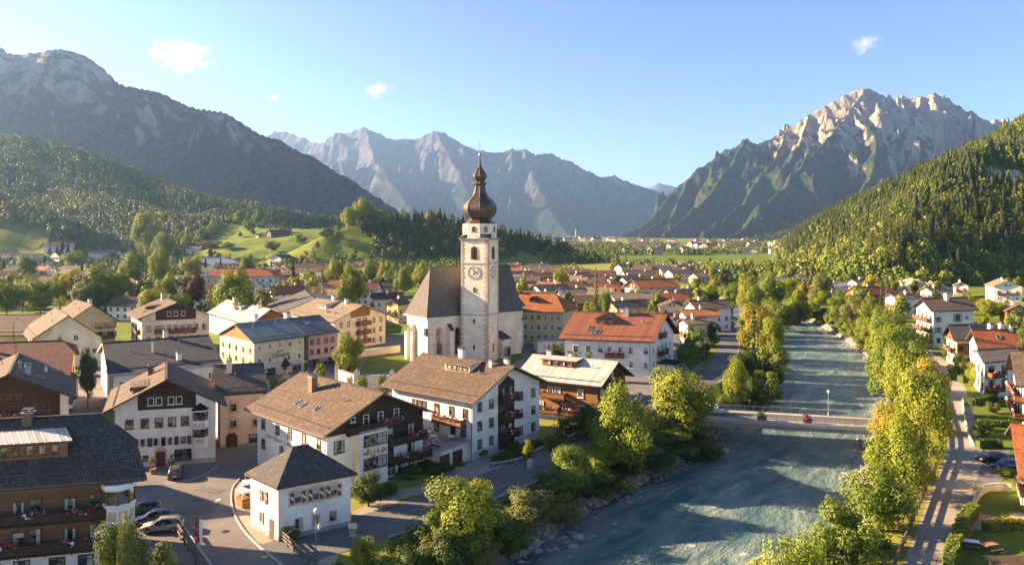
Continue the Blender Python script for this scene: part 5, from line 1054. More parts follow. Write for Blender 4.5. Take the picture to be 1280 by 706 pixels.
G, LM, DKL, GO, OL, CO, ND = 'leaf_green', 'leaf_lime', 'leaf_dark', 'leaf_gold', 'leaf_olive', 'leaf_copper', 'leaf_needle'
# left bank of the river, near to far
T(578, 79, 594, 104, 'round', LM, 'broad lime green tree nearest the camera on the left river bank', clear=.05); T(545, 77, 636, 60, 'bush', G, 'low dark green bush at the left foot of the nearest bank tree'); T(616, 82.5, 636, 62, 'bush', G, 'green bush between the two nearest trees on the left bank')
T(658, 86, 608, 88, 'round', OL, 'rounded olive green bush tree beside the second nearest lime tree', clear=.04); T(642, 84.5, 655, 60, 'bush', OL, 'low olive bush at the water below the rounded olive tree')
T(714, 95, 553, 62, 'tall', G, 'upright green tree standing left of the tall yellow birch', clear=.05); T(690, 93, 590, 66, 'bush', DKL, 'dark bush behind the upright green bank tree'); T(722, 97, 610, 74, 'bush', G, 'dark green bush under the upright green bank tree')
T(782, 106, 474, 84, 'birch', LM, 'tall yellow green birch towering over the left bank bushes', clear=.05); T(760, 104, 545, 62, 'bush', LM, 'lime bush hugging the foot of the tall birch'); T(808, 110, 560, 80, 'bush', DKL, 'dark bush between the tall birch and the water'); T(760, 101, 590, 60, 'bush', DKL, 'dark bush at the water left of the tall birch')
T(856, 124, 455, 86, 'round', LM, 'broad yellow green tree beside the left end of the bridge', clear=.06); T(838, 117, 535, 78, 'bush', DKL, 'dark bush below the broad tree near the bridge'); T(872, 119, 548, 60, 'bush', DKL, 'dark bush just downstream of the bridge'); T(800, 120, 505, 40, 'bush', LM, 'small lime shrub by the road left of the broad bridge tree'); T(886, 124, 545, 34, 'bush', OL, 'small olive bush under the left bridge end')
T(920, 148, 447, 32, 'tall', LM, 'slim yellow green tree just beyond the bridge on the left bank', clear=.1); T(938, 152, 470, 46, 'bush', DKL, 'dark bush beyond the bridge beside the slim tree'); T(955, 158, 462, 40, 'bush', G, 'green bush at the water beyond the bridge')
T(943, 178, 390, 62, 'spruce', 'leaf_olive', 'large drooping yellow green spruce on the left bank above the bridge'); T(962, 190, 392, 36, 'tall', LM, 'tall lime tree behind the drooping spruce', clear=.06); T(945, 205, 377, 50, 'tall', GO, 'golden topped tree behind the drooping spruce', clear=.06); T(968, 184, 425, 36, 'bush', G, 'green bush between the drooping spruce and the water'); T(930, 165, 440, 40, 'bush', DKL, 'dark bush between riverside road and drooping spruce'); T(960, 171, 448, 42, 'bush', DKL, 'dark bush at the water below the drooping spruce'); T(966, 212, 400, 32, 'tall', G, 'green tree upstream of the golden topped tree', clear=.05); T(958, 235, 388, 40, 'round', G, 'rounded tree where the river bends on the left bank'); T(948, 262, 378, 46, 'round', LM, 'lime tree behind the river bend on the left bank'); T(975, 275, 372, 40, 'round', G, 'green tree closing the view up the river')
# lower left and the square
T(148, 59, 642, 74, 'round', DKL, 'dark leafy tree in the lower left corner beside parked cars', clear=.05); T(158, 57.5, 640, 36, 'birch', OL, 'sunlit yellow green top of the tree beside the parked cars', clear=.05); T(205, 61, 674, 50, 'bush', OL, 'low olive hedge bush behind the red and white flag')  # lighter birch crown stands in for sunlight on the dark tree's top
T(453, 70, 668, 38, 'tall', LM, 'small bright sapling in front of the roadside railing'); T(461, 88, 590, 44, 'round', DKL, 'dark round garden tree at the corner of the hipped house', clear=.05); T(362, 78.6, 655, 26, 'bush', G, 'small shrub against the wall of the hipped house')
T(535, 102, 588, 50, 'bush', DKL, 'low dark garden shrubs below the guest house balconies'); T(571, 104, 578, 26, 'spruce', ND, 'small dark spruce beside the garage of the white apartment house'); T(555, 107, 560, 16, 'tall', DKL, 'slim dark cypress at the garage wall'); T(640, 112, 550, 22, 'bush', G, 'small garden shrub before the white apartment house'); T(700, 117, 502, 36, 'spruce', ND, 'dark spruce left of the brown timber house'); T(737, 117, 505, 42, 'round', DKL, 'dark garden tree under the timber gable', clear=.05); T(660, 103, 548, 14, 'tall', LM, 'small potted tree beside the roadside sign')
T(437, 163, 413, 37, 'round', LM, 'rounded lime tree beside the salmon pink town house', clear=.08); T(402, 158, 452, 20, 'round', G, 'small tree in the paved square before the salmon house'); T(340, 152, 472, 14, 'bush', LM, 'clipped round bush left on the square planter'); T(355, 151, 473, 15, 'bush', LM, 'clipped round bush right on the square planter'); T(451, 137, 468, 20, 'bush', G, 'green shrub in front of the churchyard wall'); T(478, 140, 466, 14, 'bush', OL, 'small olive shrub at the churchyard wall end'); T(110, 137, 433, 22, 'round', DKL, 'dark tree at the corner of the narrow left street'); T(17, 160, 403, 14, 'spruce', ND, 'small spruce in front of the long low yellow house')
T(697, 165, 428, 24, 'bush', DKL, 'dark bush at the left wall of the red roofed hotel'); T(728, 150, 438, 34, 'bush', G, 'green shrubs behind the pale metal roof chimneys'); T(840, 148, 462, 24, 'bush', G, 'shrub beside the hotel porch'); T(862, 172, 425, 34, 'round', G, 'round garden tree between hotel and riverside road'); T(880, 190, 425, 24, 'bush', DKL, 'dark hedge bush along the riverside road'); T(893, 215, 402, 20, 'bush', DKL, 'dark bush beside the upper riverside road'); T(905, 262, 385, 18, 'round', G, 'tree at the far end of the riverside road')
# right bank
T(985, 63, 654, 92, 'round', LM, 'bright green tree at the bottom edge on the right bank', clear=.04); T(1052, 71, 618, 92, 'round', G, 'rounded green tree second nearest on the right bank', clear=.04); T(1100, 81, 578, 84, 'round', G, 'wide green tree third nearest on the right bank', clear=.04); T(1080, 76, 650, 60, 'bush', DKL, 'dark bush between second and third right bank trees'); T(1125, 91, 520, 80, 'tall', LM, 'yellow green tree crowding the right lane above the wide green tree', clear=.04)
T(1150, 103, 455, 74, 'tall', LM, 'tallest yellow green tree of the right bank belt', clear=.04); T(1105, 98, 560, 56, 'bush', LM, 'lime bush over the water on the right bank'); T(1122, 110, 500, 60, 'round', GO, 'gold tinted tree right of the bridge end', clear=.04); T(1160, 122, 440, 56, 'tall', GO, 'gold green tree by the right lane behind the tallest one', clear=.04); T(1135, 132, 430, 60, 'round', LM, 'lime tree behind the right bridge end', clear=.04); T(1115, 150, 424, 56, 'round', G, 'green tree upstream of the bridge on the right bank', clear=.04); T(1150, 152, 432, 46, 'bush', G, 'green bush between right lane and bank trees'); T(1130, 172, 404, 58, 'round', G, 'broad tree in the right bank belt below the balcony house', clear=.04); T(1112, 182, 402, 52, 'round', LM, 'bright broad tree over the right waterline', clear=.04); T(1100, 205, 384, 44, 'round', G, 'rounded bank tree across from the drooping spruce', clear=.04); T(1112, 215, 383, 44, 'round', LM, 'lime tree below the brown roofed house on the right', clear=.04); T(1090, 232, 378, 40, 'round', LM, 'lime bank tree left of the rounded one', clear=.04); T(1068, 258, 368, 34, 'tall', OL, 'tall olive tree in the far right bank belt', clear=.05); T(1046, 285, 366, 34, 'round', G, 'green tree at the far bend on the right bank'); T(1024, 315, 362, 34, 'round', LM, 'lime tree at the far bend on the right bank'); T(1100, 178, 450, 30, 'bush', G, 'bush at the right waterline below the bright broad tree'); T(1084, 225, 412, 26, 'bush', OL, 'olive bush at the right waterline'); T(1056, 262, 398, 24, 'bush', G, 'far bush at the right waterline'); T(1030, 298, 392, 22, 'bush', LM, 'farthest lime bush at the right waterline')
# right gardens
T(1229, 118, 527, 26, 'bush', G, 'clipped round bush at the parking bay beside the right lane'); T(1190, 190, 428, 26, 'round', DKL, 'dark garden tree below the balcony house'); T(1200, 165, 440, 26, 'bush', G, 'garden bush left of the red roofed house'); T(1222, 158, 452, 30, 'bush', LM, 'lime shrub before the red roofed house'); T(1278, 152, 402, 28, 'spruce', ND, 'dark spruce at the right edge beside the red roof'); T(1240, 134, 502, 20, 'bush', OL, 'olive shrub on the upper garden lawn'); T(1258, 99, 585, 26, 'bush', DKL, 'dark shrub beside the parked blue car'); T(1165, 260, 386, 30, 'round', G, 'tree behind the balcony house roof'); T(1235, 275, 372, 34, 'round', LM, 'bright tree on the grassy slope at right'); T(1210, 300, 366, 30, 'round', GO, 'pale blossom tree below the right hillside')
for px, Y, top, w, mt, lab in [(512, 73, 686, 60, DKL, 'dark bush at the bottom edge below the railing'), (480, 69, 694, 54, G, 'green bush at the bottom edge right of the sapling'), (535, 75, 672, 50, OL, 'olive bush below the railing near the bottom edge'), (425, 67, 700, 44, DKL, 'dark bush at the bottom edge left of the sapling'), (505, 76, 674, 40, G, 'small green bush hugging the stone wall under the railing')]: T(px, Y, top, w, 'bush', mt, lab)
# bushes crowding the left bank
rb = random.Random(4)
for i, (px, Y, top, w, mt) in enumerate([(560, 75, 655, 66, DKL), (600, 77.5, 660, 60, OL), (635, 81, 645, 62, DKL), (672, 89, 628, 62, G), (700, 91, 612, 56, OL), (738, 98, 585, 62, DKL), (752, 108, 568, 50, G), (778, 106, 576, 56, DKL), (800, 112, 548, 58, G), (822, 114, 546, 58, DKL), (846, 120, 530, 54, G), (868, 123, 530, 40, DKL), (742, 104, 556, 50, LM), (818, 121, 515, 44, OL), (895, 140, 492, 34, LM), (925, 158, 455, 40, G), (905, 150, 478, 30, DKL)]):
    T(px, Y, top, w, 'bush', mt, ['first', 'second', 'third', 'fourth', 'fifth', 'sixth', 'seventh', 'eighth', 'ninth', 'tenth', 'eleventh', 'twelfth', 'thirteenth', 'fourteenth', 'fifteenth', 'sixteenth', 'last'][i] + ' ' + {DKL: 'dark', G: 'green', OL: 'olive', LM: 'lime'}[mt] + ' bush counted upstream in the left bank undergrowth', group='bushes of the left bank')
for px, Y, top, w, mt, lab in [(497, 101, 600, 40, DKL, 'dark shrub under the fresco bay of the guest house'), (515, 99, 610, 34, G, 'green shrub in the guest house front garden'), (548, 101, 606, 40, DKL, 'dark shrub at the end of the garden wall'), (480, 92, 615, 40, DKL, 'dark shrub behind the round garden tree'), (600, 108, 575, 26, G, 'green shrub beside the garage drive'), (655, 108, 560, 30, DKL, 'dark shrub on the small apartment lawn'), (690, 112, 545, 34, G, 'green shrub at the lawn corner by the road'), (716, 120, 520, 36, DKL, 'dark shrub under the timber house balcony')]: T(px, Y, top, w, 'bush', mt, lab)
# left part of the town
for a in [(50, 295, 345, 56, 'round', LM, 'large lime tree at left between white houses and yellow roof'), (8, 285, 346, 40, 'round', G, 'green tree cut by the left edge of the town'), (92, 305, 334, 34, 'tall', GO, 'golden yellow tree rising over the left town park'), (75, 315, 340, 36, 'tall', LM, 'tall lime tree beside the golden park tree'), (122, 300, 330, 54, 'round', G, 'broad green park tree left of the small chalet'), (108, 285, 350, 44, 'round', DKL, 'dark tree under the broad park tree'), (150, 330, 332, 44, 'round', LM, 'lime park tree behind the small chalet'), (170, 420, 312, 38, 'round', G, 'tall rounded tree at the town edge below the forest'), (182, 370, 322, 24, 'conifer', ND, 'dark spruce beside the rounded town edge tree'), (200, 400, 306, 28, 'tall', LM, 'bright tree near the foot of the meadow'), (210, 290, 338, 34, 'round', LM, 'lime tree next to the dark copper beech'), (238, 285, 337, 34, 'round', CO, 'dark copper beech in front of the white modern house'), (190, 262, 360, 32, 'bush', LM, 'round lime bush beside the small chalet'), (222, 270, 366, 34, 'bush', G, 'green bushes under the copper beech'), (297, 268, 332, 56, 'round', LM, 'big round lime tree before the long peach building'), (264, 262, 354, 12, 'conifer', ND, 'small dark conifer before the long peach building'), (384, 300, 331, 17, 'conifer', ND, 'narrow dark conifer beside the small white brown roofed house'), (404, 295, 327, 28, 'conifer', ND, 'large dark conifer near the beige apartment roof'), (440, 305, 327, 36, 'round', LM, 'spreading lime tree right of the dark conifer'), (462, 420, 322, 22, 'tall', G, 'upright tree below the dark wooded hill'), (484, 400, 324, 26, 'round', LM, 'lime tree left of the church roof'), (505, 380, 330, 24, 'round', G, 'small tree touching the church roof outline'), (528, 420, 326, 28, 'round', LM, 'lime tree rising behind the church ridge'), (548, 470, 328, 26, 'round', G, 'tree behind the church ridge near the tower'), (300, 240, 372, 24, 'bush', DKL, 'dark bush beside the pale metal roof')]: T(*a)
for a in [(452, 830, 246, 26, 'round', LM, 'largest lime tree at the left edge of the wooded hill'), (436, 815, 258, 24, 'tall', LM, 'tall lime tree where meadow meets the wooded hill'), (422, 800, 276, 24, 'conifer', ND, 'dark conifer at the meadow edge of the wooded hill'), (468, 835, 258, 22, 'round', G, 'green tree on the shoulder of the wooded hill'), (478, 840, 264, 18, 'tall', GO, 'golden tree on the shoulder of the wooded hill'), (408, 790, 284, 22, 'round', G, 'green tree at the lower corner of the meadow'), (540, 880, 262, 18, 'round', GO, 'sunlit golden crown on top of the wooded hill'), (182, 830, 262, 30, 'tall', LM, 'tall sunlit tree at the forest edge left of the meadow'), (205, 780, 288, 26, 'round', G, 'rounded tree at the lower left corner of the meadow'), (312, 960, 274, 16, 'round', G, 'round tree left of the meadow farmhouse'), (322, 1010, 262, 14, 'tall', G, 'tall tree above the meadow farmhouse'), (300, 1040, 262, 14, 'tall', LM, 'lime tree at the top edge of the meadow'), (262, 880, 300, 30, 'round', OL, 'broad olive tree on the lower meadow'), (285, 860, 302, 24, 'round', LM, 'lime tree on the lower meadow'), (375, 880, 292, 16, 'bush', LM, 'lime thicket right of the meadow farmhouse'), (340, 830, 300, 22, 'round', G, 'green tree on the meadow slope below the farmhouse'), (95, 620, 312, 30, 'round', LM, 'lime tree below the shaded forest spur'), (35, 500, 318, 26, 'round', G, 'green tree above the far left houses'), (240, 480, 318, 26, 'round', LM, 'lime tree at the foot of the meadow behind white house'), (310, 470, 316, 24, 'round', G, 'green tree at the foot of the sunlit meadow'), (330, 455, 318, 22, 'conifer', ND, 'dark conifer at the foot of the sunlit meadow'), (420, 400, 322, 28, 'round', LM, 'lime tree behind the large dark conifer'), (350, 340, 352, 24, 'round', LM, 'lime tree hiding the corner of the small white house'), (140, 300, 345, 34, 'round', LM, 'lime park tree left of the small chalet drive'), (28, 310, 352, 36, 'round', LM, 'lime tree in the left part of the park')]: T(*a)
rw = resample(RIV_R, 400)
for i, k in enumerate([k for k in range(1, 399, 2) if 165 < rw[k][1] < 335]):
    p = rw[k]; tdir = rw[k + 1] - rw[k - 1]; nr = np.array([tdir[1], -tdir[0]]) / np.hypot(*tdir); q = p + nr * (2.4 + 2.6 * ((i * 7) % 5) / 5)
    mt = [G, LM, DKL, OL, G][i % 5]; tree(q[0], q[1], 3.0 + 1.6 * ((i * 3) % 4) / 4, 4.6 + ((i * 5) % 3) * .6, 'bush', mt, label={G: 'green', LM: 'lime', DKL: 'dark', OL: 'olive'}[mt] + ' bush in the thicket along the far right waterline', group='bushes of the far right bank', clear=0)
# middle and right background
for a in [(745, 262, 333, 26, 'conifer', ND, 'tall dark conifer behind the yellow hotel'), (735, 235, 376, 26, 'bush', LM, 'yellow green bush right of the orange hotel roof'), (757, 270, 360, 16, 'round', G, 'green tree beside the tall dark conifer'), (815, 235, 378, 18, 'round', G, 'green tree between slate and brown roofs'), (655, 330, 345, 26, 'bush', LM, 'lime bush behind the orange hotel roof'), (706, 420, 338, 14, 'tall', GO, 'golden slim tree among the far roofs'), (700, 400, 334, 16, 'round', LM, 'lime tree among the far roofs'), (890, 330, 352, 30, 'round', LM, 'bright lime tree behind the wide brown roof'), (870, 350, 346, 26, 'tall', G, 'green tree left of the bright lime tree behind roofs'), (915, 320, 350, 34, 'round', G, 'green tree above the riverside road end'), (940, 300, 346, 36, 'round', LM, 'broad lime tree above the river bend'), (965, 330, 340, 34, 'round', G, 'green tree right of the broad lime tree at the bend'), (985, 350, 346, 30, 'tall', LM, 'lime tree in front of the twin white houses'), (1028, 340, 340, 30, 'tall', OL, 'tall olive tree between the far white houses'), (1000, 300, 360, 34, 'bush', LM, 'lime bush below the twin white houses')]: T(*a)
# ------------------------------------------------------------------ further houses
def corners(c, w, l, rot):
    a = np.array([math.cos(rot), math.sin(rot)]); b_ = np.array([-a[1], a[0]]); c = np.array(c)
    C = {(i, j): c + a * l / 2 * i + b_ * w / 2 * j for i in (-1, 1) for j in (-1, 1)}
    k = min(C, key=lambda q: C[q][1]); N = C[k]; pa, pb = C[(-k[0], k[1])], C[(k[0], -k[1])]
    if pa[0] / pa[1] < pb[0] / pb[1]: return pa, N, pb, 'L'
    return pb, N, pa, 'R'
def SH(px, py, wpx, l_w, wh, rot, wall, roof, label, pitch=.48, cat='house', z0=None, Y=None, clad=None, balc=True, name='house', **kw):
    """modest house: px, py the foot of its middle in the photo, wpx its seen width, l_w length/width ratio"""
    if Y is None:
        ys = np.arange(90, 1300, 2.0); zs = ground_z(atY(px, ys), ys); hit = np.nonzero(zat(py, ys) <= zs)[0]      # first ground met along that line of sight
        Y = float(ys[hit[0]]) if len(hit) else 1200.0
    c = np.array([atY(px, Y), Y]); z0 = float(ground_z(c[0], c[1])) if z0 is None else z0
    r = math.radians(rot); W = wpx * Y / FPX; w = W / (abs(l_w * math.cos(r)) + abs(math.sin(r)) + .001); l = w * l_w
    c = c + np.array([0, w * .35]); L, N, R, ri = corners(c, w, l, r)
    h = House(name, label, cat, L, N, R, z0 + wh, w / 2 * pitch, ri, (.7, .8), wall, roof, z0=z0, gutter=False, th=.2, **kw)
    nf = max(1, int(wh / 2.7))
    for f in 'LR':
        ln = h.frame(f)[3]; k = max(2, int(ln / 3.2)); gb = (f == 'R') == (ri == 'L')
        for i in range(nf): h.row(f, .9 + i * 2.75, k, 1.1, 1.35, 'brown' if i % 2 else 'white')
        if gb:
            if clad: h.cladding(f, wh - .6, clad, .05)
            h.row(f, wh + .1, [.42, .58], 1.0, 1.2, 'white', out=.04)
            if balc and nf > 1: h.balcony(f, ln * .12, ln * .88, 2.75 * (nf - 1) + .4, 1.0, 'balcony_boards', Y < 330)
    h.chimney(.3 + random.random() * .4, random.choice([-.15, .15]), .8, 1.3); return h
W_, CR, YE, PE, OC, GR = 'white_plaster', 'cream_plaster', 'yellow_plaster', 'peach_plaster', 'ochre_plaster', 'grey_plaster'
BT, DT, ST, RT, MT, TT, GT, OT = 'brown_tiles', 'dark_tiles', 'slate_tiles', 'red_tiles', 'maroon_tiles', 'tan_tiles', 'grey_tiles', 'orange_tiles'
for a in [
 (165, 381, 46, 1.25, 7.5, 35, W_, BT, 'small chalet with tan roof and dark wood gable among the park trees', .5, 'house', None, None, 'dark_wood'),
 (255, 341, 56, 1.5, 8, 80, W_, 'pale_metal', 'modern white house with pale folded roof left of the peach building', .3, 'house', None, None, 'brown_wood'),
 (360, 361, 36, 1.6, 6, 12, W_, MT, 'small white house with brown roof right of the long peach building', .5),
 (350, 333, 28, 1.4, 8, 70, W_, BT, 'white house with tiers of balconies below the sunlit meadow', .5),
 (386, 349, 44, 1.6, 9, 15, PE, BT, 'large peach house with brown roof below the meadow', .45),
 (425, 341, 26, 1.6, 5, 5, OC, MT, 'low maroon roofed barn at the meadow edge', .5),
 (22, 345, 30, 1.2, 6.5, 70, W_, BT, 'white house with brown gable left of the golden park tree', .5), (50, 346, 30, 1.3, 6.5, 15, W_, GT, 'white house with grey roof beside the golden park tree', .5), (30, 330, 40, 1.6, 6, 30, CR, TT, 'house with wide tan sunlit roof at far left', .45), (72, 316, 38, 1.5, 6.5, 10, W_, MT, 'house with long maroon roof below the shaded forest at left', .5), (8, 324, 22, 1.3, 5.5, 20, W_, MT, 'white house with maroon roof at the left edge below the wood', .5), (78, 326, 34, 1.4, 6, 60, CR, BT, 'cream gabled house under the shaded forest spur', .5), (26, 360, 34, 1.3, 5.5, 30, OC, DT, 'dark roofed house between the left lime trees', .5),
 (120, 323, 26, 1.4, 6, 20, W_, TT, 'white house with tan roof above the park trees', .45), (138, 318, 30, 1.5, 6, 10, CR, RT, 'house with thin red roof above the park trees', .4), (155, 324, 22, 1.3, 7, 60, W_, BT, 'white gabled house beside the tall rounded edge tree', .5), (150, 334, 18, 1.3, 6.5, 15, W_, GT, 'small white house at the back of the park', .5), (180, 314, 22, 1.5, 7, 5, CR, TT, 'cream house at the foot of the forest', .4), (215, 330, 26, 1.5, 5, 10, CR, TT, 'low cream house behind the modern white house', .35), (236, 316, 30, 1.6, 5, 5, W_, TT, 'white low house at the meadow foot', .35), (195, 352, 24, 1.4, 6, 20, OC, BT, 'ochre house hidden behind the lime park trees', .5),
 (470, 373, 60, 1.5, 5.5, 25, CR, DT, 'broad dark slate roofed house left of the church', .42), (482, 393, 46, 1.5, 6.5, 20, CR, MT, 'maroon roofed house touching the apartment house left of the church', .55), (497, 404, 34, 1.3, 7, 60, YE, BT, 'yellow house with brown roof beside the church apse', .55), (330, 382, 28, 1.5, 5, 10, GR, 'blue_metal', 'blue metal roofed building below the long peach building', .35), (445, 352, 30, 1.4, 5, 15, W_, BT, 'white house behind the dark slate roof left of the church', .45), (405, 372, 34, 1.5, 5, 10, W_, GT, 'white house between dark conifers and beige roofs', .45), (500, 358, 24, 1.4, 5, 70, CR, BT, 'brown roofed house behind the church apse roof', .5), (470, 344, 22, 1.4, 5.5, 10, W_, RT, 'white red roofed house below the dark wooded hill', .5),
 # right of the church
 (655, 354, 26, 2.0, 5, 0, W_, 'pale_metal', 'long white hall with flat pale roof behind the orange hotel roof', .12), (676, 358, 36, 1.3, 4.5, 78, 'brown_wood', BT, 'brown timber chalet with low gable behind the orange roof', .5, 'house', None, None, 'dark_wood'), (716, 386, 46, 1.5, 7, 25, W_, TT, 'white house with tan roof and dark gable behind the yellow hotel', .45, 'house', None, None, 'dark_wood'), (724, 360, 34, 1.4, 7, 15, W_, BT, 'white house with brown roof near the tall dark conifer', .5), (690, 366, 30, 1.5, 5, 15, CR, GT, 'grey roofed house between chalet and tall conifer', .45), (762, 362, 28, 1.5, 6, 5, PE, RT, 'red brown roofed houses right of the tall conifer', .5), (800, 354, 46, 1.8, 5.5, 8, CR, BT, 'long brown roofed house behind the bright orange roof', .5),
 (818, 380, 72, 1.5, 8, 22, W_, OT, 'house with bright orange red roof and dark timber gable in the right of the town', .5, 'house', None, None, 'dark_wood'), (790, 394, 58, 1.6, 7, 8, CR, TT, 'low house with tan and brown roof before the bright orange roof', .4), (787, 404, 62, 1.5, 6, 20, OC, ST, 'house with dark slate roof behind the red metal hotel roof', .4), (842, 404, 42, 1.2, 6, 80, CR, BT, 'cream house with wide low gable and three upper windows', .4), (888, 414, 60, 1.5, 8, 14, W_, BT, 'white house with wide brown roof and roof panels by the riverside road', .5), (876, 421, 50, 1.6, 7, 6, W_, OT, 'house with plain orange roof at the riverside road', .45), (870, 434, 42, 1.3, 7, 15, CR, TT, 'house with tan roof and grey balcony nearest the riverside road', .45), (846, 425, 24, 1.3, 6, 75, W_, RT, 'narrow red roofed house beside the big white hotel', .55), (905, 355, 40, 1.5, 5.5, 25, CR, MT, 'maroon roofed house among the trees above the river bend', .5), (935, 338, 22, 1.3, 5, 5, OC, OT, 'orange roofed cabin among trees above the bend', .5),
 (982, 365, 24, 1.1, 8, 75, W_, BT, 'left of twin white houses beyond the river bend', .5), (1003, 364, 24, 1.1, 8, 75, W_, DT, 'right of twin white houses beyond the river bend', .5), (1006, 346, 18, 1.1, 9, 15, W_, RT, 'tall white house with red roof against the conifer hillside', .7), (1047, 375, 36, 1.4, 7, 20, W_, 'pale_metal', 'white house with grey metal roof beyond the right bank trees', .4), (1022, 374, 26, 1.3, 6, 70, CR, RT, 'cream house with rusty roof among right bank trees', .5), (1095, 381, 60, 1.5, 5, 12, 'warm_wood', MT, 'long chalet with maroon brown roof below the sandy bank', .5), (1132, 394, 40, 1.4, 7, 12, W_, GT, 'white house with grey roof left of the balcony house', .45), (1172, 380, 34, 1.4, 6, 15, CR, BT, 'cream house with brown roof behind the balcony house roof', .5), (1205, 372, 28, 1.3, 6, 60, W_, TT, 'small white house with tan roof at the foot of the conifer hill', .5), (1075, 366, 26, 1.3, 6, 20, W_, BT, 'white house with brown roof at the left end of the sandy bank', .5),
 (1262, 377, 46, 1.3, 7, 70, W_, TT, 'white chalet with balconies high on the grassy slope at right', .5), (1275, 406, 40, 1.3, 5, 70, 'warm_wood', BT, 'timber hut with brown gable at the right edge', .6)]: SH(*a)
o_ = SH(345, 296, 28, 1.5, 4.5, 40, 'dark_wood', BT, 'dark timber farmhouse on the sunlit meadow', .6, balc=False); SH(372, 281, 13, 1.2, 4.5, 15, W_, ST, 'small white house with slate roof at the top of the meadow', .5, balc=False); SH(323, 297, 9, 1.2, 3, 60, PE, BT, 'small pinkish shed beside the meadow farmhouse', .5, balc=False); SH(356, 292, 16, 1.3, 3.5, 10, 'brown_wood', DT, 'timber barn behind the meadow farmhouse', .6, balc=False)
# long peach building
Y = 400
h = House('school_building', 'long peach building with red hipped roof behind a big lime tree', 'building', np.array([atY(258, Y + 8), Y + 14]), np.array([atY(255, Y), Y]), np.array([atY(345, Y + 4), Y + 3]), 10.5, 4.2, 'R', (.6, .6), 'peach_plaster', 'red_tiles', ends=((1, .18), (1, .18)), gutter=False)
for z in (1.0, 4.1, 7.2): h.row('R', z, 10, 1.2, 1.7, 'white')
h.panel('R', [(h.wlR * .78, -.4), (h.wlR, -.4), (h.wlR, 10.4), (h.wlR * .78, 10.4)], 'white_bay', 'white_plaster', .06); h.row('R', 4.1, [.83, .94], 1.2, 1.7, 'brown', out=.07); h.row('R', 7.4, [.83, .94], 1.2, 1.5, 'brown', out=.07); h.row('R', 1.0, [.83, .94], 1.2, 1.9, 'brown', out=.07); h.chimney(.3, .1, 1, 1.5); h.chimney(.7, .1, 1, 1.5)
# right bank houses near the lane
h = House('apartment_house', 'large white house with tiers of red brown balconies beyond the right bank trees', 'apartment house', A(1139, 383, 11), A(1164, 389, 11), A(1224, 387, 11), 11, 3.2, 'R', (1.2, 1.4), W_, 'brown_tiles', trim='dark_trim')
for z in (1.6, 4.6, 7.6): h.balcony('L', h.wlL * .08, h.wlL * .92, z, 1.4, 'balcony_boards', True); h.row('L', z + .1, 4, 1.2, 1.9, 'brown')
h.row('R', 7.7, [.12], 2.2, 1.4, 'brown'); h.row('R', 4.6, [.12], 2.2, 1.4, 'brown'); h.row('R', 7.6, [.60], 3.0, 2.2, 'brown'); h.row('R', 8.0, [.83], 1.3, 1.2, 'white'); h.row('R', 1.6, 4, 1.2, 1.3, 'brown'); h.chimney(.50, -.2, 1.0, 1.8)
h = House('house', 'cream house with dark tan roof and timber balcony between balcony house and red roof', 'house', A(1177, 418, 7), A(1192, 425, 7), A(1252, 424, 7), 7, 3.3, 'R', (.9, 1.2), CR, 'grey_tiles', trim='dark_trim'); h.cladding('L', 6.2, 'brown_wood', .05); h.row('L', 4, 2, 1.3, 1.5, 'brown'); h.row('L', 1, 2, 1.3, 1.5, 'brown'); h.balcony('L', 1, h.wlL - 1, 3.6, 1.2, 'balcony_boards', True); h.row('R', 4, 5, 1.2, 1.4, 'brown'); h.row('R', 1, 5, 1.2, 1.4, 'brown'); h.panel('R', [(0, 2.9), (7, 2.9), (7, 6), (0, 6)], 'side_cladding', 'warm_wood', .03); h.solar(.45, .8, -.5, -.1)
h = House('house', 'white house with bright red tiled roof beside the right lane', 'house', A(1206, 425, 7.5), A(1222, 435, 7.5), A(1279, 434, 7.5), 7.5, 3.4, 'R', (.9, 1.1), W_, 'red_tiles', trim='brown_trim'); h.row('L', 4.4, 3, 1.1, 1.5, 'white'); h.row('L', 1.2, 3, 1.1, 1.5, 'white'); h.row('L', 7.3, [.5], 1.0, 1.2, 'white'); h.win('R', .9 * h.wlR, 4.3, 1.0, 1.2); h.win('R', .6 * h.wlR, 6.0, 1.0, .7, 'brown'); h.skylight(.55, -.45, 1.0, 1.2); h.chimney(.45, .06, .8, 1.3); h.chimney(.70, .06, .9, 1.3); h.chimney(.88, -.1, .7, 1.1)
h = House('house', 'white house with flat grey roof and two balconies behind the right edge house', 'house', A(1226, 449, 7.5) + np.array([5, 11]), A(1229, 453, 7.5), A(1275, 449, 7.5), 7.5, 1.3, 'R', (.8, .6), W_, 'grey_tiles', trim='dark_trim')
for z in (1.6, 4.4): h.balcony('R', .4, 4.0, z, 1.4, 'balcony_boards', True); h.row('R', z + .1, [.2, .6], 1.6, 2.0, 'brown')
h.row('L', 4.4, 3, 1.2, 1.5, 'brown'); h.row('L', 1.4, 3, 1.2, 1.5, 'brown')
N_ = A(1270, 482, 8); L_ = A(1255, 460, 8)
h = House('house', 'white house with brown roof and flower balconies at the right edge above the lane', 'house', L_, N_, N_ + np.array([13.5, -6.4]), 8, 4.6, 'R', (1.1, 1.4), W_, 'brown_tiles', trim='dark_trim'); h.cladding('L', 8.2, 'brown_wood', .05)
for z in (2.0, 4.9): h.balcony('L', 1.0, h.wlL - 1.2, z, 1.3, 'balcony_boards', True); h.row('L', z + .1, [.25, .5, .75], 1.3, 2.0, 'brown')
h.row('R', 5, 4, 1.2, 1.5, 'brown'); h.row('R', 2, 4, 1.2, 1.5, 'brown')
N_ = np.array([55.9, 79.5]); L_ = np.array([66.3, 97.0])
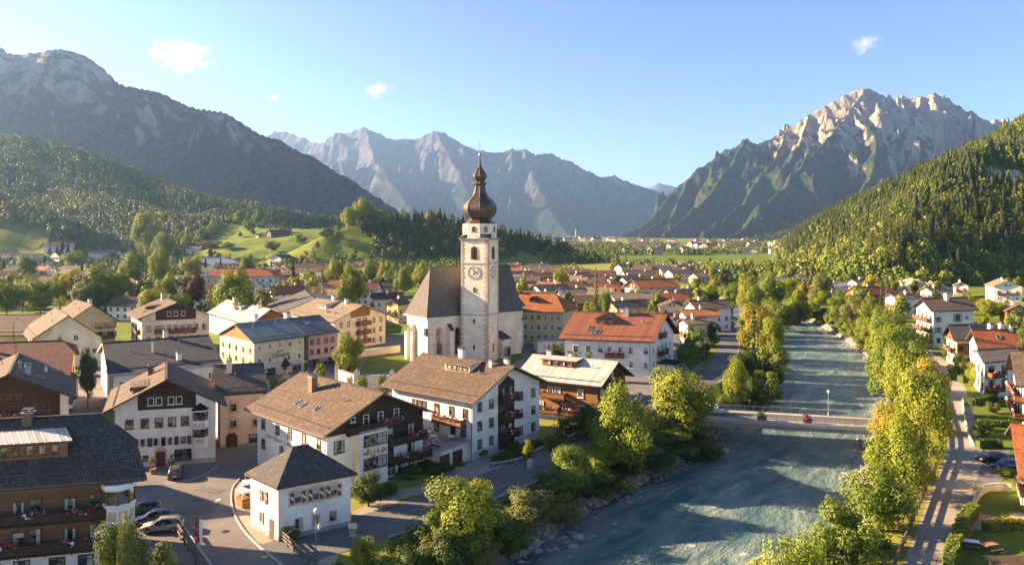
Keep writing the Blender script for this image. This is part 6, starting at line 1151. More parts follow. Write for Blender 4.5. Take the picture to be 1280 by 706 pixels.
h = House('house', 'house with red brown tiled roof and gable over the parking bay at right edge', 'house', L_, N_, N_ + np.array([15, -8.4]), 6.4, 3.6, 'R', (1.0, 1.9), CR, 'red_tiles', trim='brown_trim'); h.cladding('L', 5.4, 'brown_wood', .05); h.balcony('L', h.wlL * .02, h.wlL * .5, 2.9, 1.5, 'white_paint', False); h.row('L', 3.1, 4, 1.2, 1.9, 'brown'); h.row('L', .3, 3, 1.2, 1.9, 'brown'); o, d, n, ln, rz = h.frame('L')
for k in range(3): h.panel('L', [(h.wlL * (.05 + k * .15), 3.1), (h.wlL * (.16 + k * .15), 3.1), (h.wlL * (.16 + k * .15), 3.7), (h.wlL * (.05 + k * .15), 3.7)], 'balcony_inset', 'terracotta', 1.56, .02)
c_ = at(1246, 708, 1.2); sh = thing('shed', 'low shed with ribbed brown roof at the bottom right edge', 'shed', (c_[0] + 1.2, c_[1] - 1.5, 0)); m = MB(); m.box((0, 0, .9), (4.2, 2.6, 1.8)); m.build('wall', 'grey_boards', sh); m = MB(); m.face([(-2.5, -1.6, 1.8), (2.5, -1.6, 1.8), (2.5, 1.6, 2.2), (-2.5, 1.6, 2.2)], 0, [(0, 0), (5, 0), (5, 3.2), (0, 3.2)])
for i in range(17): m.bar((-2.4 + i * .3, -1.6, 1.84), (-2.4 + i * .3, 1.6, 2.24), .1, .06)
m.build('roof', 'brown_tiles', sh)
# ---- distant villages: six kinds of house, copied
def mini(wm, rm, w, l, hh, pit, seed):
    m = MB(); a = hh; r = w / 2 * pit
    for s in (-1, 1): m.face([(-l / 2, s * w / 2, -1.5), (l / 2, s * w / 2, -1.5), (l / 2, s * w / 2, a), (-l / 2, s * w / 2, a)])
    for s in (-1, 1): m.face([(s * l / 2, -w / 2, -1.5), (s * l / 2, w / 2, -1.5), (s * l / 2, w / 2, a), (s * l / 2, 0, a + r), (s * l / 2, -w / 2, a)])
    k = MB(); e = .8
    for s in (-1, 1): k.face([(-l / 2 - e, s * (w / 2 + e), a - e * pit + .12), (l / 2 + e, s * (w / 2 + e), a - e * pit + .12), (l / 2 + e, 0, a + r + .12), (-l / 2 - e, 0, a + r + .12)], 0, [(0, 0), (l, 0), (l, w / 2), (0, w / 2)]); k.face([(-l / 2 - e, s * (w / 2 + e), a - e * pit - .1), (l / 2 + e, s * (w / 2 + e), a - e * pit - .1), (l / 2 + e, 0, a + r - .1), (-l / 2 - e, 0, a + r - .1)], 1)
    k.box((l * .2, .4, a + r + .3), (.8, .8, 1.8), 2)
    return m.mesh('wall', wm), k.mesh('roof', [rm, 'dark_wood', wm])
MINI = [mini(W_, BT, 11, 14, 6.0, .5, 1), mini(W_, RT, 10, 12, 6, .55, 2), mini(CR, GT, 12, 17, 6.5, .45, 3), mini('brown_wood', BT, 11, 13, 5.5, .5, 4), mini(W_, MT, 12, 15, 7.5, .5, 5), mini(PE, TT, 10, 14, 6, .45, 6)]
KINDN = ['white house with brown roof', 'white house with red roof', 'cream house with grey roof', 'timber house with brown roof', 'tall white house with maroon roof', 'peach house with tan roof']
PANE = MB(); PANE.face([(-.55, 0, 0), (.55, 0, 0), (.55, 0, 1.4), (-.55, 0, 1.4)]); PANE = PANE.mesh('window', 'glass')
MSIZE = [(11, 14, 6.0), (10, 12, 6), (12, 17, 6.5), (11, 13, 5.5), (12, 15, 7.5), (10, 14, 6)]
def mini_house(x, y, k, where, group, sc=1.0, rot=None):
    for fx, fy, fr, _ in FOOT:
        if (x - fx) ** 2 + (y - fy) ** 2 < (fr + 5) ** 2: return None
    z = float(ground_z(np.array(x), np.array(y)))
    if z > 24: return None
    o = thing('house', KINDN[k] + ' ' + where, 'house', (x, y, z), random.uniform(-.5, .5) if rot is None else rot, group); o.scale = (sc,) * 3
    for d_, nm in zip(MINI[k], ('wall', 'roof')): link(nm, d_, o)
    if y < 720:
        w_, l_, h_ = MSIZE[k]; a_ = o.rotation_euler[2]
        for z_ in np.arange(1, h_ - .8, 2.7):
            for i in range(int(l_ / 3)): link('window', PANE, o, (-l_ / 2 + 1.5 + i * 3, -w_ / 2 - .03, z_))
            sx = -1 if (x > 0) else 1
            for i in range(int(w_ / 3)): link('window', PANE, o, (sx * (l_ / 2 + .03), -w_ / 2 + 1.6 + i * 3, z_), math.pi / 2)
    FOOT.append((x, y, 9 * sc, None)); return o
ra = random.Random(31)
def in_river(x, y, mrg=9): return float(poly_sd(np.array(x), np.array(y), RIV_POLY)) > -mrg
n_ = 0
for i in range(1600):
    px = ra.uniform(640, 880); Y = ra.uniform(300, 640); x = atY(px, Y)
    if n_ > 64: break
    if in_river(x, Y, 16) or float(ground_z(np.array(x), np.array(Y))) > 4: continue
    n_ += mini_house(x, Y, ra.choice([0, 0, 2, 2, 5, 5, 3, 1, 4]), 'among the trees in the middle of the valley town', 'houses in the valley town right of the church') is not None
n_ = 0
for i in range(3000):
    px = ra.uniform(0, 480); Y = ra.uniform(285, 640); x = atY(px, Y)
    if n_ > 74: break
    if float(ground_z(np.array(x), np.array(Y))) > 7: continue
    n_ += mini_house(x, Y, ra.randrange(6), 'in the left part of the town below the forest', 'houses in the left part of the town') is not None
for i in range(46): 
    px = ra.uniform(780, 950); Y = ra.uniform(1250, 2300); mini_house(atY(px, Y), Y, ra.choice([0, 0, 1, 2, 4, 5, 2]), 'in the distant village below the massif', 'houses of the distant village', ra.uniform(1.1, 1.6))
for i in range(24): 
    px = ra.uniform(690, 770); Y = ra.uniform(2300, 3000); mini_house(atY(px, Y), Y, ra.choice([0, 2, 5]), 'in the far hamlet in the valley gap', 'houses of the far hamlet', ra.uniform(1.2, 1.8))
for i in range(9): 
    px = ra.uniform(960, 1040); Y = ra.uniform(1300, 1800); mini_house(atY(px, Y), Y, ra.randrange(6), 'beside the far valley road', 'houses by the far valley road', 1.2)
x, y = atY(721, 2500), 2500; t_ = thing('church', 'tiny distant church tower in the far hamlet', 'church', (x, y, float(ground_z(np.array(x), np.array(y))))); m = MB(); m.box((0, 0, 18), (10, 10, 40)); m.build('tower', 'grey_plaster', t_); m = MB(); m.lathe([(8, 38), (5, 44), (0.3, 58)], 8); m.build('spire', 'grey_tiles', t_)
h_ = mini_house(atY(882, 1500), 1500, 5, 'alone in the green field before the distant village', None, 1.9, .9)
# ------------------------------------------------------------------ roads and paved ground
def paved(name, c1, c2, joint=None, patch=.35):
    b = NB(name); p = b.pos(); n1 = b.noise(p, .12, 5, .6); n2 = b.noise(p, 1.4, 5, .65); n3 = b.noise(p, 22, 2); n4 = b.noise(b.mapping(p, (.5, .12, 1), (0, 0, .75)), .6, 4, .6)
    c = b.mix(b.ramp(n1, .35, .68), c1, c2); c = b.mix(b.math('MULTIPLY', b.ramp(n2, .5, .75), patch), c, dk(c1, .68)); c = b.mix(b.math('MULTIPLY', b.ramp(n4, .55, .7), .4), c, dk(c2, 1.2))
    vo = b.n('TexVoronoi', feature='DISTANCE_TO_EDGE', i={'Vector': b.mapping(p, (1, 1, .01)), 'Scale': .16}); ck = b.math('SUBTRACT', 1.0, b.ramp(vo.outputs['Distance'], .002, .012)); c = b.mix(b.math('MULTIPLY', ck, .16), c, dk(c1, .5))
    if joint:
        uv = b.n('UVMap').outputs[0]; f = b.math('FRACT', b.math('DIVIDE', b.n('SeparateXYZ', i={0: uv}).outputs[1], joint)); l = b.math('SUBTRACT', 1.0, b.ramp(b.math('ABSOLUTE', b.math('SUBTRACT', f, .5)), .006, .014)); c = b.mix(b.math('MULTIPLY', l, .7), c, dk(c1, .4))
    b.fin(b.pbr(c, .88, b.bump(n3, .25, .02), spec=.25))
paved('asphalt', (.135, .125, .115), (.18, .165, .15)); paved('road_asphalt', (.11, .108, .105), (.14, .135, .13)); paved('concrete_lane', (.24, .21, .175), (.31, .27, .22), 5.0); paved('paving', (.26, .22, .175), (.34, .29, .23)); paved('gravel', (.34, .30, .24), (.46, .41, .33))
plain('kerb', (.36, .34, .31), .9); plain('road_paint', (.55, .53, .49), .8, var=.25)
b = NB('lawn_grass'); p = b.pos(); n1 = b.noise(p, .25, 4, .6); n2 = b.noise(p, 5, 4, .7); b.fin(b.pbr(b.mix(b.math('MULTIPLY', n2, .8), b.mix(b.ramp(n1, .35, .65), (.07, .115, .014), (.12, .155, .02)), (.13, .15, .03)), .95, b.bump(n2, .6, .12), spec=.1))
def smooth(pl, k=3):
    pl = np.array(pl, float)
    for _ in range(k):
        q = np.empty((2 * len(pl) - 2, 2)); q[0::2] = pl[:-1] * .75 + pl[1:] * .25; q[1::2] = pl[:-1] * .25 + pl[1:] * .75; pl = np.r_[pl[:1], q, pl[-1:]]
    return pl
def ribbon(name, label, cl_, w, mat, z=.03, kind='structure', n=120, follow=False):
    c = resample(smooth(cl_), n); t = np.gradient(c, axis=0); t /= np.hypot(*t.T)[:, None]; nn = np.stack([-t[:, 1], t[:, 0]], 1); w = np.interp(np.linspace(0, 1, n), np.linspace(0, 1, len(w)), w) if isinstance(w, list) else np.full(n, w)
    k = 3; S = np.linspace(-.5, .5, k); P = c[:, None] + nn[:, None] * (S[None, :, None] * w[:, None, None]); Z = (ground_z(P[..., 0], P[..., 1]) if follow else np.zeros(P.shape[:2])) + z
    V = np.concatenate([P, Z[..., None]], -1).reshape(-1, 3); i = np.arange(n * k).reshape(n, k); F = np.stack([i[:-1, :-1], i[1:, :-1], i[1:, 1:], i[:-1, 1:]], -1).reshape(-1, 4)[:, ::-1]
    d = np.r_[0, np.cumsum(np.hypot(*np.diff(c, axis=0).T))]; uv = np.stack([np.repeat(S[None] * 5, n, 0), np.repeat(d[:, None], k, 1)], -1).reshape(-1, 2)
    o = link(name, np_mesh(name, V, F, mat, uv=uv)); tag(o, label, 'road', kind=kind); return c, nn, w
def sheet(name, label, poly, mat, z, cat='ground'):
    m = MB(); m.face([(*p, z) for p in poly]); o = m.build(name, mat); tag(o, label, cat, kind='structure'); return o
LR = [(-36, 61), (-26, 73), (-15.6, 82.0), (-8.8, 88.8), (.4, 99.4), (12.6, 112.5), (22.5, 129), (30.5, 146), (46, 166), (57, 192), (72, 238), (84, 272), (90, 320), (86, 380)]
cL_, nL_, wL_ = ribbon('road', 'asphalt riverside road on the left bank', LR, [7.6, 7.6, 7.4, 6.2, 6.2, 6.2, 6, 5.5, 5], 'road_asphalt', .036, n=200)
sheet('square', 'grey asphalt village square and street at lower left', [(-60, 50), (-33, 50), (-20, 74), (-26, 84), (-33, 92), (-36, 104), (-24, 120), (-18, 138), (-30, 160), (-62, 172), (-66, 150), (-58, 128), (-92, 112), (-108, 150), (-114, 148), (-98, 108), (-75, 100), (-58, 100)], 'asphalt', .012)
sheet('yard', 'large grey asphalt yard around church and hotels', [(-48, 150), (-20, 132), (2, 128), (24, 132), (34, 152), (46, 176), (54, 205), (50, 250), (20, 258), (-10, 236), (-46, 236), (-62, 190)], 'asphalt', .007)
sheet('street', 'narrow asphalt street between the left houses', [at(88, 530), at(135, 530), at(132, 470), at(128, 440), at(112, 432), at(100, 450)], 'asphalt', .018)
sheet('forecourt', 'warm paved square in front of the yellow town house', [at(300, 492), at(345, 500), at(410, 488), at(420, 468), at(400, 462), at(330, 472)], 'paving', .024)
sheet('pavement', 'paved strip around the hipped house', [at(392, 706), at(418, 706), at(436, 662), at(346, 682), at(306, 638), at(300, 600), at(290, 606), at(296, 644), at(330, 690)], 'paving', .022)
sheet('yard', 'pale paved yard in front of the terrace garage', [at(560, 606), at(640, 590), at(676, 566), at(600, 568), at(556, 588)], 'paving', .02); sheet('yard', 'paved garden strip before the guest house', [at(452, 652), at(556, 620), at(566, 600), at(540, 604), at(490, 614), at(440, 640)], 'paving', .016); sheet('bridge_approach', 'road junction at the left end of the bridge', [at(770, 540), at(880, 519), at(884, 508), at(840, 496), at(770, 505), at(742, 530)], 'road_asphalt', .046); sheet('yard', 'asphalt yard between church and yellow hotel', [at(640, 470), at(700, 456), at(735, 445), at(690, 432), at(640, 440), at(610, 462)], 'asphalt', .02)
sheet('lawn', 'sunlit churchyard lawn left of the church', [at(448, 466), at(510, 466), at(512, 442), at(462, 442)], 'lawn_grass', .03, 'lawn'); sheet('lawn', 'small lawn before the white apartment house', [at(610, 580), at(668, 568), at(690, 548), at(640, 552)], 'lawn_grass', .032, 'lawn'); sheet('lawn', 'strip of lawn below the guest house balconies', [at(492, 632), at(536, 622), at(540, 614), at(500, 624)], 'lawn_grass', .028, 'lawn'); sheet('lawn', 'green verge along the church nave', [at(625, 462), at(655, 447), at(645, 437), at(620, 450)], 'lawn_grass', .032, 'lawn')
RL = [(25, 50), (33, 60), (41.8, 72.3), (51, 85), (60, 97.4), (68, 108), (75, 119.5), (85.5, 139), (98, 160.5), (110, 184), (121, 214), (129, 250), (136, 300)]
cR_, nR_, wR_ = ribbon('lane', 'pale concrete lane on the right bank', RL, [4.2, 4.2, 4.6, 5.2, 5.2, 4.6, 4.4, 4.2, 4], 'concrete_lane', .03, n=200)
sheet('parking_bay', 'shaded asphalt parking bay beside the right lane', [at(1188, 600), at(1240, 608), at(1268, 592), at(1262, 560), at(1218, 566), at(1206, 560), at(1192, 566)], 'asphalt', .024)
sheet('lawn', 'upper garden lawn beside the right lane', [at(1212, 542), at(1275, 540), at(1275, 500), at(1210, 490)], 'lawn_grass', .026, 'lawn'); sheet('lawn', 'garden lawn below the parking bay', [at(1216, 640), at(1262, 648), at(1262, 616), at(1224, 612)], 'lawn_grass', .028, 'lawn'); sheet('lawn', 'lowest garden lawn at the bottom right edge', [at(1196, 720), at(1290, 720), at(1280, 662), at(1218, 662)], 'lawn_grass', .03, 'lawn')
sheet('terrace', 'stone garden terrace between two lawns', [at(1210, 662), at(1285, 668), at(1285, 640), at(1222, 642)], 'paving', .022)
ribbon('far_road', 'pale country road curving through the far valley fields', [(atY(1088, 760), 760), (atY(1070, 860), 860), (atY(1048, 1000), 1000), (atY(1022, 1180), 1180), (atY(1000, 1400), 1400)], 9.0, 'gravel', .5, follow=True)
for k_, (px, py, w, l, a_, lab) in enumerate([(232, 640, 2.2, 6, .5, 'darker asphalt repair patch in the middle of the square'), (262, 612, 1.6, 4, -.4, 'darker asphalt repair patch near the hipped house kerb'), (300, 690, 1.8, 5, .9, 'darker asphalt repair patch at the bottom of the street'), (560, 632, 1.6, 7, .7, 'darker asphalt repair patch on the riverside road')]):
    c = at(px, py); u = np.array([math.cos(a_), math.sin(a_)]); v = np.array([-u[1], u[0]]); sheet('patch', lab, [c + u * l / 2 + v * w / 2, c - u * l / 2 + v * w / 2, c - u * l / 2 - v * w / 2, c + u * l / 2 - v * w / 2], 'road_asphalt', .042, 'road patch')
for px, py, lab in ((246, 625, 'round manhole cover in the middle of the square'), (282, 664, 'round manhole cover beside the hipped house kerb'), (330, 696, 'round manhole cover at the bottom edge'), (610, 612, 'round manhole cover on the riverside road')):
    q = at(px, py); m = MB(); m.lathe([(.38, 0), (.38, .012), (.32, .018)], 20); tag(m.build('manhole_cover', 'metal_dark', None, (*q, .04)), lab, 'manhole cover')
# kerbs and painted lines
def strip(name, label, pts, w, h, mat, cat, z=0.0, n=60):
    c = resample(smooth(pts, 2), n); m = MB()
    for a_, b_ in zip(c[:-1], c[1:]): m.bar((*a_, z + h / 2), (*b_, z + h / 2), w, h)
    o = m.build(name, mat); tag(o, label, cat, kind='structure'); return o
strip('kerb', 'stone kerb curving round the small hipped house', [at(300, 598), at(288, 612), at(290, 640), at(310, 672), at(352, 706), at(372, 725)], .22, .13, 'kerb', 'kerb'); strip('kerb', 'pale kerb line beside the parked silver car', [at(226, 652), at(236, 668), at(252, 690), at(268, 712)], .2, .12, 'kerb', 'kerb'); strip('kerb', 'kerb along the right edge of the riverside road', [cL_[i] - nL_[i] * (wL_[i] / 2 + .1) for i in range(60, 120, 6)], .2, .12, 'kerb', 'kerb')
strip('road_line', 'worn white edge line in front of the white inn', [at(205, 604), at(235, 601), at(258, 592), at(272, 582)], .12, .004, 'road_paint', 'road marking', .016)
m = MB(); a_ = at(271, 626); m.face([(a_[0] - .12, a_[1] - .8, .02), (a_[0] + .12, a_[1] - .8, .02), (a_[0] + .12, a_[1] + .3, .02), (a_[0] - .12, a_[1] + .3, .02)]); m.face([(a_[0] - .4, a_[1] + .3, .02), (a_[0] + .4, a_[1] + .3, .02), (a_[0], a_[1] + 1.0, .02)]); o = m.build('arrow_marking', 'road_paint', rz=0); tag(o, 'worn white arrow painted on the asphalt square', 'road marking', kind='structure')
def wall_line(name, label, pts, w, h, mat, cap=None, z=-.4, n=40):
    c = resample(smooth(pts, 2), n); o = thing(name, label, 'wall', (*c[0], 0)); m = MB()
    for a_, b_ in zip(c[:-1] - c[0], c[1:] - c[0]): m.bar((*a_, z + (h - z) / 2), (*b_, z + (h - z) / 2), w, h - z)
    m.build('masonry', mat, o)
    if cap:
        m = MB()
        for a_, b_ in zip(c[:-1] - c[0], c[1:] - c[0]): m.bar((*a_, h + .05), (*b_, h + .05), w + .12, .1)
        m.build('coping', cap, o)
    return o
b = NB('rubble'); p = b.pos(); v_ = b.n('TexVoronoi', feature='F1', i={'Vector': b.mapping(p, (1, 1, 1.5)), 'Scale': 2.2}); v2 = b.n('TexVoronoi', feature='DISTANCE_TO_EDGE', i={'Vector': b.mapping(p, (1, 1, 1.5)), 'Scale': 2.2}); c_ = b.mix(b.n('SeparateColor', i={0: v_.outputs['Color']}).outputs[0], (.15, .13, .11), (.36, .32, .27)); e_ = b.ramp(v2.outputs['Distance'], 0, .08); b.fin(b.pbr(b.mix(e_, (.10, .09, .08), c_), .9, b.bump(e_, .8, .08)))
wall_line('retaining_wall', 'rubble stone wall under the railing along the riverside road', [cL_[i] - nL_[i] * (wL_[i] / 2 + .45) for i in range(16, 92, 6)], .45, .22, 'rubble', 'kerb', z=-3.4); wall_line('garden_wall', 'low rubble garden wall below the guest house balconies', [cL_[i] + nL_[i] * (wL_[i] / 2 + .5) for i in range(40, 64, 4)], .4, .8, 'rubble', 'kerb'); wall_line('garden_wall', 'low stone edging of the lawn by the white apartment house', [at(612, 584), at(650, 578), at(678, 562)], .3, .5, 'rubble', 'kerb'); wall_line('garden_wall', 'sunlit cream wall beside the right lane gardens', [at(1214, 648), at(1224, 616), at(1250, 612), at(1264, 614)], .25, .9, 'cream_plaster', 'kerb'); wall_line('garden_wall', 'pale wall edging the upper garden at the lane', [at(1217, 558), at(1210, 545), at(1205, 520), at(1203, 500)], .25, .5, 'cream_plaster')
# hedges
def hedge(label, pts, w, h, mat='leaf_green'):
    c = resample(smooth(pts, 2), 80); r = np.random.default_rng(len(label)); o = thing('hedge', label, 'hedge', (*c[0], 0)); L = float(np.hypot(*np.diff(c, axis=0).T).sum()); n = int(L * (w + 2 * h) * 34); t = r.uniform(0, 79, n); i = np.minimum(t.astype(int), 78); f = (t - i)[:, None]; q = c[i] * (1 - f) + c[i + 1] * f; tt = c[i + 1] - c[i]; tt /= np.hypot(*tt.T)[:, None]; nn = np.stack([-tt[:, 1], tt[:, 0]], 1)
    s = r.uniform(-1, 1, n); top = r.random(n) < w / (w + 2 * h); zz = np.where(top, h + r.normal(0, .06, n), r.uniform(.05, 1, n) * h); off = np.where(top, s * w / 2, np.sign(s) * (w / 2 + r.normal(0, .05, n))); P = q + nn * off[:, None]; N = np.where(top[:, None], [[0, 0, 1.]], np.concatenate([nn * np.sign(s)[:, None], np.full((n, 1), .2)], 1)) + r.normal(0, .4, (n, 3)); N /= np.linalg.norm(N, axis=1)[:, None]
    V, F = leaf_quads(np.concatenate([P - c[0], zz[:, None]], 1), N, .13, r); link('foliage', np_mesh('foliage', V, F, mat), o); m = MB()
    for a_, b_ in zip(c[:-1:4] - c[0], list(c[4::4] - c[0]) + [c[-1] - c[0]]): m.bar((*a_, h * .48), (*b_, h * .48), w * .86, h * .9)
    m.build('branches', 'leaf_dark', o); return o
for a in [('lime hedge between the lane and the lowest garden', [at(1186, 712), at(1196, 680), at(1206, 655), at(1218, 644)], 1.1, 1.5, LM), ('clipped hedge across the upper lawn', [at(1222, 532), at(1250, 534), at(1278, 534)], .9, 1.2, G), ('dark hedge in front of the red roofed house', [at(1206, 505), at(1225, 508), at(1242, 500)], 1.6, 1.7, DKL), ('dark hedge by the gardens below the cream house', [at(1200, 478), at(1222, 476), at(1246, 488)], 1.6, 1.6, G), ('yellow green hedge at the terrace edge', [at(1232, 664), at(1256, 660), at(1282, 662)], 1.0, 1.1, GO), ('dark hedge along the riverside road gardens', [cL_[i] + nL_[i] * (wL_[i] / 2 + 1.2) for i in range(124, 160, 5)], 1.6, 1.6, DKL), ('hedge beside the parking bay', [at(1222, 560), at(1240, 558), at(1254, 560)], .9, 1.3, DKL), ('hedge at the back of the lime park', [at(120, 392), at(150, 394), at(180, 390)], 1.6, 1.8, G), ('pale hedge in front of the large chalet', [at(148, 386), at(172, 385), at(195, 383)], 1.5, 2.0, OL), ('hedge along the small lawn by the apartment house', [at(615, 578), at(645, 573), at(676, 556)], .8, .9, DKL)]: hedge(*a)
# railings and fences
def railing(label, pts, h, sp, mat, rails=(.5, 1.0), post=.07, rail=.06, z=0.0, name='railing', n=60, pales=0, base=None):
    c = resample(smooth(pts, 2), n); d = np.r_[0, np.cumsum(np.hypot(*np.diff(c, axis=0).T))]; o = thing(name, label, name, (*c[0], z)); k = max(2, int(d[-1] / sp)); me = MB(); me.box((0, 0, h / 2), (post, post, h)); me = me.mesh('post', mat)
    for i in range(k + 1): t = d[-1] * i / k; link('post', me, o, (np.interp(t, d, c[:, 0]) - c[0][0], np.interp(t, d, c[:, 1]) - c[0][1], 0))
    for r_ in rails:
        m = MB()
        for a_, b_ in zip(c[:-1] - c[0], c[1:] - c[0]): m.bar((*a_, h * r_), (*b_, h * r_), rail, rail * (1.6 if name == 'fence' else 1))
        m.build('rail', mat, o)
    if pales:
        m = MB()
        for t in np.arange(0, d[-1], pales): m.box((np.interp(t, d, c[:, 0]) - c[0][0], np.interp(t, d, c[:, 1]) - c[0][1], h * .5), (.03, .03, h * .9))
        m.build('bars', mat, o)
    return o
railing('grey metal railing along the riverside road above the bank', [cL_[i] - nL_[i] * (wL_[i] / 2 + .4) for i in range(16, 92, 4)], 1.05, 1.9, 'metal_grey', (.15, 1.0), z=.3, pales=.32)
railing('grey timber railing beside the hipped house pavement', [at(352, 676), at(372, 694), at(396, 712)], 1.1, 1.6, 'grey_boards', (.35, .68, 1.0), .12, .1, name='fence'); railing('grey timber fence behind the red and white flag', [at(222, 668), at(236, 690), at(252, 712)], 1.2, 1.5, 'grey_boards', (.4, .95), .14, .14, name='fence')
railing('brown timber fence along the left side of the right lane', [cR_[i] + nR_[i] * (wR_[i] / 2 + .5) for i in range(4, 120, 5)], 1.0, 2.4, 'grey_boards', (.5, .95), .16, .15, name='fence'); railing('light timber fence where the upper lane leaves the bank', [cR_[i] + nR_[i] * (wR_[i] / 2 + .5) for i in range(122, 165, 5)], 1.0, 2.6, 'warm_wood', (.5, .95), .14, .12, name='fence'); railing('wooden railing at the road corner left of the bridge', [at(845, 500), at(866, 494), at(884, 484)], 1.1, 1.5, 'warm_wood', (.5, .95), .12, .12, name='fence')
# ------------------------------------------------------------------ bridge
BA = np.array([33.0, 132.5]); BB = np.array([66.5, 124.5]); bd = (BB - BA); BLn = np.hypot(*bd); bd /= BLn; bn = np.array([-bd[1], bd[0]]); brz = math.atan2(bd[1], bd[0])
BR = thing('bridge', 'flat concrete bridge with steel railings crossing the river', 'bridge', (*BA, 0), brz); m = MB(); m.box((BLn / 2, 0, .15), (BLn + 3, 7.0, .5)); m.box((BLn / 2, 0, -.55), (BLn, 5.0, .95)); m.build('deck', 'concrete', BR)
m = MB(); m.box((BLn / 2, 0, .42), (BLn + 3, 4.4, .02)); m.build('roadway', 'road_asphalt', BR); m = MB()
for s in (-1, 1): m.box((BLn / 2, s * 2.85, .48), (BLn + 3, 1.25, .16))
m.build('footway', 'gravel', BR)
for s in (-1, 1):
    m = MB()
    for i in range(int(BLn / 1.6) + 1): m.box((i * 1.6, s * 3.35, 1.05), (.07, .07, 1.0))
    m.bar((0, s * 3.35, 1.55), (BLn, s * 3.35, 1.55), .08, .08); m.bar((0, s * 3.35, .72), (BLn, s * 3.35, .72), .05, .05)
    for i in range(int(BLn / .22)): m.box((i * .22, s * 3.35, 1.12), (.02, .02, .8))
    m.build('railing', 'metal_grey', BR)
for x in (.5, BLn - .5): m = MB(); m.box((x, 0, -2.6), (1.6, 6.4, 4.6)); m.build('abutment', 'rubble', BR)
def lamp(px, py, h, label, Y=None, z=0.0, double=False, xy=None):
    q = at(px, py, z) if xy is None else xy; o = thing('street_lamp', label, 'street lamp', (*q, z)); m = MB(); m.lathe([(.12, 0), (.1, .5), (.06, .6), (.05, h)], 8); m.build('pole', 'metal_grey', o); m = MB()
    m.lathe([(.05, h), (.22, h + .1), (.26, h + .35), (.1, h + .5)], 10); m.build('lamp_head', 'lamp_clear', o)
    if double: m = MB(); m.bar((0, 0, h * .62), (.35, 0, h * .62), .05); m.lathe([(.04, h * .6), (.16, h * .64), (.18, h * .72), (.05, h * .77)], 10, 0, (.35, 0, 0)); m.build('side_lamp', 'lamp_clear', o)
    return o
lamp(395, 694, 4.4, 'tall street lamp with a second lower head before the hipped house', double=True); lamp(0, 0, 4.2, 'slim lamp post on the bridge footway', z=.55, xy=BA + bd * 24 + bn * 2.9); lamp(1216, 524, 3.4, 'lamp with square white head at the upper garden corner'); lamp(881, 462, 6.5, 'tall lamp post at the riverside road gardens'); lamp(918, 462, 3.0, 'short lamp beside the riverside road')
def sign(px, py, h, w, hh, label, mat, text=None, rz=0.0, tm='letter_dark', z=0.0, second=None):
    q = at(px, py, z); o = thing('sign', label, 'sign', (*q, z), rz); m = MB(); m.tube([(0, 0, 0), (0, 0, h)], [.05, .05], 8); m.build('post', 'metal_grey', o); m = MB(); m.box((0, -.08, h - hh / 2), (w, .06, hh)); bd_ = m.build('panel', mat, o)
    if text: cu = bpy.data.curves.new('lettering', 'FONT'); cu.body = text; cu.size = hh * .85; cu.align_x = 'CENTER'; cu.extrude = .01; cu.materials.append(MATS[tm]); t_ = link('lettering', cu, bd_, (0, -.125, h - hh * .82)); t_.rotation_euler = (math.pi / 2, 0, 0); to_mesh(t_)
    if second: m = MB(); m.box((0, -.08, h - hh - .5), (w * .7, .05, .7)); m.build('lower_panel', second, o)
    return o
sign(441, 680, 2.3, .95, .6, 'pinkish road sign with two posts beside the riverside road', 'peach_plaster', second='metal_grey'); sign(662, 600, 2.9, .8, 1.3, 'grey banner sign on a pole beside the road', 'grey_plaster', rz=.5); sign(800, 512, 3.4, .9, 1.3, 'white parking sign by the hotel porch', 'white_paint', 'P'); sign(717, 551, 3.0, 1.2, .3, 'yellow direction sign near the timber house garden', 'flower_yellow'); sign(842, 474, 1.5, .4, .6, 'small white sign beside the upper road', 'white_paint')
# flag banner
q = at(244, 706); F_ = thing('flag', 'red and white vertical banner flag on a pole at the square', 'flag', (*q, 0)); m = MB(); m.tube([(0, 0, 0), (0, 0, 4.9)], [.05, .035], 8); m.bar((0, 0, 4.7), (.75, 0, 4.7), .04); m.build('pole', 'metal_dark', F_); m = MB()
def fl(u, v): return (.05 + u * .7, .10 * math.sin(v * 5 + u * 3) * (1 - v) + .05 * math.sin(u * 6), 2.2 + v * 2.45 - .12 * u * (1 - v))
for i in range(6):
    for j in range(12): m.face([fl(i / 6, j / 12), fl((i + 1) / 6, j / 12), fl((i + 1) / 6, (j + 1) / 12), fl(i / 6, (j + 1) / 12)], 0 if i < 3 else 1)
for k in range(6): a_ = k * math.pi / 3; m.face([(.22 + .10 * math.cos(a_ + t_) * r_, -.13 - .03, 3.7 + .13 * math.sin(a_ + t_) * r_) for t_, r_ in ((0, 1), (.5, .6), (1.04, 1), (.5, .3))], 1)
m.build('cloth', ['red_cloth', 'white_cloth'], F_, smooth=True)
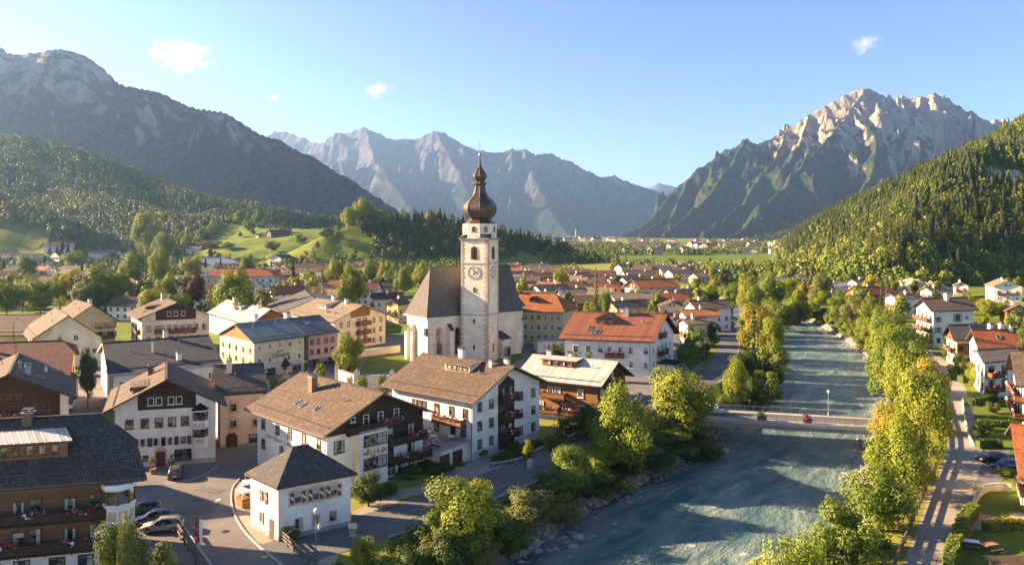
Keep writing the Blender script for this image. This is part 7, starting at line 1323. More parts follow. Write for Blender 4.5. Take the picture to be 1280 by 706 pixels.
# ------------------------------------------------------------------ cars
WH = {}
def wheel():
    if not WH:
        m = MB(); m.lathe([(.2, -.1), (.32, -.1), (.33, -.05), (.33, .05), (.32, .1), (.2, .1)], 18, cap=False); WH['t'] = m.mesh('tyre', 'black_rubber'); m = MB(); m.lathe([(.01, .05), (.06, .09), (.2, .07), (.2, -.05)], 12); WH['r'] = m.mesh('rim', 'metal_grey')
    return WH['t'], WH['r']
def car(label, x, y, rz, paint, kind='estate', z=0.02, group='cars parked in the village'):
    L, W, Hh = {'estate': (4.3, 1.75, 1.5), 'hatch': (3.9, 1.7, 1.5), 'van': (4.9, 1.95, 2.2)}[kind]
    o = thing('van' if kind == 'van' else 'car', label, 'van' if kind == 'van' else 'car', (x, y, z), rz, group)
    if kind == 'van': st = [(-.5, .45, .95, 1.9), (-.47, .3, 1.0, 2.15), (.12, .28, 1.02, 2.18), (.3, .28, 1.05, 1.5), (.46, .3, .95, 1.06), (.5, .4, .75, .8)]
    else: st = [(-.5, .45, .82, .86), (-.485, .3, .88, 1.0), (-.44, .25, .92, 1.32), (-.36, .24, .93, 1.46), (-.05, .23, .92, 1.5), (.08, .23, .91, 1.44), (.25, .23, .9, .98), (.42, .25, .8, .84), (.485, .3, .66, .7), (.5, .4, .6, .62)]
    bm = bmesh.new(); rings = []
    for fx, zb, zw, zt in st:
        ww = W / 2 * (1 - .10 * (abs(fx) * 2) ** 4); cab = max(0, zt - zw); wt = ww - .06 - cab * .28; pts = [(-ww * .9, zb), (-ww, zb + .15), (-ww, zw - .12), (-ww * .95, zw), (-wt, zt - .05 if cab > .1 else zw + .01), (-wt * .8, zt), (wt * .8, zt), (wt, zt - .05 if cab > .1 else zw + .01), (ww * .95, zw), (ww, zw - .12), (ww, zb + .15), (ww * .9, zb)]
        rings.append([bm.verts.new((fx * L, py_, pz)) for py_, pz in pts])
    for a_, b_ in zip(rings[:-1], rings[1:]):
        for i in range(12):
            f = bm.faces.new((a_[i], a_[(i + 1) % 12], b_[(i + 1) % 12], b_[i])); f.smooth = True
            c = f.calc_center_median(); n = f.normal
            glassy = i in (3, 7) and c.z > .95 and (b_[4].co.z - b_[3].co.z > .12 or a_[4].co.z - a_[3].co.z > .12)
            if kind == 'van': glassy = glassy and c.x > L * .1
            f.material_index = 1 if glassy else 0
    for r_ in (rings[0][::-1], rings[-1]): bm.faces.new(r_)
    # windscreen and rear window
    for a_, b_ in zip(rings[:-1], rings[1:]):
        dz = abs(a_[5].co.z - b_[5].co.z); dx = abs(a_[5].co.x - b_[5].co.x)
        if dz > .25 and dx < 1.1:
            for f in a_[5].link_faces:
                if b_[6] in f.verts and a_[6] in f.verts: f.material_index = 1
            for f in a_[4].link_faces:
                if b_[5] in f.verts and a_[5] in f.verts: f.material_index = 1
    bmesh.ops.recalc_face_normals(bm, faces=bm.faces); me = bpy.data.meshes.new('body'); bm.to_mesh(me); bm.free(); me.materials.append(MATS[paint]); me.materials.append(MATS['glass']); link('body', me, o)
    t, r_ = wheel()
    for sx in (-.3, .31):
        for sy in (-1, 1): w = link('wheel', t, o, (sx * L, sy * (W / 2 - .09), .33)); w.rotation_euler = (math.pi / 2 * -sy, 0, 0); link('rim', r_, w)
    for sy in (-1, 1):
        m = MB(); m.box((L * .475, sy * W * .33, .66), (.16, .36, .16)); m.build('headlight', 'lamp_clear', o); m = MB(); m.box((-L * .485, sy * W * .40, .86), (.1, .18, .3)); m.build('tail_light', 'lamp_red', o); m = MB(); m.box((L * .16, sy * (W / 2 + .1), 1.0), (.12, .2, .13)); m.build('mirror', paint, o)
    m = MB(); m.box((-L * .503, 0, .62), (.02, .5, .12)); m.build('number_plate', 'white_paint', o); m = MB(); m.box((0, 0, .3), (L * .9, W * .8, .2)); m.build('underbody', 'black_rubber', o)
    if kind == 'estate':
        m = MB()
        for s in (-1, 1): m.bar((-L * .36, s * W * .3, 1.53), (L * .05, s * W * .3, 1.53), .05, .05)
        m.build('roof_rail', 'metal_grey', o)
    return o
def C_(px, py, z=0): return at(px, py, z)
for lab, (px, py), rz, pt_, kd in [('silver estate car parked side on at the edge of the square', (203, 663), 3.35, 'car_silver', 'estate'), ('dark blue car parked behind the silver estate', (193, 653), 3.4, 'car_blue', 'hatch'), ('teal car with sunlit bonnet parked under the corner bay', (180, 641), 3.4, 'car_teal', 'hatch'), ('dark grey car parked in front of the inn door', (219, 595), 1.95, 'car_grey', 'estate'), ('white car half hidden behind the hipped house', (309, 614), 1.9, 'car_white', 'hatch'), ('black car behind the white one at the hipped house', (314, 600), 1.9, 'car_black', 'hatch'), ('black estate car in the right hand parking bay', (1241, 578), 3.15, 'car_black', 'estate'), ('blue car nose out beside the black estate', (1258, 587), 3.3, 'car_blue', 'hatch'), ('white car on the drive beside the small chalet', (141, 379), 2.8, 'car_white', 'hatch'), ('white car parked in the narrow street at left', (114, 470), .3, 'car_white', 'hatch'), ('white car half hidden by the broad tree at the bridge junction', (806, 517), .4, 'car_white', 'hatch')]:
    q = C_(px, py); car(lab, q[0], q[1], rz, pt_, kd)
q = BA + bd * 4.2 + bn * .9; car('white van standing at the left end of the bridge', q[0], q[1], brz, 'car_white', 'van', .44)
# planters on the bridge railing, plaza furniture
for k, (s, mts, lab) in enumerate([(12, ('flower_yellow', 'flower_green', 'flower_green'), 'planter of yellow green leaves on the bridge railing'), (19.5, ('flower_red', 'flower_red', 'flower_pink', 'flower_green'), 'planter of bright red flowers on the bridge railing'), (31, ('terracotta', 'flower_red', 'flower_green'), 'planter of orange flowers near the right bridge end')]):
    q = BA + bd * s - bn * 3.0; o = thing('planter', lab, 'planter', (*q, .56), brz, 'planters on the bridge'); m = MB(); m.box((0, 0, .35), (1.5, .5, .5)); m.build('tub', 'grey_boards', o); flowers('flowers', o, (-.7, 0, .85), (.7, 0, .85), .3, .55, mts, 90)
q = at(349, 482); o = thing('raised_bed', 'round walled planting bed in the square before the yellow house', 'planter', (*q, 0)); m = MB(); m.lathe([(3.0, 0), (3.0, .6), (2.7, .6), (2.7, .4)], 24, cap=False); m.build('rim', 'cream_plaster', o); m = MB(); m.lathe([(2.75, .3), (2.75, .45)], 24); m.build('soil', 'lawn_grass', o)
q = at(357, 474); o = thing('shrine', 'wayside column shrine with pointed dark roof in the square', 'shrine', (*q, 0)); m = MB(); m.box((0, 0, .5), (1.6, 1.6, 1)); m.box((0, 0, 1.6), (.7, .7, 1.4)); m.box((0, 0, 2.7), (1.3, 1.1, .9)); m.build('column', 'pink_stone', o); m = MB(); m.lathe([(1.3, 3.1), (.95, 3.6), (.4, 4.6), (.05, 5.2)], 4, 0, (0, 0, 0), .78); m.build('roof', 'slate_tiles', o); m = MB(); m.box((0, -.58, 2.7), (.7, .06, .6)); m.build('niche', 'dark_wood', o)
for px, py, lab in ((393, 462, 'dark parasol pair'), (372, 470, 'x')):
    if lab != 'x': pass
def parasol(px, py, label, mat, r=1.5, h=2.5):
    q = at(px, py); o = thing('parasol', label, 'parasol', (*q, 0)); m = MB(); m.tube([(0, 0, 0), (0, 0, h)], [.04, .04], 6); m.build('pole', 'metal_grey', o); m = MB(); m.lathe([(r, h - .45), (.05, h + .1)], 8, cap=False); m.build('canopy', mat, o)
parasol(385, 476, 'closed green terrace parasol before the yellow house', 'car_teal', .5, 2.6); parasol(327, 476, 'cream parasol at the yellow house shop', 'awning_cream'); 
for px, py, rz, lab in ((1237, 688, .3, 'red topped garden table on the lowest lawn'), (1213, 684, -.4, 'pale garden table beside the lime hedge')):
    q = at(px, py); o = thing('garden_table', lab, 'table', (*q, 0), rz); m = MB(); m.box((0, 0, .74), (1.7, .8, .06)); m.build('tabletop', 'terracotta' if rz > 0 else 'white_paint', o)
    for sx in (-1, 1):
        for sy in (-1, 1): m = MB(); m.box((sx * .72, sy * .3, .36), (.07, .07, .72)); m.build('leg', 'grey_boards', o)
    for s in (-1, 1): b_ = thing('garden_bench', ('near' if s < 0 else 'far') + ' slatted bench at the ' + lab.split(' on ')[0].split(' beside ')[0], 'bench', (q[0] - s * .8 * math.sin(rz), q[1] + s * .8 * math.cos(rz), 0), rz); m = MB(); m.box((0, 0, .44), (1.6, .3, .05)); m.build('seat', 'grey_boards', b_); m = MB(); [m.box((k * .65, 0, .21), (.07, .26, .42)) for k in (-1, 1)]; m.build('legs', 'grey_boards', b_)
hh, o_, d_, n_ = TERR
for k, (u, v) in enumerate(((2.4, 2.0), (4.6, 3.4), (6.8, 2.2), (8.2, 4.0))):
    p = hh.c + o_ + d_ * u + n_ * v; o = thing('terrace_table', ['terrace table with chairs nearest the balcony', 'terrace table with chairs at the outer railing', 'terrace table with chairs at the middle of the wall', 'terrace table with chairs at the far railing corner'][k], 'table', (*p, 3.0), k * .7, 'tables on the garage terrace'); m = MB(); m.lathe([(.5, .7), (.5, .75)], 14); m.build('tabletop', 'white_paint', o); m = MB(); m.lathe([(.25, 0), (.05, .05), (.05, .7)], 8); m.build('pedestal', 'metal_dark', o)
    for s in (-1, 1):
        c = p + np.array([math.cos(k * .7), math.sin(k * .7)]) * s * .85; ch_ = thing('chair', 'small yellowish chair at a terrace table', 'chair', (*c, 3.0), k * .7 + (math.pi if s > 0 else 0), 'chairs on the garage terrace'); m = MB(); m.box((0, 0, .45), (.42, .42, .05)); m.build('seat', 'fresco_gold', ch_); m = MB(); m.box((-.2, 0, .7), (.04, .42, .5)); m.build('backrest', 'fresco_gold', ch_)
        for a_ in (-1, 1):
            for c_ in (-1, 1): m = MB(); m.box((a_ * .18, c_ * .18, .22), (.04, .04, .44)); m.build('leg', 'metal_dark', ch_)
for px, py, lab in ((191, 592, 'potted shrub left of the inn door'), (213, 588, 'potted shrub right of the inn door')):
    q = at(px, py); o = thing('potted_plant', lab, 'potted plant', (*q, 0)); m = MB(); m.lathe([(.3, 0), (.42, .75), (.36, .7)], 12); m.build('pot', 'terracotta', o); V, F, _ = broad_crown(len(lab), 8, 260, .16, 'round'); c = link('foliage', np_mesh('foliage', V * np.array([.55, .55, .8]), F, 'leaf_green'), o, (0, 0, .8))
q = at(306, 632); o = thing('stall', 'small ochre timber stand against the hipped house', 'stand', (q[0] - .2, q[1], 0), .8); m = MB(); m.box((0, 0, .55), (1.0, 1.6, 1.1)); m.build('counter', 'warm_wood', o); m = MB(); m.box((0, 0, 1.9), (1.2, 1.9, .1)); [m.box((x, y, 1.45), (.08, .08, .85)) for x in (-.45, .45) for y in (-.75, .75)]; m.build('roof', 'awning_cream', o)
# sandy bank and rock outcrop under the right hill
r_ = np.random.default_rng(5)
def mound(name, label, p, q, h, w, mat, z=None, cat='bank'):
    n, k = 60, 24; t = np.linspace(0, 1, n)[:, None]; s = np.linspace(-1, 1, k)[None]; X = p[0] + (q[0] - p[0]) * t + 0 * s; Y = p[1] + (q[1] - p[1]) * t + s * w; prof = np.maximum(0, 1 - s ** 2) ** .8 * np.sin(np.pi * np.clip(t, .001, .999)) ** .5; Z = ground_z(X, Y) - .8 + prof * h * (1 + .35 * fbm(X / 6, Y / 6, 4, 3)) + ridged(X / 5, Y / 5, 3, 8) * .5 * prof
    o = link(name, grid_mesh(name, X, Y, Z, mat)); tag(o, label, cat, kind='structure')
b = NB('sand_bank'); p = b.pos(); n1 = b.noise(b.mapping(p, (1, 1, .4)), .35, 6, .65); b.fin(b.pbr(b.mix(b.ramp(n1, .35, .65), (.30, .215, .12), (.50, .40, .26)), .95, b.bump(n1, .8, .5)))
mound('earth_bank', 'bare sandy earth bank below the conifers at right', (atY(1098, 385), 395), (atY(1178, 400), 392), 8.5, 12, 'sand_bank')
# ------------------------------------------------------------------ filler trees, forests
ra = random.Random(77)
def clear_of(x, y, r):
    for fx, fy, fr, _ in FOOT:
        if (x - fx) ** 2 + (y - fy) ** 2 < (fr + r) ** 2: return False
    return True
CLs = np.concatenate([cL_, cR_])
def near_road(x, y, d=5): return float(np.min(np.hypot(CLs[:, 0] - x, CLs[:, 1] - y))) < d
TINTW = {LM: 'lime', G: 'green', DKL: 'dark green', GO: 'golden', OL: 'olive', ND: 'dark'}
AUTO = []
def filler(n, pxr, Yr, where, group, sizes=(6, 12), kinds=('small', 'smalltall'), test=None, spruce=.15, gap=2.0):
    k = 0
    for _ in range(n * 40):
        if k >= n: break
        px = ra.uniform(*pxr); Y = math.exp(ra.uniform(math.log(Yr[0]), math.log(Yr[1]))); x = atY(px, Y); h = ra.uniform(*sizes)
        if not clear_of(x, Y, gap + h * .16) or in_river(x, Y, 5) or near_road(x, Y): continue
        z = float(ground_z(np.array(x), np.array(Y)))
        if test and not test(x, Y, z): continue
        sp = ra.random() < spruce; kd = 'spruce' if sp else ra.choice(kinds); mt = ND if sp else ra.choice([LM, LM, G, G, DKL, OL, GO] if Y < 500 else [LM, G, G, OL, DKL])
        w = h * (.38 if sp else ra.uniform(.62, .9)); o = tree(x, Y, h * (1.35 if sp else 1), w, kd, mt, var=ra.randrange(3), group=group, zb=z, cat='tree')
        AUTO.append((o, f"{'tall' if h > 10 else 'mid sized' if h > 7.5 else 'small'} {TINTW[mt]} {'conifer' if sp else 'tree'} {where}", px)); k += 1
def field(px, Y): return ((px > 772) & (px < 990) & (Y > 690) & (Y < 1180)) | ((px > 636) & (px < 766) & (Y > 640) & (Y < 860)) | ((px > 840) & (px < 960) & (Y > 1900) & (Y < 2500))
flat = lambda x, y, z: z < 4
filler(64, (690, 1000), (290, 640), 'among the roofs right of the church', 'trees in the town right of the church', test=flat)
filler(62, (-20, 480), (290, 640), 'among the roofs in the left of the town', 'trees in the left of the town', test=lambda x, y, z: z < 8, sizes=(6, 13))
filler(20, (1000, 1180), (250, 420), 'between the houses beyond the right bank', 'trees beyond the right bank', test=lambda x, y, z: z < 8)
filler(22, (1170, 1300), (180, 430), 'on the grassy slope at the right edge', 'trees on the right slope', test=lambda x, y, z: z < 14, sizes=(5, 9))
filler(30, (640, 1030), (640, 1300), 'in the valley beyond the town', 'trees in the valley beyond the town', sizes=(8, 13), test=lambda x, y, z: z < 4 and not field(x / y * FPX + CXP, y), gap=4)
filler(14, (200, 440), (760, 1010), 'scattered over the sunlit meadow', 'trees on the meadow', sizes=(7, 13), spruce=.1, gap=6, test=lambda x, y, z: True)
filler(10, (860, 1000), (180, 300), 'in the gardens along the river', 'garden trees along the river', sizes=(5, 9), gap=1.0, test=flat)
filler(14, (950, 1100), (215, 330), 'thickening the far right river bank', 'trees on the far right bank', sizes=(6, 10), gap=-.5, test=lambda x, y, z: z < 6)
filler(46, (855, 1015), (290, 660), 'between the riverside road end and the valley fields', 'trees at the upper river', sizes=(8, 13), gap=.5, test=flat, spruce=.1)
filler(26, (0, 420), (300, 420), 'in the park belt across the left of the town', 'park trees in the left of the town', sizes=(9, 14), gap=.5, test=flat, spruce=.1)
# one label per tree: count equals from the left
ORD = ['leftmost', 'second leftmost', 'third leftmost', 'fourth leftmost', 'fifth leftmost', 'sixth leftmost', 'seventh leftmost', 'eighth leftmost', 'ninth leftmost', 'tenth leftmost']
def settle(lst):
    by = {}
    for o, l, px in lst: by.setdefault(l, []).append((px, o))
    for l, os_ in by.items():
        os_.sort(key=lambda t: t[0])
        for i, (_, o) in enumerate(os_):
            o['label'] = l if len(os_) == 1 else (ORD[i] + ' ' + l if i < len(ORD) else l)
        for o in [o for _, o in os_[len(ORD):]]: o['label'] = 'rightmost ' + l if len(os_) == len(ORD) + 1 else l
settle(AUTO)
# low detail trees for masses
def low_conifer(seed, tiers=6, k=9):
    r = np.random.default_rng(seed); V = []; F = []
    for t in range(tiers):
        f = t / tiers; R = (1 - f) ** .9 * .98 + .05; z0 = f * 1.75 + .05; z1 = z0 + .62 * (1 - f * .45); c = len(V); V.append((0, 0, min(2, z1)))
        for i in range(2 * k): a = math.pi * i / k + t; q = R * (r.uniform(.85, 1.15) if i % 2 else r.uniform(.42, .62)); V.append((q * math.cos(a), q * math.sin(a), z0 + (.0 if i % 2 else .12) * (1 - f) + r.uniform(-.03, .03)))
        for i in range(2 * k): F.append((c, c + 1 + i, c + 1 + (i + 1) % (2 * k)))
    V = np.array(V); return V, np.array(F)
def low_broad(seed, n=190, s=.17):
    V, F, _ = broad_crown(seed, 12, n, s, 'round'); F = np.concatenate([F[:, [0, 1, 2]], F[:, [0, 2, 3]]]); return V, F
def mass(name, label, P, H, Wd, kindsel, tints, protos):
    """one mesh of many trees: P (n,3) feet, H heights, Wd widths, kindsel index into protos, tints (n,3)"""
    Vs, Fs, Ts, off = [], [], [], 0; r = np.random.default_rng(len(label))
    for k, (V, F) in enumerate(protos):
        idx = np.nonzero(kindsel == k)[0]
        if not len(idx): continue
        a = r.uniform(0, 6.28, len(idx)); c, s = np.cos(a)[:, None], np.sin(a)[:, None]; w = Wd[idx][:, None] / 2; h = H[idx][:, None] / 2
        X = (V[None, :, 0] * c - V[None, :, 1] * s) * w + P[idx, 0][:, None]; Y = (V[None, :, 0] * s + V[None, :, 1] * c) * w + P[idx, 1][:, None]; Z = V[None, :, 2] * h + P[idx, 2][:, None]
        Vs.append(np.stack([X, Y, Z], -1).reshape(-1, 3)); n = len(V); Fs.append((F[None] + (np.arange(len(idx)) * n)[:, None, None] + off).reshape(-1, 3)); t = np.repeat(tints[idx], n, 0); Ts.append(np.c_[t, np.ones(len(t))]); off += n * len(idx)
    o = link(name, np_mesh(name, np.concatenate(Vs), np.concatenate(Fs), 'forest_leaf', tint=np.concatenate(Ts))); tag(o, label, 'forest', kind='stuff'); return o
LC = [low_conifer(s) for s in range(3)]; LB = [low_broad(s + 5) for s in range(3)]; TC_ = [low_conifer(s + 9, 4, 5) for s in range(2)]; TB_ = [low_broad(s + 20, 120, .20) for s in range(2)]
def scatter(x0, x1, y0, y1, sp, seed, keep):
    r = np.random.default_rng(seed); X, Y = np.meshgrid(np.arange(x0, x1, sp), np.arange(y0, y1, sp)); X = X + r.uniform(-.48, .48, X.shape) * sp; Y = Y + r.uniform(-.48, .48, Y.shape) * sp; X = X.ravel(); Y = Y.ravel(); m = keep(X, Y); X, Y = X[m], Y[m]; return X, Y, ground_z(X, Y), r
def tint_for(r, n, con, X, Y, sc=60):
    k = np.clip(.5 + .9 * fbm(X / sc, Y / sc, 3, 4) + r.normal(0, .13, n), 0, 1)[:, None]; c = np.array([.030, .046, .011]) * (1 - k) + np.array([.062, .078, .014]) * k; b_ = np.array([.050, .082, .012]) * (1 - k) + np.array([.115, .132, .018]) * k
    return np.where(con[:, None], c, b_)
# right hillside: the nearest conifers are trees of their own
def keepR(X, Y):
    d = poly_sd(X, Y, HILL_R); ang = X / Y * FPX + CXP; rock = np.hypot((X - OUT[0] - 3) / 22, (Y - OUT[1] - 2) / 16) < 1; rock |= (np.abs(X - OUT[0] * Y / OUT[1]) < 18) & (Y < OUT[1]) & (Y > OUT[1] - 30)
    return (d > 3) & (ang < 1420) & (ang > 930) & ~rock & (Y < 1500) & (d < 420)
X, Y, Z, r = scatter(150, 900, 440, 1500, 5.6, 3, keepR); d = poly_sd(X, Y, HILL_R); n = len(X)
low = d < 22 + 22 * fbm(X / 30, Y / 30, 3, 8); con = (r.random(n) < np.where(low, .12, .76)); H = np.where(con, r.uniform(13, 23, n), r.uniform(8, 16, n)) * np.where(d < 12, .75, 1); Wd = np.where(con, H * r.uniform(.34, .46, n), H * r.uniform(.6, .9, n)); tn = tint_for(r, n, con, X, Y, 50); tn = tn * 1.5
vis = (X / Y * FPX + CXP < 1292); order = np.argsort(np.where(vis & con, Y - H * 2 + r.uniform(0, 60, n), 1e9)); near = order[:240]
NDV = ['leaf_needle', 'leaf_olive_needle']
leafmat('leaf_olive_needle', (.060, .072, .013), (.095, .098, .016), .18)
for i in near: tree(float(X[i]), float(Y[i]), float(H[i]), float(Wd[i]) * 1.12, 'spruce', ra.choice(['leaf_needle', 'leaf_olive_needle', 'leaf_olive_needle']), var=ra.randrange(3), label='tall conifer in the dense sunlit forest on the steep right hillside', group='conifers on the right hillside', zb=float(Z[i]) - .3)
rest = np.setdiff1d(np.arange(n), near); ks = np.where(con, r.integers(0, 3, n), 3 + r.integers(0, 3, n))
mass('forest', 'dense sunlit conifer forest covering the steep right hillside', np.stack([X, Y, Z - .4], 1)[rest], H[rest], Wd[rest] * 1.15, ks[rest], tn[rest], LC + LB)
# left hills
MEADOW = [(atY(195, 800), 770), (atY(250, 900), 905), (atY(268, 1000), 1030), (atY(300, 1100), 1120), (atY(420, 1100), 1085), (atY(470, 980), 960), (atY(425, 880), 880), (atY(480, 760), 760), (atY(330, 720), 690)]
MEADOW2 = [(-640, 800), (-560, 800), (-545, 850), (-580, 890), (-700, 890)]
def keepL(X, Y):
    z = ground_z(X, Y); return (z > 9) & (poly_sd(X, Y, MEADOW) < 0) & (poly_sd(X, Y, MEADOW2) < 0) & (X / Y * FPX + CXP > -120) & (X / Y * FPX + CXP < 740) & (Y < 1900)
X, Y, Z, r = scatter(-1200, 80, 740, 1900, 8.0, 5, keepL); n = len(X); px = X / Y * FPX + CXP
con = r.random(n) < np.clip(.50 + .7 * fbm(X / 120, Y / 120, 3, 2), .08, .92); H = np.where(con, r.uniform(11, 20, n), r.uniform(9, 16, n)); Wd = np.where(con, H * r.uniform(.38, .50, n), H * r.uniform(.7, 1.0, n)); tn = tint_for(r, n, con, X, Y, 110); behind = px > 400
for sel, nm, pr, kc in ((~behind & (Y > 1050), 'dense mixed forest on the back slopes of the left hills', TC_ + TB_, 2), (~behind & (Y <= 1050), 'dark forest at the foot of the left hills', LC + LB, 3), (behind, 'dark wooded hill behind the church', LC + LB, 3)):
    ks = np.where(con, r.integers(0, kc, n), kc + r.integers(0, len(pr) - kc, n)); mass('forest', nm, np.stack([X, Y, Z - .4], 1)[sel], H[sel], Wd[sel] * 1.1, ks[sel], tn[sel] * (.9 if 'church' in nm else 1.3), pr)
# valley woods and hedgerows far off
def keepV(X, Y):
    px = X / Y * FPX + CXP; f = fbm(X / 160, Y / 110, 3, 33); return (ground_z(X, Y) < 9) & (px > 560) & (px < 1110) & ~field(px, Y) & (f > np.where(Y < 800, .05, .30)) & (poly_sd(X, Y, RIV_POLY) < -6)
def clear_np(X, Y):
    m = np.ones(len(X), bool)
    for fx, fy, fr, _ in FOOT:
        if fy > 420: m &= (X - fx) ** 2 + (Y - fy) ** 2 > (fr + 3) ** 2
    return m
X, Y, Z, r = scatter(-150, 800, 520, 3000, 11, 9, keepV); m = clear_np(X, Y); X, Y, Z = X[m], Y[m], Z[m]; n = len(X); con = r.random(n) < .25; H = np.where(con, r.uniform(12, 20, n), r.uniform(8, 15, n)); Wd = np.where(con, H * .42, H * r.uniform(.7, 1.0, n)); tn = tint_for(r, n, con, X, Y, 90); ks = np.where(con, r.integers(0, 2, n), 2 + r.integers(0, 2, n))
mass('woodland', 'scattered valley woods and hedgerows between town and distant village', np.stack([X, Y, Z - .4], 1), H, Wd, ks, tn * 1.1, TC_ + TB_)
def keepT(X, Y):
    px = X / Y * FPX + CXP; f = fbm(X / 60, Y / 60, 3, 13); return (ground_z(X, Y) < 9) & (px > -60) & (px < 560) & (f > .12)
X, Y, Z, r = scatter(-700, 0, 560, 860, 11, 19, keepT); m = clear_np(X, Y); X, Y, Z = X[m], Y[m], Z[m]; n = len(X); con = r.random(n) < .2; H = np.where(con, r.uniform(12, 18, n), r.uniform(7, 13, n)); Wd = np.where(con, H * .34, H * r.uniform(.7, 1.0, n)); tn = tint_for(r, n, con, X, Y, 90); ks = np.where(con, r.integers(0, 3, n), 3 + r.integers(0, 3, n))
mass('woodland', 'belt of trees along the foot of the left hills', np.stack([X, Y, Z - .4], 1), H, Wd, ks, tn * 1.1, LC + LB)
# ragged undergrowth on the river banks
Vs, Ns = [], []; r = np.random.default_rng(2)
for edge, sgn in ((resample(RIV_L, 500), -1), (resample(RIV_R, 500), 1)):
    t = np.gradient(edge, axis=0); t /= np.hypot(*t.T)[:, None]; nn = np.stack([t[:, 1], -t[:, 0]], 1) * sgn
    k = r.integers(0, 500, 26000); dd = r.uniform(1.6, 8.5, 26000); P = edge[k] + nn[k] * dd[:, None] + r.uniform(-.6, .6, (26000, 2)); f = fbm(P[:, 0] / 3, P[:, 1] / 3, 3, 6); m = (f > -.12) & (P[:, 1] > 55) & (P[:, 1] < 330); P = P[m]; f = f[m]
    d_r = np.min(np.hypot(P[:, None, 0] - CLs[None, ::2, 0], P[:, None, 1] - CLs[None, ::2, 1]), 1); q = d_r > 3.6; P = P[q]; f = f[q]
    z = ground_z(P[:, 0], P[:, 1]) + r.uniform(.0, .7, len(P)) * (1 + f); Vs.append(np.c_[P, z]); N = r.normal(0, .5, (len(P), 3)) + [0, 0, .8]; Ns.append(N / np.linalg.norm(N, axis=1)[:, None])
V, F = leaf_quads(np.concatenate(Vs), np.concatenate(Ns), .2, r); o = link('undergrowth', np_mesh('undergrowth', V, F, 'leaf_green')); tag(o, 'tangled green undergrowth on the river banks', 'undergrowth', kind='stuff')
# ------------------------------------------------------------------ air, sky, sun, camera
SUN_AZ = math.radians(-78); SUN_EL = math.radians(19.5)          # azimuth from +Y towards +X
sd_ = Vector((math.sin(SUN_AZ) * math.cos(SUN_EL), math.cos(SUN_AZ) * math.cos(SUN_EL), math.sin(SUN_EL)))
me = bpy.data.meshes.new('haze'); k = MB(); k.box((0, 0, 0), (30000, 19400, 1530)); me.from_pydata(k.v, [], k.f); mt = bpy.data.materials.new('haze_air'); mt.use_nodes = True; nt = mt.node_tree; nt.nodes.clear(); out = nt.nodes.new('ShaderNodeOutputMaterial'); pv = nt.nodes.new('ShaderNodeVolumePrincipled')
pv.inputs['Color'].default_value = (.33, .56, .95, 1); pv.inputs['Density'].default_value = 5.0e-5; pv.inputs['Anisotropy'].default_value = .5; nt.links.new(pv.outputs[0], out.inputs['Volume']); me.materials.append(mt); o = link('haze', me, None, (0, 9000, 715)); tag(o, 'thin blue evening haze filling the valley', 'haze', kind='stuff')
# clouds beyond the haze
b = NB('cloud_vapour'); tc = b.obj(); n = b.noise(tc, .0032, 7, .62, .3); g = b.n('TexGradient', gradient_type='QUADRATIC_SPHERE', i={0: b.n('TexCoord').outputs['Generated'] if False else b.mapping(tc, (1, 1, 1))})
at_ = b.n('Attribute', attribute_type='OBJECT', attribute_name='half'); v = b.n('VectorMath', operation='DIVIDE'); b.set(v.inputs[0], tc); b.set(v.inputs[1], at_.outputs['Vector']); ln = b.n('VectorMath', operation='LENGTH'); b.set(ln.inputs[0], v.outputs[0])
den = b.math('SUBTRACT', b.math('ADD', b.math('MULTIPLY', n, 2.6), -.66), ln.outputs['Value']); den = b.math('MULTIPLY', b.math('MAXIMUM', den, 0.0), .0022)
pv = b.n('VolumePrincipled', i={'Color': (1, 1, 1), 'Density': den, 'Anisotropy': .2}); b.t.links.new(pv.outputs[0], b.out.inputs['Volume'])
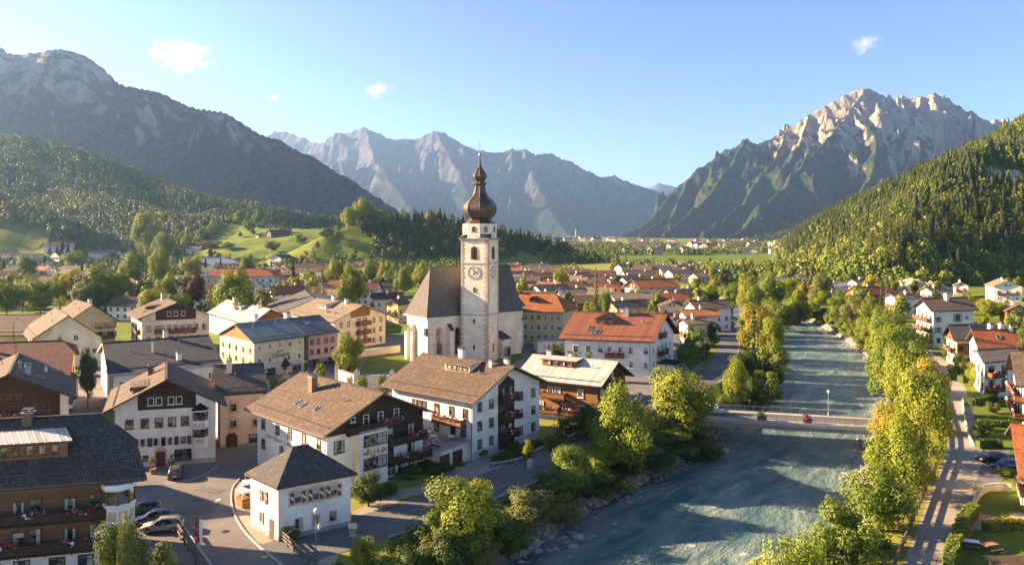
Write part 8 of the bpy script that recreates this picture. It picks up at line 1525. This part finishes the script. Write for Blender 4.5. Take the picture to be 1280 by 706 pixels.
def cloud(px, py, wpx, hpx, label, Y=20000):
    w, h = wpx * Y / FPX / 2, hpx * Y / FPX / 2; me = bpy.data.meshes.new('cloud'); k = MB(); k.box((0, 0, 0), (w * 2, w * 1.6, h * 2)); me.from_pydata(k.v, [], k.f); me.materials.append(MATS['cloud_vapour']); o = link('cloud', me, None, (atY(px, Y), Y, zat(py, Y))); o['half'] = (float(w), float(w * .8), float(h)); tag(o, label, 'cloud', kind='thing'); o['kind'] = 'stuff'
cloud(226, 70, 98, 54, 'largest bright white cloud at upper left'); cloud(472, 112, 46, 26, 'small white cloud above the blue range'); cloud(343, 122, 28, 14, 'tiny white cloud above the left ridge'); cloud(1082, 54, 44, 34, 'faint wisp of cloud above the massif')
w = bpy.data.worlds.new('World'); SC.world = w; w.use_nodes = True; nt = w.node_tree; bg = nt.nodes['Background']; sky = nt.nodes.new('ShaderNodeTexSky'); sky.sky_type = 'NISHITA'; sky.sun_disc = False; sky.sun_elevation = SUN_EL; sky.sun_rotation = SUN_AZ; sky.air_density = 1.0; sky.dust_density = .2; sky.ozone_density = 3.2; sky.altitude = 3500; nt.links.new(sky.outputs[0], bg.inputs[0]); bg.inputs[1].default_value = .05
L = bpy.data.lights.new('sun', 'SUN'); L.energy = 5.0; L.angle = math.radians(.53); L.color = (1.0, .77, .49); o = link('sun', L); o.rotation_euler = (-sd_).to_track_quat('-Z', 'Y').to_euler(); o.location = (0, 0, 300)
cd = bpy.data.cameras.new('camera'); cam = link('camera', cd, None, (0, 0, CAM_H)); cam.rotation_euler = (math.pi / 2, 0, 0); cd.sensor_width = 36; cd.lens = 36 * FPX / 1280; cd.shift_y = -(353 - HYP) / 1280; cd.clip_start = .5; cd.clip_end = 60000; SC.camera = cam
SC.view_settings.view_transform = 'Standard'; SC.view_settings.look = 'None'; SC.view_settings.exposure = 2.6; SC.view_settings.gamma = 1
try: SC.view_settings.use_white_balance = True; SC.view_settings.white_balance_temperature = 7000; SC.view_settings.white_balance_tint = 18
except Exception: pass
SC.render.engine = 'CYCLES'; cy = SC.cycles; cy.use_denoising = True; cy.max_bounces = 6; cy.diffuse_bounces = 3; cy.glossy_bounces = 2; cy.transmission_bounces = 3; cy.transparent_max_bounces = 4; cy.volume_bounces = 1; cy.volume_max_steps = 128; cy.sample_clamp_indirect = 6
try: cy.denoiser = 'OPENIMAGEDENOISE'; cy.denoising_input_passes = 'RGB_ALBEDO_NORMAL'
except Exception: pass
